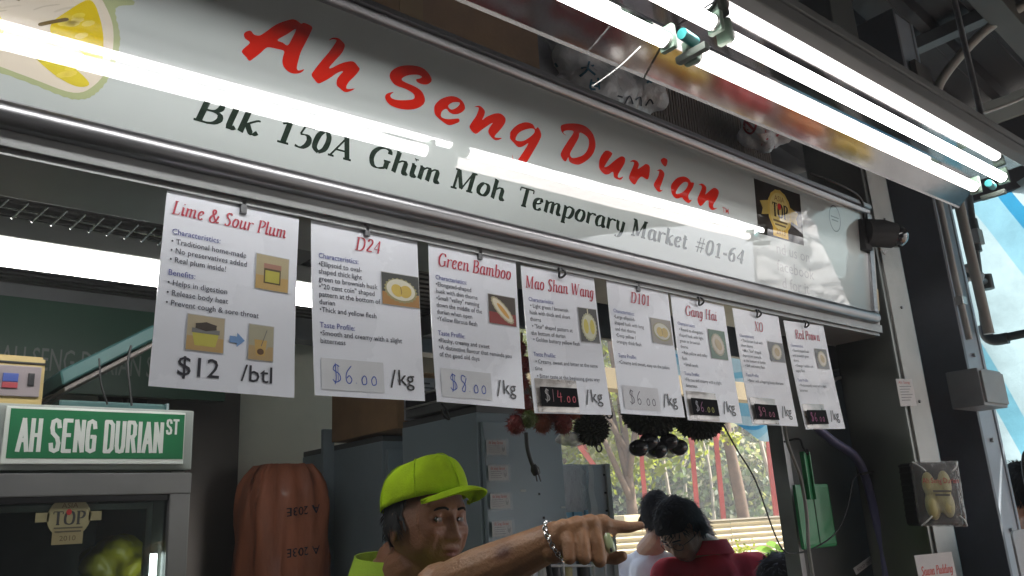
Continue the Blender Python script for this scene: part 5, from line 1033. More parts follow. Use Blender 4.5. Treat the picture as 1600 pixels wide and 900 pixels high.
# sack
SACK = mat('orange_woven_sack', (.40, .135, .07), .6, 0, .35, 7, bump=1.0, bscale=30, coat=.1, stretch=(1.6, 1.6, .5), dirt=.35)
def sackf():
    c = V((1.285, 2.72, 0)); bm = bmesh.new(); rings = []
    N, Mz = 64, 60
    for j in range(Mz + 1):
        z = 1.855 * j / Mz; k = 1 - .35 * max(0, (z - 1.70) / .155) ** 3; k *= 1 + .03 * noise.noise(V((0, 0, z * 9)))
        r = []
        for i in range(N):
            a = 2 * math.pi * i / N; w = 1 + .05 * math.sin(5 * a + z * 4) + .03 * math.sin(9 * a - z * 9)
            ce, se = math.cos(a), math.sin(a); ce = math.copysign(abs(ce) ** .7, ce); se = math.copysign(abs(se) ** .7, se)
            r.append(bm.verts.new(c + V((.148 * ce * w * k + .010 * noise.noise(V((ce * 5, se * 5, z * 3))), .12 * se * w * k + .030 * noise.noise(V((ce * 9, se * 9, z * 3 + 9))) + .010 * noise.noise(V((ce * 24, se * 24, z * 22))), z))))
        rings.append(r)
    for j in range(Mz):
        for i in range(N): bm.faces.new((rings[j][i], rings[j][(i + 1) % N], rings[j + 1][(i + 1) % N], rings[j + 1][i]))
    bm.faces.new(rings[-1]); bm.faces.new(rings[0][::-1]); bmesh.ops.recalc_face_normals(bm, faces=bm.faces)
    s = tag(fin(bm, 'orange_sack', SACK, None, True), 'tall glossy orange sack printed with upside-down 203E', 'sack')
    from mathutils.bvhtree import BVHTree
    bm = bmesh.new(); bm.from_mesh(s.data); tr = BVHTree.FromBMesh(bm); bm.free()
    for (px, py) in ((503, 788), (503, 852)):
        vs, fs, w = text2d('A 203E'); out = []; vs = [(x_ - .0, y_) for x_, y_ in vs]; ok = True
        for (x, y) in vs:
            X = px - x * 17.5 - 4; Y = py + y * 19 + (x) * 2.2 
            h = tr.ray_cast(CAM, ray(X, Y))
            if h[0] is None: ok = False; break
            out.append(h[0] + h[1] * .003)
        if ok: pyd('sack_print', out, fs, mat('sack_ink', (.015, .015, .03), .5), s)
sackf()
ct = carton('label_carton', 'brown carton with a white barcode label on top of the grey-blue cabinet', 1.512, 1.86, 2.35, 2.80, 1.945, 2.14, CARTON)
def dr(p, w, h):
    for k in range(5): p.rect(w * .08, h * (.85 - k * .1), w * (.5 + .08 * (k % 3)), h * (.89 - k * .1), (.08, .08, .08), 2)
    for k in range(26): p.rect(w * (.08 + k * .016), h * .10, w * (.08 + k * .016 + (.006 if k % 3 else .011)), h * .30, (.05, .05, .05), 2)
    p.text('FRAGILE', w * .6, h * .75, h * .14, (.1, .1, .1), 2)
paper('barcode_label', None, None, (1.535, 2.343, 2.12), (1.75, 2.343, 2.12), (0, 0, -.15), mat('grey_label', (.36, .36, .38), .4, coat=.5), dr, V((0, -1, 0)), ct)
al = thing('flat_case', 'flat black and silver case lying on the pocket-covered cabinet', 'case', (1.75, 2.1, 1.967))
box('lower_case', (1.50, 1.935, 1.967), (1.87, 2.28, 1.995), DSTEEL, al, .004); box('silver_edge', (1.497, 1.93, 1.995), (1.873, 2.285, 2.001), CAPW, al, .001); box('upper_case', (1.50, 1.935, 2.001), (1.87, 2.28, 2.03), BLACKP, al, .004)
box('silver_edge', (1.495, 1.928, 2.03), (1.875, 2.287, 2.036), CAPW, al, .001)
tag(tube('cable_coil', [onY(690, 630, 1.93), onY(697, 640, 1.925), onY(702, 655, 1.92), onY(694, 650, 1.92), onY(690, 640, 1.925)], .003, BCABLE), 'small coil of black cable over the edge of the flat case', 'cable')
random.seed(33)
_cb = bpy.data.objects['metal_cabinet.001']
for k in range(9):
    x_, z_ = random.uniform(1.60, 1.85), random.uniform(1.35, 1.9); w_ = random.uniform(.004, .012)
    box('tape_scrap' if k % 3 else 'screw_cover', (x_, 1.9255, z_), (x_ + w_ * (2 if k % 3 else .6), 1.9268, z_ + w_ * .6), mat('tape_residue' if k % 3 else 'black_matt', (.42, .44, .42), .5), _cb, 0)
lumpbag('shelf_bundle', 'grey wrapped bundle on the shelf behind the printed clear bag', (1.28, 1.34, 2.72), (.13, .07, .12), mat('grey_wrap', (.16, .16, .17), .4, 0, .2, 10, bump=.5), None, None, 14)
# name cards in clear pockets on the cabinet side
CFY = 1.927
for i, (px, py) in enumerate(((776, 699), (779, 739), (782, 783), (785, 826), (787, 866))):
    c = onY(px, py, CFY - .01)
    t = thing('name_card', ['name card in the topmost clear pocket on the cabinet', 'name card in the second clear pocket from the top', 'name card in the middle clear pocket on the cabinet', 'name card in the fourth pocket, above the forearm', 'name card in the lowest pocket, half behind the forearm'][i], 'name card', c, 'name cards in clear pockets')
    w, h = .037, .021
    box('card', c + V((-w, 0, -h)), c + V((w, .0012, h)), mat('card_stock', (.42, .41, .41), .5), t, 0)
    p = Print(); p.script('Ah Seng Durian', -w * .85, h * .45, .013, (.32, .03, .03), 1, weight=.13, width=w * 1.5)
    for k in range(4): p.rect(-w * .8, h * (.15 - k * .28), w * (.25 + .1 * (k % 2)), h * (.23 - k * .28), (.12, .12, .13), 1)
    p.ell(w * .68, -h * .1, w * .17, h * .5, (.16, .16, .17), 1, 12); p.ell(w * .68, h * .12, w * .09, h * .2, (.4, .4, .4), 2, 10)
    p.build('card_print', plane_map(c, (1, 0, 0), (0, 0, 1)), PRINT, t, .0003)
    grid('clear_pocket', lambda a_, b_: c + V((-w * 1.15 + 2.3 * w * a_, -.004 - .003 * math.sin(math.pi * a_) - random.uniform(0, .0008), h * 1.2 - 2.5 * h * b_)), 6, 5, film('pocket_clear', (.8, .82, .85), .1, .08, .5, 60), t)
# light switch-like dots and metal panel with sleeve
mp_ = thing('steel_locker', 'low grey steel locker with a clear sleeve of blue masks on its door', 'locker', (2.05, 2.2, 0))
GPM = mat('locker_grey', (.52, .54, .57), .5, .3, .08, 4, dirt=.25)
a = onY(857, 725, 2.02); b = onY(942, 725, 2.02)
box('locker_body', (1.87, 2.03, 0), (b.x, 2.34, a.z), mat('pale_blue_side', (.28, .34, .38), .5, .1, .08, 4, dirt=.2), mp_, .003)
box('locker_door', (a.x + .015, 2.012, .3), (b.x - .004, 2.029, a.z - .004), GPM, mp_, .002)
box('edge_strip', (b.x - .003, 2.005, 0), (b.x + .018, 2.034, a.z), mat('white_strip', (.55, .54, .52), .5), mp_, .002)
for k in range(4): c = onY(944 + k * 2.2, 742 + k * 28, 2.003); box('rivet', c + V((-.003, -.003, -.003)), c + V((.003, .003, .003)), BLACKM, mp_, .001)
SLV = film('sleeve_plastic', (.85, .87, .9), .12, .12, .8, 30)
a, b, c, d = onY(858, 728, 2.0), onY(924, 728, 2.0), onY(866, 800, 2.0), onY(928, 803, 2.0)
slv = thing('mask_sleeve', 'hanging clear plastic sleeve with pale blue masks at its foot', 'sleeve', (a + b) / 2)
grid('sleeve', lambda i, j: a.lerp(b, i).lerp(c.lerp(d, i), j) + V((0, -.006 * math.sin(math.pi * i) + random.uniform(-.002, .002), 0)), 8, 10, SLV, slv)
for (u0, u1, sh) in ((.03, .12, .05), (.86, .97, 0)):
    grid('sleeve_fold', lambda i, j: a.lerp(b, u0 + (u1 - u0) * i + sh * j).lerp(c.lerp(d, u0 + (u1 - u0) * i * 1.6), j) + V((0, -.010 - .004 * math.sin(9 * j), 0)), 3, 10, mat('milky_fold', (.66, .68, .70), .3), slv)
tri = onY(868, 780, 1.99); pyd('corner_fold', [onY(866, 768, 1.985), onY(864, 818, 1.985), onY(896, 822, 1.98), onY(878, 795, 1.975)], [(0, 1, 2, 3)], mat('milky_fold'), slv)
MSK = mat('mask_blue', (.22, .45, .62), .7, 0, .08, 20)
for k, (x0, y0, x1, y1) in enumerate(((876, 801, 895, 818), (897, 800, 912, 818), (916, 797, 922, 818))):
    p0 = onY(x0, y0, 1.982); p1 = onY(x1, y1, 1.982)
    mk = box('mask', (p0.x, 1.98 + .003 * k, p1.z - .05), (p1.x, 1.99 + .003 * k, p0.z), MSK, slv, .002)
# clutter rack low behind the hand
rk = thing('wire_rack', 'white wire rack with jars low behind the pointing hand', 'rack', (2.0, 1.9, 0))
WHT = mat('white_coated_wire', (.55, .56, .58), .4)
def rp(x, y): return onY(x, y, 1.86)
for (x) in (842, 878, 925, 943): a = rp(x, 862); tube('upright', [a, V((a.x, 1.86, .6))], .005, WHT, rk, 8, 1)
for y in (868, 884): tube('cross_wire', [rp(838, y), rp(945, y)], .004, WHT, rk, 8, 1)
for k, (x, y, c) in enumerate(((850, 878, (.5, .52, .6)), (866, 874, (.55, .55, .55)), (888, 880, (.05, .05, .06)), (905, 882, (.45, .40, .2)), (932, 872, (.04, .04, .05)))):
    p = rp(x, y) + V((0, .06, 0)); t = thing('jar', ['lilac jar on the wire rack, farthest left', 'white tub on the wire rack beside the lilac jar', 'black jar in the middle of the wire rack', 'yellow jar on the wire rack below the curled fingers', 'tall black container at the right end of the wire rack'][k], 'jar', p)
    tube('body', [p - V((0, 0, .06)), p + V((0, 0, .012))], .021, mat('jar%d' % k, c, .35, 0, .1), t, 14, 1); tube('lid', [p + V((0, 0, .012)), p + V((0, 0, .024))], .023, mat('jar_lid', (.5, .5, .5), .4), t, 14, 1)
tag(tube('power_lead', [onY(822, 676, 1.42), onY(824, 700, 1.42), onY(830, 722, 1.42), onY(834, 730, 1.42)], .0045, BCABLE), 'black power lead with a two-pin plug hanging below the rambutans', 'power lead')
pl = bpy.data.objects['power_lead']; a = onY(833, 726, 1.42); b = onY(839, 741, 1.42)
bm = bmesh.new(); add_tube(bm, [a, a.lerp(b, .5), b], [.006, .011, .009], 12); fin(bm, 'plug', BLACKP, pl, True, 40)
for s in (-3, 4): tube('pin', [b + V((s * .0012, 0, 0)), b + V((s * .0016 + .004, 0, -.016))], .0018, BLACKP, pl, 6, 1)
tag(tube('black_strap', [rp(852, 868), onY(856, 880, 1.84), onY(860, 905, 1.84)], .008, BLACKM), 'black strap hanging beside the wrist', 'strap')

# ================================================================ HANGING FRUIT
def rambutan(c, r, m, parent, seed):
    random.seed(seed); c = V(c); bm = bmesh.new(); add_ell(bm, c, (r, r, r * 1.15), 2)
    for k in range(240):
        z = 1 - 2 * (k + .5) / 240; a = k * 2.39996; d = V((math.sqrt(1 - z * z) * math.cos(a), math.sqrt(1 - z * z) * math.sin(a), z)); d = (d + V((random.uniform(-.3, .3), random.uniform(-.3, .3), random.uniform(-.3, .3)))).normalized()
        b = c + d * r * .95; t = b + d * r * random.uniform(.35, .62) + V((0, 0, random.uniform(-.3, .1) * r * .3)); o = d.orthogonal().normalized() * r * .035; o2 = d.cross(o)
        v = [bm.verts.new(q_) for q_ in (b + o, b - o * .5 + o2, b - o * .5 - o2, t)]
        for f_ in ((0, 1, 3), (1, 2, 3), (2, 0, 3)): bm.faces.new([v[i] for i in f_])
    return fin(bm, 'rambutan', m, parent)
RMB = mat('rambutan_red', (.15, .012, .010), .5, 0, .3, 30); RMG = mat('rambutan_green', (.08, .11, .015), .5, 0, .3, 30); RMO = mat('rambutan_orange', (.20, .04, .012), .5, 0, .3, 30)
rb = thing('rambutan_bunch', 'hanging bunch of red and green hairy rambutans behind the cards', 'rambutans', onY(850, 600, 1.38))
for k, (x, y, Y, r, m) in enumerate(((806, 663, 1.36, .019, RMB), (826, 655, 1.34, .017, RMG), (848, 662, 1.37, .019, RMO), (880, 662, 1.34, .021, RMB), (818, 632, 1.38, .020, RMB), (812, 598, 1.38, .019, RMB), (842, 640, 1.40, .02, RMB), (866, 645, 1.40, .02, RMB), (820, 570, 1.39, .018, RMB), (895, 640, 1.37, .02, RMO), (811, 545, 1.4, .017, RMB))):
    rambutan(onY(x, y, Y), r, m, rb, k)
tube('stalk', [onY(815, 520, 1.40), onY(818, 580, 1.40), onY(840, 640, 1.40)], .003, mat('brown_twig', (.08, .05, .03), .8), rb, 6)
tag(lumpbag('clear_bag', 'milky clear bag hanging under the rambutans', onY(888, 686, 1.45), (.05, .03, .022), film('milky_bag', (.6, .62, .66), .2, .5, .8, 40), None, None, 3), None)
DURM = mat('dark_durian', (.013, .016, .008), .7, 0, .3, 30)
def fdurian(c, r, parent, seed, n=260, name='husk'):
    c = V(c); bm = bmesh.new(); add_ell(bm, c, r, 3); random.seed(seed)
    for k in range(n):
        z = 1 - 2 * (k + .5) / n; a = k * 2.39996; d = V((math.sqrt(1 - z * z) * math.cos(a), math.sqrt(1 - z * z) * math.sin(a), z))
        b = c + V((d.x * r[0], d.y * r[1], d.z * r[2])) * .99; nn = V((d.x / r[0], d.y / r[1], d.z / r[2])).normalized(); s = .0068; o = nn.orthogonal().normalized() * s; o2 = nn.cross(o)
        v = [bm.verts.new(q_) for q_ in (b + o, b + o2, b - o, b - o2, b + nn * random.uniform(.008, .014) + V((random.uniform(-.003, .003), 0, random.uniform(-.003, .003))))]
        for i in range(4): bm.faces.new((v[i], v[(i + 1) % 4], v[4]))
    return fin(bm, name, DURM, parent)
def ring(c, r, parent):
    tube('ring', [V(c) + V((r * math.cos(t), 0, r * math.sin(t))) for t in [k * math.pi / 4 for k in range(8)]], r * .26, BLACKP, parent, 8, 3, True)
t = thing('toy_durian', 'small dark spiky durian charm with rings, left of the large one', 'durian', onY(922, 672, 1.42)); fdurian(onY(924, 668, 1.42), (.040, .030, .036), t, 1); ring(onY(952, 647, 1.40), .010, t); ring(onY(936, 700, 1.40), .009, t); ring(onY(953, 664, 1.41), .005, t)
t = thing('toy_durian', 'large dark spiky durian hanging under the D101 and Gang Hai cards', 'durian', onY(1010, 640, 1.45)); fdurian(onY(1018, 640, 1.44), (.085, .07, .065), t, 2, 420)
t = thing('toy_durian', 'dark spiky durian hanging below the Gang Hai card, farthest right', 'durian', onY(1090, 660, 1.47)); fdurian(onY(1092, 650, 1.47), (.080, .06, .062), t, 3, 420)
MAN = mat('mangosteen_skin', (.010, .008, .012), .22, 0, .1, coat=.4)
t = thing('mangosteen_bunch', 'bunch of shiny black mangosteens below the large spiky durian', 'mangosteens', onY(1030, 700, 1.42))
for k, (x, y) in enumerate(((998, 700), (1028, 703), (1060, 699), (1014, 690), (1045, 690))):
    bm = bmesh.new(); add_ell(bm, onY(x, y, 1.42 + .01 * (k % 2)), (.027, .026, .022), 3); fin(bm, 'mangosteen', MAN, t, True)
tag(lumpbag('clear_bag', 'clear bag wrapped round the mangosteens', onY(1028, 706, 1.45), (.085, .02, .022), film('milky_bag'), None, None, 6), None)
hs = thing('header_strip', 'dark striped stall header strip behind the hanging fruit', 'panel', (2.2, 1.5, 2.3))
box('strip', (1.2, 1.50, 2.09), (2.30, 1.52, 2.62), mat('header_blue', (.09, .11, .125), .4, .3, .2, 5, stretch=(1, 1, .3)), hs, .001)
# ================================================================ PEOPLE
def frame(face, up=(0, 0, 1)):
    f = V(face).normalized(); r = f.cross(V(up)).normalized(); u = r.cross(f)
    return Matrix((r, f, u)).transposed().to_4x4()
def gb(v, c, s, amp, d):
    q = ((v.x - c[0]) / s[0]) ** 2 + ((v.y - c[1]) / s[1]) ** 2 + ((v.z - c[2]) / s[2]) ** 2
    if q < 9: v += V(d) * amp * math.exp(-q)
def head_local(sub=5, age=1.0, fem=0):
    "head in its own frame: +y is the face, origin between the ears at eye height"
    bm = bmesh.new(); vs = bmesh.ops.create_icosphere(bm, subdivisions=sub, radius=1)['verts']
    for w in vs:
        d = V(w.co)
        x = math.copysign(abs(d.x) ** 1.0, d.x) * .074; y = d.y * .096 if d.y > 0 else d.y * .100; z = d.z * .118
        v = V((x, y, z))
        low = sstep(.0, .115, -v.z)
        v.x *= 1 - (.30 if age < 1 else .20) * low ** 1.4; 
        if v.y < 0: v.y *= 1 - .42 * low
        v.y += .006 * low
        if v.y > .05: v.x *= 1 + .10 * (1 - low)           # flatter broad face front
        v.y -= .010 * sstep(.75, 1, abs(d.y)) * (1 if d.y > 0 else 0) * (1 - low)
        for s in (-1, 1):
            gb(v, (s * .028, .086, .018), (.022, .03, .009), .006 * age, (0, 1, 0))
            gb(v, (s * .031, .084, -.001), (.017, .03, .011), .0125, (0, -1, 0))
            gb(v, (s * .031, .080, -.016), (.015, .03, .005), .0035 * age, (0, 1, 0))
            gb(v, (s * .046, .066, -.026), (.020, .03, .018), .0065, (s * .4, 1, 0))
            gb(v, (s * .052, .05, -.062), (.020, .035, .024), (.0045 if age < 1 else .011), (s, .3, 0))
            gb(v, (s * .036, .085, -.052), (.005, .03, .016), .0042 * age, (0, -1, 0)); gb(v, (s * .033, .080, -.0235), (.014, .03, .0025), .0022 * age, (0, -1, 0))
            gb(v, (s * .0155, .092, -.040), (.0075, .03, .007), .010, (0, 1, 0))
            gb(v, (s * .070, .02, .030), (.02, .03, .03), .004, (-s, 0, 0))
        gb(v, (0, .090, -.006), (.009, .04, .020), .010, (0, 1, 0))
        gb(v, (0, .092, -.030), (.010, .04, .014), .012, (0, 1, 0))
        gb(v, (0, .094, -.040), (.011, .04, .008), .012, (0, 1, -.1))
        gb(v, (0, .090, -.049), (.012, .03, .004), .004, (0, -1, 0))
        gb(v, (0, .088, -.062), (.020, .03, .005), .0075, (0, 1, 0))
        gb(v, (0, .088, -.075), (.017, .03, .006), .0075, (0, 1, 0))
        gb(v, (0, .092, -.0685), (.024, .04, .0022), .006, (0, -1, 0))
        gb(v, (0, .085, -.086), (.016, .03, .005), .003, (0, -1, 0))
        gb(v, (0, .080, -.103), (.020, .04, .014), .010, (0, 1, 0))
        w.co = v
    for zz in (.040, .050, .059):
        for w in vs: gb(w.co, (0, .085, zz), (.045, .04, .0022), .0010 * age, (0, -1, 0))
    for s in (-1, 1):       # ears
        e = add_ell(bm, (0, 0, 0), (.009, .020, .032), 3)
        for w in e:
            v = V(w.co); rr = math.hypot(v.y / .020, v.z / .032)
            if v.x * s > 0: v.x -= s * .010 * math.exp(-(rr / .55) ** 2)
            v.y *= 1 - .25 * sstep(.0, -.03, v.z)
            v = Matrix.Rotation(-s * .35, 3, 'Z') @ v
            w.co = v + V((s * .077, -.012, -.012))
        add_ell(bm, (s * .031, .0690, .0058), (.0142, .0140, .0084), 3); add_ell(bm, (s * .031, .0690, -.0080), (.0138, .0134, .0064), 3)      # lids
    return bm
def skin_mat(name, col, attr=True):
    m = mat(name, col, .48, 0, .10, 18, bump=.5, bscale=150, attr=attr); b = m.node_tree.nodes['Principled BSDF']
    b.inputs['Subsurface Weight'].default_value = .10; b.inputs['Subsurface Radius'].default_value = (.01, .004, .002); b.inputs['Subsurface Scale'].default_value = .5
    return m
def paint(me, f):
    ca = me.color_attributes.new('Col', 'FLOAT_COLOR', 'POINT')
    for i, v in enumerate(me.vertices): c = f(v.co); ca.data[i].color = (*c, 1)
def mixc(a, b, t): return tuple(a[i] * (1 - t) + b[i] * t for i in range(3))
def face_colour(base, Mi):
    def f(co):
        v = Mi @ V(co); c = base
        if v.y > .04:
            k = max(0, 1 - (abs(v.x) / .026) ** 2 - ((v.z + .068) / .011) ** 2); c = mixc(c, (base[0] * .72, base[1] * .40, base[2] * .40), min(1, k * 1.6))
            k = math.exp(-((abs(v.x) - .04) / .022) ** 2 - ((v.z + .03) / .02) ** 2); c = mixc(c, (base[0] * 1.05, base[1] * .78, base[2] * .75), .45 * k)
            k = math.exp(-((abs(v.x) - .030) / .016) ** 2 - ((v.z + .004) / .011) ** 2); c = mixc(c, (base[0] * .72, base[1] * .60, base[2] * .58), .55 * k)
        n_ = noise.noise(v * 60); return mixc(c, (c[0] * .8, c[1] * .72, c[2] * .7), max(0, n_) * .35)
    return f
EYEW = mat('eye_white', (.14, .11, .10), .45, 0, 0, coat=.1); IRIS = mat('dark_iris', (.02, .012, .008), .08, 0, 0, coat=1)
def eyes(M, parent, gaze=(0, 0)):
    for s in (-1, 1):
        c = V((s * .031, .0705, -.0015)); bm = bmesh.new(); add_ell(bm, (0, 0, 0), (.0115, .0115, .0115), 3); bmesh.ops.transform(bm, matrix=M @ Matrix.Translation(c), verts=bm.verts)
        e = fin(bm, 'eye', EYEW, parent, True)
        d = V((gaze[0], 1, gaze[1])).normalized(); bm = bmesh.new(); add_ell(bm, c + d * .0095, (.0064, .0030, .0064), 2); bmesh.ops.transform(bm, matrix=M, verts=bm.verts); fin(bm, 'iris', IRIS, e, True)
        p = [M @ V((s * x, y, z)) for x, y, z in ((.013, .0885, .017), (.026, .0910, .0210), (.040, .082, .019), (.048, .072, .013))]
        bm = bmesh.new(); add_tube(bm, cr(p, 4), [.0014] + [.0026] * 10 + [.0010] * 2, 6); fin(bm, 'eyebrow', HAIR, parent, True)
HAIR = mat('black_hair', (.008, .007, .007), .75, 0, .3, 60, spec=.25, bump=.7, bscale=120, stretch=(1, 1, .25))
def hair(M, parent, keep, m=HAIR, puff=.012, seed=1, n=900, fr=.5):
    "a shaped cap of hair plus many short locks; keep(v) says where hair grows"
    bm = head_local(4); random.seed(seed)
    for v in bm.verts:
        if abs(v.co.x) > .075: v.co.x *= .95
    dl = [v for v in bm.verts if not keep(v.co)]; bmesh.ops.delete(bm, geom=dl, context='VERTS')
    roots = []
    for v in bm.verts:
        nrm = V((v.co.x / .074, v.co.y / .1, v.co.z / .118)).normalized()
        k = puff * (1 + .9 * noise.noise(v.co * 26 + V((seed, 0, 0))) + .5 * noise.noise(v.co * 70) + .5 * max(0, nrm.z)); v.co += nrm * k; roots.append((V(v.co), nrm))
    for _ in range(int(n * 2.2)):
        p, nr = random.choice(roots); wh = noise.noise(p * 18 + V((seed, 3, 1))) * 2.2
        t = V((wh + random.uniform(-.25, .25) - nr.x * .2, .35 + wh * .5 + random.uniform(-.3, .3), -.9)); t = t - nr * t.dot(nr)
        if t.length < 1e-4: continue
        t = t.normalized() + nr * random.uniform(.05, fr); L_ = random.uniform(.014, .034); sd = t.cross(nr).normalized() * random.uniform(.0007, .0016); mid = p + t * L_ * .45 + nr * .0016; tip = p + t * L_ - nr * .001 * random.random()
        a = p - t * L_ * .2 - nr * .001; q_ = [bm.verts.new(x) for x in (a + sd, a - sd, mid - sd * .8, mid + sd * .8, tip)]; bm.faces.new((q_[0], q_[1], q_[2], q_[3])); bm.faces.new((q_[3], q_[2], q_[4]))
    bmesh.ops.transform(bm, matrix=M, verts=bm.verts)
    return fin(bm, 'hair', m, parent, True)
def body_mesh(M, limbs, vox=.005, sub=4, age=1):
    bm = head_local(sub, age); bmesh.ops.transform(bm, matrix=M, verts=bm.verts)
    for a, b, ra, rb in limbs: add_cap(bm, a, b, ra, rb)
    return remesh(bm, vox, 2)
def cloth(name, caps, m, parent, vox=.008, fold=.004, fscale=9, extra=None, cut=None, seed=0):
    bm = bmesh.new()
    for c in caps:
        if len(c) == 4: add_cap(bm, *c, seg=18)
        else: add_ell(bm, c[0], c[1], 3)
    me = remesh(bm, vox, 4)
    nl = [V(v.normal) for v in me.vertices]
    for v, vn in zip(me.vertices, nl):
        q_ = V(v.co); k = noise.noise(V((q_.x * fscale * 1.6, q_.y * fscale * 1.6, q_.z * fscale * .5 + seed))); v.co = q_ + vn * (abs(k) * -fold * 2 + fold)
    return link(name, me, m, parent, True)
JEANS = mat('dark_trousers', (.03, .035, .05), .8, 0, .15, 20, bump=.3)
SHOE = mat('dark_shoe', (.03, .03, .03), .5)
def legs(t, x, y, face, m=JEANS, hip=.92):
    f = V(face).normalized(); r = V((f.y, -f.x, 0)); c = V((x, y, 0))
    cloth('trousers', [(c + r * .09 + V((0, 0, hip)), c + r * .10 + V((0, 0, .48)), .095, .075), (c + r * .10 + V((0, 0, .48)), c + r * .11 + V((0, 0, .10)), .075, .055), (c - r * .09 + V((0, 0, hip)), c - r * .10 + V((0, 0, .48)), .095, .075), (c - r * .10 + V((0, 0, .48)), c - r * .11 + V((0, 0, .10)), .075, .055), (c + r * .06 + V((0, 0, hip)), c - r * .06 + V((0, 0, hip)), .125, .125)], m, t, .014)
    for s in (-1, 1):
        bm = bmesh.new(); add_cap(bm, c + r * s * .11 + f * -.03 + V((0, 0, .045)), c + r * s * .12 + f * .15 + V((0, 0, .035)), .045, .038); fin(bm, 'shoe', SHOE, t, True)
# ---- the stallholder
SK = (.24, .108, .058)
man = thing('person', 'man in lime green cap and polo pointing right with his outstretched arm', 'person', (.98, 1.62, 0))
HC = at(664, 814, 1.86)
MF = frame((.13, -.99, .02), (.03, 0, 1)); MH = Matrix.Translation(HC) @ MF
elbow = at(690, 925, 1.50); wrist = at(868, 843, 1.31); sh = V((HC.x + .16, HC.y - .06, HC.z - .30))
def hp(x, y, t): return at(x, y, t)
K = [hp(880, 826, 1.295), hp(902, 822, 1.30), hp(922, 820, 1.31), hp(941, 820, 1.325)]       # little, ring, middle, index knuckles
bm = head_local(6, 1.25); bmesh.ops.transform(bm, matrix=MH, verts=bm.verts)
nk = MH @ V((0, -.022, -.09)); nb = at(612, 912, 1.96)
add_cap(bm, nk, nb, .058, .066); add_cap(bm, MH @ V((0, .03, -.085)), nb + V((0, -.02, .05)), .035, .045)
add_cap(bm, nb + V((-.12, .02, -.07)), nb + V((.13, -.01, -.07)), .07, .07)
add_cap(bm, nb + V((.13, -.01, -.07)), elbow, .055, .050); add_cap(bm, elbow, elbow.lerp(wrist, .35), .044, .044); add_cap(bm, elbow.lerp(wrist, .35), wrist, .044, .0275)
headm = remesh(bm, .0028, 1)
bmf = bmesh.new(); bmf.from_mesh(headm); bpy.data.meshes.remove(headm)
# hand shapes, fused finer, then joined to the arm by overlap in one last pass
def hand_caps(bm):
    pc = wrist.lerp(K[1], .5)
    add_cap(bm, elbow.lerp(wrist, .72), wrist, .0335, .0275)
    for k, r in zip(K, (.0150, .0160, .0165, .0165)):
        add_cap(bm, wrist.lerp(k, .08) + (k - K[1]) * .25, k, .0230, r)
        add_cap(bm, wrist.lerp(k, .25) + V((0, 0, -.018)) + (k - K[1]) * .3, k + V((0, 0, -.016)), .020, .014)
    B = [hp(890, 872, 1.275), hp(913, 872, 1.28), hp(937, 876, 1.295)]; T = [hp(896, 862, 1.325), hp(918, 862, 1.33), hp(940, 864, 1.345)]
    for k, b, t_, r in zip(K[:3], B, T, (.0102, .0108, .0112)):
        add_cap(bm, k + V((0, -.004, -.006)), k.lerp(b, .55) + V((0, -.004, 0)), r * 1.15, r * 1.02); add_cap(bm, k.lerp(b, .55) + V((0, -.004, 0)), b, r * 1.02, r * .95)
        add_cap(bm, b, t_, r * .95, r * .8)
    i1 = hp(962, 823, 1.335); i2 = hp(983, 824, 1.345); i3 = hp(1001, 821, 1.355)
    add_cap(bm, K[3], i1, .0135, .0105); add_cap(bm, i1, i2, .0105, .0088); add_cap(bm, i2, i3, .0088, .0066)
    add_cap(bm, K[3] + V((0, 0, -.014)), i1 + V((-.008, 0, -.008)), .011, .007)
    t0 = hp(905, 858, 1.34); t1 = hp(938, 868, 1.35); t2 = hp(962, 872, 1.35); t3 = hp(972, 869, 1.35)
    add_cap(bm, wrist.lerp(t0, .5), t0, .020, .017); add_cap(bm, t0, t1, .016, .0115); add_cap(bm, t1, t2, .0115, .0105); add_cap(bm, t2, t3, .0105, .0085)
bm = bmesh.new(); hand_caps(bm); hm = remesh(bm, .0016, 2)
bmf.from_mesh(hm); bpy.data.meshes.remove(hm)
tmp = bpy.data.meshes.new('t'); bmf.to_mesh(tmp); bmf.free(); bm = bmesh.new(); bm.from_mesh(tmp); me = remesh(bm, .0024, 1, .4)
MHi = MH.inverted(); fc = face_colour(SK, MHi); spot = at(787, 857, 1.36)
def mc(co):
    v = V(co); c = fc(co)
    if (v - HC).length > .2: c = mixc((.30, .15, .07), (.24, .115, .055), max(0, noise.noise(v * 25)))
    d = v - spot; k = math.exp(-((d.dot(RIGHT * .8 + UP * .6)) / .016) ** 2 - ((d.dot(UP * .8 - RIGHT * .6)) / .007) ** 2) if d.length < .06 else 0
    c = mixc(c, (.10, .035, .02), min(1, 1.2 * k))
    for kk in K[:3]:
        q_ = (v - kk).length
        if q_ < .012: c = mixc(c, (c[0] * 1.05, c[1] * .75, c[2] * .7), .4 * (1 - q_ / .012))
    return c
paint(me, mc); link('body', me, skin_mat('warm_skin', SK), man, True)
eyes(MH, man, (.75, .0))
hair(MH, man, lambda v: (v.z > -.012 and v.y < .02 and v.z < .05) or (v.y < -.045 and v.z > -.055 and v.z < .05), mat('greying_hair', (.025, .025, .027), .6, 0, .3, 60), .004, 2, 500, .2)
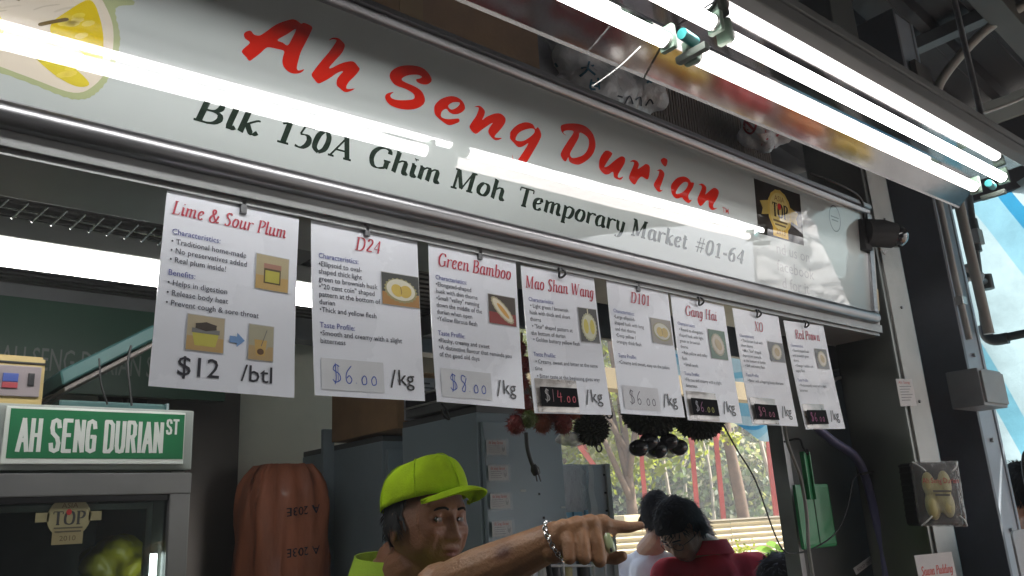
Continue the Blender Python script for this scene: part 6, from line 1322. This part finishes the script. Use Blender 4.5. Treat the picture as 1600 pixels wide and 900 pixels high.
# cap
LIME = mat('lime_cap_cloth', (.40, .60, .010), .9, 0, .14, 22, bump=.7, bscale=260, spec=.2)
LIMES = mat('lime_polo_knit', (.36, .54, .04), .85, 0, .08, 12, bump=.5, bscale=260)
cap = thing('baseball_cap', 'lime green baseball cap with a curved peak on the stallholder', 'cap', MH @ V((0, 0, .05)))
MC = MH @ Matrix.Translation((0, -.002, .036)) @ Matrix.Rotation(math.radians(9), 4, 'X')
bm = bmesh.new(); rings = []
for j in range(15):
    ph = j / 14 * math.pi / 2; r = []
    for i in range(48):
        a = 2 * math.pi * i / 48; x = math.cos(a) * .086; y = math.sin(a) * (.108 if math.sin(a) > 0 else .110)
        c = math.cos(ph) ** .62; z = math.sin(ph) ** .95 * .090
        front = sstep(.2, 1, math.sin(a)); z += .012 * front * math.sin(ph * 2); k = 1 + .010 * math.cos(6 * a) * math.sin(ph * 2) + .035 * noise.noise(V((x * 22, y * 22, z * 22)))
        r.append(bm.verts.new(MC @ V((x * c * k, y * c * k + .004, z))))
    rings.append(r)
for j in range(14):
    for i in range(48): bm.faces.new((rings[j][i], rings[j][(i + 1) % 48], rings[j + 1][(i + 1) % 48], rings[j + 1][i]))
bmesh.ops.remove_doubles(bm, verts=bm.verts, dist=.0004); bmesh.ops.recalc_face_normals(bm, faces=bm.faces); bmesh.ops.solidify(bm, geom=bm.faces[:], thickness=.002)
crown = fin(bm, 'crown', LIME, cap, True)
def peak(a, b):
    x = (a - .5) * 2; w = .068 * x; ln = .070 * math.sqrt(max(0, 1 - abs(x) ** 2.6)); y0 = .104 * math.sqrt(max(0, 1 - (w / .088) ** 2))
    y = y0 + ln * b; z = -.002 - 3.2 * w * w - .10 * (y - y0) + .010 * math.sin(b * 3.1) 
    return MC @ V((w, y, z))
grid('peak', peak, 24, 10, LIME, cap, True, .0035)
bm = bmesh.new(); add_ell(bm, MC @ V((0, .004, .092)), (.007, .007, .004), 2); fin(bm, 'button', LIME, cap, True)
for a in (0, 60, 120, 180, 240, 300):
    a += 30; pts = []
    for j in range(9):
        ph = j / 9 * math.pi / 2; c = math.cos(ph) ** .62; pts.append(MC @ V((math.cos(math.radians(a)) * .088 * c, math.sin(math.radians(a)) * .111 * c + .004, math.sin(ph) ** .95 * .091 + .012 * sstep(.2, 1, math.sin(math.radians(a))) * math.sin(ph * 2) + .0005)))
    bm = bmesh.new(); add_tube(bm, pts, .0011, 5); fin(bm, 'seam', LIME, cap, True)
# polo shirt
st_ = [(nb + V((-.17, .03, -.10)), nb + V((.17, -.01, -.10)), .085, .085), (nb + V((-.12, .03, -.16)), nb + V((-.10, .04, -.55)), .12, .13), (nb + V((.10, .0, -.16)), nb + V((.08, .02, -.55)), .12, .13), (nb + V((0, 0, -.09)), nb + V((0, .02, -.4)), .115, .14), (nb + V((-.19, .03, -.12)), nb + V((-.25, .04, -.36)), .075, .068), (nb + V((.18, -.01, -.11)), nb.lerp(elbow, .62) + V((.05, 0, -.04)), .078, .070), (nb + V((-.05, .02, -.055)), nb + V((.06, .01, -.055)), .072, .072)]
cloth('polo_shirt', st_, LIMES, man, .006, .005, 10, seed=2)
def collar(a, b):
    ang = math.radians(-150 + 300 * a) ; r = .078 + .018 * b; h = .045 - .045 * b * (1 + .25 * math.cos(ang)) ; 
    c = nb + V((0, .0, .012)); return c + V((math.sin(ang) * r * 1.02, math.cos(ang) * r * .95 + .005, h + .012 * math.cos(ang)))
grid('collar', collar, 30, 4, LIMES, man, True, .003)
legs(man, HC.x - .02, HC.y + .08, (.3, -.95, 0)); 
tube('left_forearm', [nb + V((-.25, .04, -.36)), nb + V((-.27, -.02, -.52)), nb + V((-.22, -.14, -.62))], .036, skin_mat('warm_skin_plain', SK, False), man, 12) if False else None
# bracelet and ring
CHR = mat('bright_chain', (.75, .75, .74), .14, 1, .05)
br = thing('chain_bracelet', 'chunky silver chain bracelet round the pointing wrist', 'bracelet', wrist)
ax = (K[1] - wrist).normalized(); o1 = ax.orthogonal().normalized(); o2 = ax.cross(o1); NB = 26
bc = wrist.lerp(K[1], .04) + V((0, 0, -.002)); tilt = ax * 0
for k in range(NB):
    a = 2 * math.pi * k / NB; d = o1 * math.cos(a) + o2 * math.sin(a); tn = -o1 * math.sin(a) + o2 * math.cos(a)
    c = bc + d * .0315 + V((0, 0, -.0015)); up_ = ax if k % 2 else d; 
    tube('link', [c + tn * .0048 * math.cos(q_) + (ax * .8 + d * (.5 if k % 2 else -.5)).normalized() * .0034 * math.sin(q_) for q_ in [w * math.pi / 3 for w in range(6)]], .0012, CHR, br, 6, 2, True)
rg = thing('jade_ring', 'pale green jade ring on the folded finger below the pointing one', 'ring', hp(953, 850, 1.33))
c = hp(950, 846, 1.318)
bm = bmesh.new(); add_tube(bm, [hp(947, 836, 1.318), hp(952, 852, 1.31), hp(956, 862, 1.312)], [.0065, .0085, .0065], 14); fin(bm, 'stone', mat('pale_jade', (.42, .50, .28), .18, 0, .15, 40, coat=.6), rg, True, 60)
bm = bmesh.new(); add_ell(bm, hp(955, 859, 1.302), (.0025, .0025, .0035), 2); fin(bm, 'dark_inlay', BLACKP, rg, True)
tube('ring_band', [hp(943, 836, 1.32), hp(950, 833, 1.316), hp(956, 838, 1.32)], .0018, mat('gold_band', (.6, .42, .15), .2, 1), rg, 6)
# ---- people beyond the stall
def passer(label, eye, face, up, skin, shirt, hairm, keep, facing_body, lean=0, glasses=False, sleeve=True, shoulder=.19, seed=1, pitch_neck=(0, 0), name='person', drop=.0, age=.7, nbp=None):
    t = thing(name, label, 'person', (eye.x, eye.y, 0)); F = frame(face, up); M = Matrix.Translation(eye) @ F
    fb = V(facing_body).normalized(); rb = V((fb.y, -fb.x, 0)); nb_ = V((eye.x - pitch_neck[0], eye.y - pitch_neck[1], eye.z - .215 - drop))
    if nbp: nb_ = at(*nbp)
    nk_ = M @ V((0, -.03, -.085))
    shl, shr = nb_ - rb * shoulder + V((0, 0, -.075)), nb_ + rb * shoulder + V((0, 0, -.075)); hip = V((nb_.x, nb_.y, .95)) - fb * lean
    el, er = shl + V((0, 0, -.29)) - rb * .05, shr + V((0, 0, -.29)) + rb * .05; hl, hr = el + fb * .18 + V((0, 0, -.14)), er + fb * .18 + V((0, 0, -.14))
    me = body_mesh(M, [(nk_, nb_, .054, .06), (nb_ + rb * .1 + V((0, 0, -.08)), nb_ - rb * .1 + V((0, 0, -.08)), .05, .05), (shl, el, .045, .038), (shr, er, .045, .038), (el, hl, .036, .026), (er, hr, .036, .026), (shl + V((0, 0, -.02)), shr + V((0, 0, -.02)), .04, .04), (hl, hl + fb * .08, .03, .018), (hr, hr + fb * .08, .03, .018)], .005, 5, age)
    paint(me, face_colour(skin, M.inverted())); link('body', me, skin_mat('warm_skin', SK), t, True)
    eyes(M, t); hair(M, t, keep, hairm, .013, seed, 1300)
    cloth('shirt', [(shl, shr, .062, .062), (shl.lerp(shr, .15) + V((0, 0, -.06)), hip - rb * .09, .085, .125), (shl.lerp(shr, .85) + V((0, 0, -.06)), hip + rb * .09, .085, .125), (nb_ + V((0, 0, -.10)), hip, .10, .12), (shl, shl.lerp(el, .75), .062, .058), (shr, shr.lerp(er, .75), .062, .058), (nb_ + V((0, 0, -.045)) - rb * .03, nb_ + V((0, 0, -.045)) + rb * .03, .062, .062)], shirt, t, .008, .006, 9, seed=seed)
    legs(t, hip.x, hip.y, facing_body)
    if glasses:
        G = mat('glasses_frame', (.015, .012, .012), .3); g = None
        for s in (-1, 1):
            o = tube('glasses_rim', [M @ V((s * .031 + .022 * math.cos(a), .094 - .006 * abs(math.cos(a) * 0 + (s * .031 + .022 * math.cos(a)) / .05) ** 2, -.003 + .016 * math.sin(a))) for a in [k * math.pi / 6 for k in range(12)]], .0013, G, t, 6, 2, True)
            tube('glasses_arm', [M @ V((s * .053, .086, .0)), M @ V((s * .076, .05, .0)), M @ V((s * .080, -.01, -.002))], .0014, G, t, 6)
        tube('glasses_bridge', [M @ V((-.010, .098, .0)), M @ V((0, .101, .003)), M @ V((.010, .098, .0))], .0013, G, t, 6)
    return t, M
SKL = (.40, .22, .13)
WTEE = mat('white_tee', (.82, .84, .88), .85, 0, .05, 12, bump=.3, bscale=80); RPOLO = mat('red_polo', (.62, .02, .04), .85, 0, .08, 12, bump=.4, bscale=160)
back_keep = lambda v: v.z > .028 or (v.y < .03 and v.z > -.01) or (v.y < -.03 and v.z > -.062)
passer('young man in a white T-shirt seen from behind beyond the counter', at(1029, 812, 4.1), (.72, .60, -.30), (0, 0, 1), SKL, WTEE, HAIR, back_keep, (.95, .2, 0), seed=3, nbp=(1014, 860, 4.15), shoulder=.17)
t2, M2 = passer('young man in a red polo and glasses looking down to the left', at(1066, 829, 3.4), (-.82, .02, -.62), (.0, .0, 1), SKL, RPOLO, HAIR, lambda v: v.z > .034 - .1 * max(0, v.y - .07) or (v.y < .025 and v.z > -.012) or (v.y < -.03 and v.z > -.055), (-.45, -.88, 0), seed=5, glasses=True, nbp=(1110, 862, 3.5), lean=.05)
_nb = at(1110, 862, 3.5)
def _col(a, b):
    g = math.radians(-165 + 330 * a); r = .068 + .026 * b; return _nb + V((math.cos(g) * r * -.6 - math.sin(g) * r * .8, math.cos(g) * r * -.8 + math.sin(g) * r * .6, .045 - .05 * b)) + V((-.02, -.015, 0))
grid('collar', _col, 26, 4, RPOLO, t2, True, .003)
passer('person in bright red with brown hair, mostly hidden between the two young men', at(1088, 846, 4.3), (-.6, -.75, 0), (0, 0, 1), (.36, .18, .10), mat('bright_red_shirt', (.62, .02, .03), .8), mat('brown_hair', (.07, .025, .012), .5, 0, .3, 40), back_keep, (-.6, -.75, 0), seed=7, nbp=(1068, 888, 4.3))
passer('person with tousled dark hair and navy clothes at the bottom edge below the blue board', at(1238, 925, 3.2), (-.5, .6, -.4), (0, 0, 1), SKL, mat('navy_shirt', (.02, .02, .05), .85), mat('dark_hair', (.02, .018, .02), .5, 0, .3, 40), back_keep, (-.5, .6, 0), seed=8, nbp=(1228, 948, 3.2))
passer('person with short black hair and red top at the right edge of the photo', at(1602, 778, 3.9), (.3, .95, 0), (0, 0, 1), SKL, mat('red_white_top', (.45, .10, .08), .85), HAIR, back_keep, (.3, .95, 0), seed=9, nbp=(1608, 845, 3.9))
chair = thing('plastic_chair', 'grey plastic chair back at the lower right edge', 'chair', (3.6, 1.0, 0)); ca_ = onY(1578, 832, 1.0)
GCH = mat('chair_grey', (.28, .28, .29), .4, 0, .06)
def chb(a, b): return V((ca_.x + .42 * a, 1.0 + .05 * math.sin(math.pi * a), 1.0 + (ca_.z - 1.0) * (1 - b) * (1 - .08 * abs(2 * a - 1) ** 4)))
grid('backrest', chb, 14, 12, GCH, chair, True, .006); box('seat', (ca_.x, .62, .55), (ca_.x + .42, 1.0, .575), GCH, chair, .01)
for x in (ca_.x + .02, ca_.x + .40):
    for y in (.64, 1.0): tube('leg', [(x, y, 0), (x, y, .56 if y < 1 else 1.0)], .014, GCH, chair, 8, 1)
# ================================================================ OUTDOORS
BARK = mat('bark', (.13, .09, .06), .9, 0, .3, 9, bump=.6, bscale=20)
PBARK = mat('pale_bark', (.34, .30, .24), .9, 0, .25, 9, bump=.4, bscale=20)
def leaf_mat(name, c, tr=.35):
    m = mat(name, c, .55, 0, .35, 3.0); n = m.node_tree.nodes; l = m.node_tree.links; b = n['Principled BSDF']
    t = n.new('ShaderNodeBsdfTranslucent'); t.inputs[0].default_value = (c[0] * 1.6, c[1] * 1.7, c[2] * .8, 1); mx = n.new('ShaderNodeMixShader'); mx.inputs[0].default_value = tr
    l.new(b.outputs[0], mx.inputs[1]); l.new(t.outputs[0], mx.inputs[2]); l.new(mx.outputs[0], n['Material Output'].inputs[0]); return m
LF = [leaf_mat('olive_leaves', (.19, .22, .09)), leaf_mat('deep_leaves', (.12, .16, .09)), leaf_mat('yellow_leaves', (.22, .24, .05), .5), leaf_mat('pale_leaves', (.26, .26, .16)), leaf_mat('blossom_leaves', (.45, .42, .30))]
def crown_mesh(seed, R, H, n, s, nclump=26, mats=None, w=(6, 3, 1)):
    "leaf-sized faces gathered in clumps through an uneven volume"
    random.seed(seed); vs = []; fs = []; mi = []; cl = []
    for _ in range(nclump):
        a = random.uniform(0, 6.283); z = random.uniform(0, 1); rr = math.sqrt(random.random()) * R * (1 - .55 * abs(z - .42) ** 1.3 * 1.5)
        cl.append((V((rr * math.cos(a), rr * math.sin(a), z * H)), random.uniform(.16, .36) * R, random.choices(range(len(w)), w)[0]))
    for _ in range(n):
        c, r, m = random.choice(cl); d = V((random.gauss(0, 1), random.gauss(0, 1), random.gauss(0, .75))).normalized() * r * random.random() ** .4
        p = c + d; nn = (d.normalized() * .6 + V((random.uniform(-1, 1), random.uniform(-1, 1), random.uniform(-.2, 1.2)))).normalized()
        u = nn.orthogonal().normalized(); u = (Matrix.Rotation(random.uniform(0, 6.28), 3, nn) @ u) * s * random.uniform(.6, 1.3); v = nn.cross(u) * .5; k = len(vs)
        vs += [p - u, p + v, p + u * 1.1, p - v]; fs.append((k, k + 1, k + 2, k + 3)); mi.append(m if random.random() < .85 else random.randrange(len(w)))
    me = bpy.data.meshes.new('crown'); me.from_pydata([tuple(v) for v in vs], [], fs); me.update()
    for m in mats: me.materials.append(m)
    me.polygons.foreach_set('material_index', mi); return me, cl
def tree(label, x, y, R, H, z0, seed, me_cl, bark, tr, sc=1, lean=0, limb=True, cat='tree'):
    t = thing('tree', label, cat, (x, y, 0), 'trees beyond the corrugated fence'); me, cl = me_cl
    o = bpy.data.objects.new('crown', me); COL.objects.link(o); o.parent = t; o.location = (0, 0, z0); o.scale = (sc, sc, sc); o.rotation_euler = (0, 0, seed * 1.3)
    bm = bmesh.new(); top = V((lean, 0, z0 + H * .6 * sc)); pts = cr([(0, 0, 0), (lean * .3 + .05, .03, z0 * .5), (lean * .7, 0, z0), top], 5)
    add_tube(bm, pts, [tr * (1 - .75 * i / (len(pts) - 1)) for i in range(len(pts))], 9); random.seed(seed)
    if limb:
        for k in range(7):
            c = Matrix.Rotation(seed * 1.3, 3, 'Z') @ random.choice(cl)[0] * sc + V((0, 0, z0)); b = V((lean * .8, 0, z0 * random.uniform(.6, 1.1)))
            mid = b.lerp(c, .5) + V((0, 0, .15 * H)); q_ = cr([b, mid, c], 4); add_tube(bm, q_, [tr * .45 * (1 - .8 * i / (len(q_) - 1)) for i in range(len(q_))], 6)
    tk = fin(bm, 'trunk', bark, None, True); tk.parent = t
    return t
C1 = crown_mesh(1, 3.2, 6.5, 13000, .085, 40, LF[:3], (6, 5, 1)); C2 = crown_mesh(2, 3.0, 7.0, 13000, .085, 38, [LF[3], LF[4], LF[0]], (5, 3, 3)); C3 = crown_mesh(3, 2.6, 4.6, 9000, .075, 30, [LF[2], LF[0], LF[3]], (6, 2, 1)); C4 = crown_mesh(4, 3.4, 6.0, 13000, .09, 40, [LF[1], LF[0], LF[3]], (5, 3, 2))
def away(px, d): r = ray(px, 780); r.z = 0; r.normalize(); return r * d
TR = [
 (868, 15.0, C3, 1.0, 2.6, BARK, .13, 'yellow-green tree with forked brown branches above the steel locker'),
 (985, 13.0, C3, .95, 2.9, BARK, .12, 'bright yellow-green tree hanging over behind the mangosteens'),
 (930, 22, C1, 1.0, 1.0, BARK, .16, 'mid green bushy tree at the left of the opening'),
 (905, 29, C4, 1.25, 1.0, BARK, .2, 'tall shaded green tree far behind the steel locker'),
 (990, 24, C4, .95, .6, BARK, .16, 'dark rounded tree left of the first red post'),
 (1045, 25, C2, 1.0, 1.2, PBARK, .14, 'pale blossoming tree behind the first red post'),
 (1095, 23, C2, .9, 1.6, PBARK, .12, 'pale airy tree between the first and second red posts'),
 (1130, 27, C1, 1.1, .8, BARK, .16, 'olive green tree behind the middle red posts'),
 (1165, 23, C2, .95, 1.4, PBARK, .12, 'pale dotted tree behind the brown trunk'),
 (1205, 24, C4, .9, .7, BARK, .15, 'green tree right of the brown trunk'),
 (1235, 27, C2, 1.1, 1.2, PBARK, .13, 'pale tree at the right of the opening beside the blue board'),
 (1075, 33, C4, 1.5, 1.0, BARK, .2, 'tall dim tree farthest back behind the red posts'),
 (1180, 34, C1, 1.5, 1.0, BARK, .2, 'tall olive tree farthest back on the right'),
 (950, 35, C1, 1.5, 1.5, BARK, .2, 'tall green tree farthest back on the left'),
 (1260, 35, C4, 1.4, 1.0, BARK, .2, 'tall green tree far back near the blue board'),
]
for i, (px, d, c, s, z0, b, tr, lab) in enumerate(TR):
    p = away(px, d); tree(lab, p.x, p.y, 3, 6.5, z0, i + 1, c, b, tr, s)
# slim brown trunk in front of the wood
p = away(1150, 12.5); t = thing('tree', 'slim brown leaning trunk right of the red posts with a small leafy tuft', 'tree', (p.x, p.y, 0), 'trees beyond the corrugated fence')
a = onY(1163, 815, p.y); b = onY(1138, 690, p.y); tube('trunk', [V((a.x + .05, p.y, 0)), a, b, b + (b - a) * .9], [.095] * 4 + [.09] * 5 + [.08] * 4 + [.07] * 3, BARK, t, 10)
me, _ = crown_mesh(9, .8, .8, 900, .07, 10, [LF[2], LF[0], LF[3]], (5, 2, 1)); o = link('crown', me, None, None); o.parent = t; o.matrix_parent_inverse = Matrix(); o.location = b - V((p.x, p.y, 0)) + V((0, 0, .1))
for k, (px, d) in enumerate(((1045, 17), (1108, 19), (1213, 15), (1220, 18), (1075, 20))):
    p = away(px, d); t = thing('bare_tree', ['thin pale bare stem behind the white T-shirt man', 'thin pale bare stem between two red posts', 'thin pale bare stem near the blue board', 'second thin pale stem beside the blue board', 'thin pale stem far behind the red polo man'][k], 'tree', (p.x, p.y, 0), 'trees beyond the corrugated fence')
    random.seed(k); q_ = [V((p.x + random.uniform(-.12, .12) * j, p.y, j * 1.3)) for j in range(6)]; tube('trunk', q_, [.05 - .0016 * j for j in range(26)], PBARK, t, 6)
    for j in (2, 3, 4): tube('branch', [q_[j], q_[j] + V((random.uniform(-.5, .5), 0, .7)), q_[j] + V((random.uniform(-1, 1), 0, 1.5))], .018, PBARK, t, 5)
# undergrowth and far wood as one mass
random.seed(11); vs = []; fs = []
for _ in range(26000):
    a = away(random.uniform(820, 1290), random.uniform(19, 34)); p = a + V((0, 0, random.random() ** 1.5 * 3.2)); s = .10; nn = V((random.uniform(-1, 1), random.uniform(-1, 1), random.uniform(0, 1))).normalized(); u = nn.orthogonal().normalized() * s; v = nn.cross(u) * .6; k = len(vs); vs += [p - u, p + v, p + u, p - v]; fs.append((k, k + 1, k + 2, k + 3))
u_ = pyd('undergrowth', vs, fs, LF[1]); u_.data.materials.append(LF[3]); u_.data.polygons.foreach_set('material_index', [1 if (i // 40) % 3 == 0 else 0 for i in range(len(fs))]); tag(u_, 'leafy undergrowth filling the foot of the wood', 'undergrowth', kind='stuff')
random.seed(12); vs = []; fs = []
for _ in range(30000):
    a = away(random.uniform(780, 1330), random.uniform(38, 46)); p = a + V((0, 0, random.random() * 15)); s = .22; nn = V((random.uniform(-1, 1), random.uniform(-1, 1), random.uniform(0, 1))).normalized(); u = nn.orthogonal().normalized() * s; v = nn.cross(u) * .6; k = len(vs); vs += [p - u, p + v, p + u, p - v]; fs.append((k, k + 1, k + 2, k + 3))
tag(pyd('far_wood', vs, fs, LF[0]), 'far green wood reading as one mass behind all the trees', 'wood', kind='stuff')
# hanging sprig at the top of the slim trunk, near the awning
# red posts
REDP = mat('red_post_paint', (.40, .075, .055), .6, 0, .12, 6, dirt=.3)
def post_(px, top, lab, fork=None):
    p = away(px, 10.5); t = thing('red_post', lab, 'post', (p.x, p.y, 0), 'red steel posts beyond the fence'); a = onY(px, 815, p.y); b = onY(px + top[0], top[1], p.y)
    tube('post', [V((a.x + .02, p.y, 0)), a, b], .038, REDP, t, 4, 1)
    for f_ in fork or []: c = onY(px + f_[0], f_[1], p.y); tube('brace', [b, c], .034, REDP, t, 4, 1)
post_(1011, (-8, 725), 'thin red post left of the white T-shirt man', [(-12, 560)])
post_(1091, (-10, 697), 'red post directly right of the red polo man', [(-28, 600), (2, 600)])
post_(1131, (-12, 692), 'tallest red post with a forked head, right of the polo man', [(-26, 600), (8, 600)])
post_(1214, (-13, 700), 'red post at the right beside the blue board', [(-16, 600)])
t = thing('red_brace', 'slanting red steel brace above the steel locker', 'brace', onY(925, 715, 9)); tube('brace', [onY(905, 696, 9), onY(934, 735, 9)], .05, REDP, t, 4, 1); tube('brace', [onY(912, 694, 9.4), onY(928, 735, 9.4)], .04, REDP, t, 4, 1)
# corrugated fence
FEN = mat('cream_corrugated', (.56, .47, .29), .55, .1, .1, 3, dirt=.25)
fe = thing('corrugated_fence', 'cream fence of horizontal corrugated panels behind the young men', 'fence', (4.2, 4.6, 0))
P0, P1 = onY(870, 826, 4.9), onY(1262, 813, 4.1); P0.z = P1.z = onY(1100, 815, 4.45).z
u = P1 - P0; n_ = V((u.y, -u.x, 0)).normalized()
def panel(f0, f1, ztop, name='corrugated_panel'):
    vs = []; fs = []; N = 150; a = P0 + u * f0; b = P0 + u * f1; a.z = b.z = 0
    for j in range(N + 1):
        z = ztop * j / N; d = n_ * .011 * math.sin(j * math.pi / 2 * .85); vs += [a + d + V((0, 0, z)), b + d + V((0, 0, z))]
    for j in range(N): fs.append((2 * j, 2 * j + 1, 2 * j + 3, 2 * j + 2))
    return pyd(name, vs, fs, FEN, fe, True)
panel(-.1, .33, P0.z - .015); panel(.33, .662, P0.z); panel(.664, 1.0, P0.z + .003)
for f_ in (-.08, .33, .663, .99): q_ = P0 + u * f_; box('fence_post', (q_.x - .02, q_.y + .015, 0), (q_.x + .02, q_.y + .055, P0.z + .012), FEN, fe)
obox('cap_rail', P0 + V((0, 0, .0)) - n_ * .015, u, n_ * .03, (0, 0, .012), mat('cap_rail', (.40, .36, .28), .5), fe, .001)
# a pale trolley-like box behind the fence left part
a, b = onY(975, 805, 5.2), onY(1003, 828, 5.2); tb_ = tag(box('cream_box', (a.x, 5.2, b.z - .2), (b.x + .1, 5.6, a.z), FEN, None, .02), 'cream metal box top just behind the fence left of the young men', 'box')
# climbing weed and palm leaves before the fence
random.seed(21); wv = thing('climbing_weed', 'wispy yellow-green weed climbing the cream fence', 'plant', onY(1165, 870, 3.9))
stems = []
for k in range(7):
    x0, y0 = random.uniform(1150, 1180), 905; pts = [onY(x0, y0, 3.85)]
    for j in range(4): x0 += random.uniform(-14, 12); y0 -= random.uniform(8, 15); pts.append(onY(x0, y0, 3.85 + random.uniform(-.05, .05)))
    tube('stem', pts, .0035, leafmat('weed_stem', (.20, .22, .06)), wv, 5); stems += cr(pts, 4)
bm = bmesh.new()
for k in range(340):
    p = random.choice(stems) + V((random.uniform(-.07, .07), random.uniform(-.05, .05), random.uniform(-.06, .06))); nn = V((random.uniform(-1, 1), random.uniform(-1, 1), random.uniform(-1, 1))).normalized(); u2 = nn.orthogonal() * .016; v2 = nn.cross(u2) * .5
    q_ = [bm.verts.new(z_) for z_ in (p - u2, p + v2, p + u2, p - v2)]; bm.faces.new(q_)
fin(bm, 'leaves', LF[2], wv)['kind'] = 'stuff'
pf_ = thing('palm_plant', 'bright green palm fronds in front of the fence at the left of the blue board', 'plant', onY(1215, 900, 2.9))
for k, (x0, y0, x1, y1) in enumerate(((1228, 880, 1178, 858), (1228, 884, 1182, 876), (1230, 890, 1190, 896), (1230, 872, 1196, 850), (1232, 868, 1222, 838), (1228, 905, 1186, 912))):
    a, b = onY(x0, y0, 2.95), onY(x1, y1, 2.85)
    def leaf(i, j): c = a.lerp(b, i) + V((0, 0, .03 * math.sin(math.pi * i))); return c + V((.2, .3, 1)).normalized() * (j - .5) * .05 * math.sin(math.pi * min(1, .12 + i * .9)) ** .7
    grid('frond', leaf, 8, 2, leaf_mat('palm_leaf', (.17, .30, .05), .5), pf_)
sg_ = thing('leaf_sprig', 'few bright leaves hanging near the awning above the brown trunk', 'leaves', onY(1140, 690, 6))
me, _ = crown_mesh(31, .28, .35, 90, .05, 5, [LF[2], LF[2], LF[3]], (5, 2, 1)); o = link('leaves', me, None, None); o.parent = sg_; o.matrix_parent_inverse = Matrix(); o.location = (0, 0, 0)

hz = box('haze', (-96, -96, -1.3), (146, 166, 26), None, None, 0); tag(hz, kind='stuff')
hm = bpy.data.materials.new('haze_air'); hm.use_nodes = True; n = hm.node_tree.nodes; n.clear(); out = n.new('ShaderNodeOutputMaterial'); pv = n.new('ShaderNodeVolumePrincipled'); pv.inputs['Color'].default_value = (.92, .95, 1, 1); pv.inputs['Density'].default_value = .010; pv.inputs['Anisotropy'].default_value = .2; hm.node_tree.links.new(pv.outputs[0], out.inputs['Volume']); hz.data.materials.clear(); hz.data.materials.append(hm)
bpy.data.scenes.remove(TS)
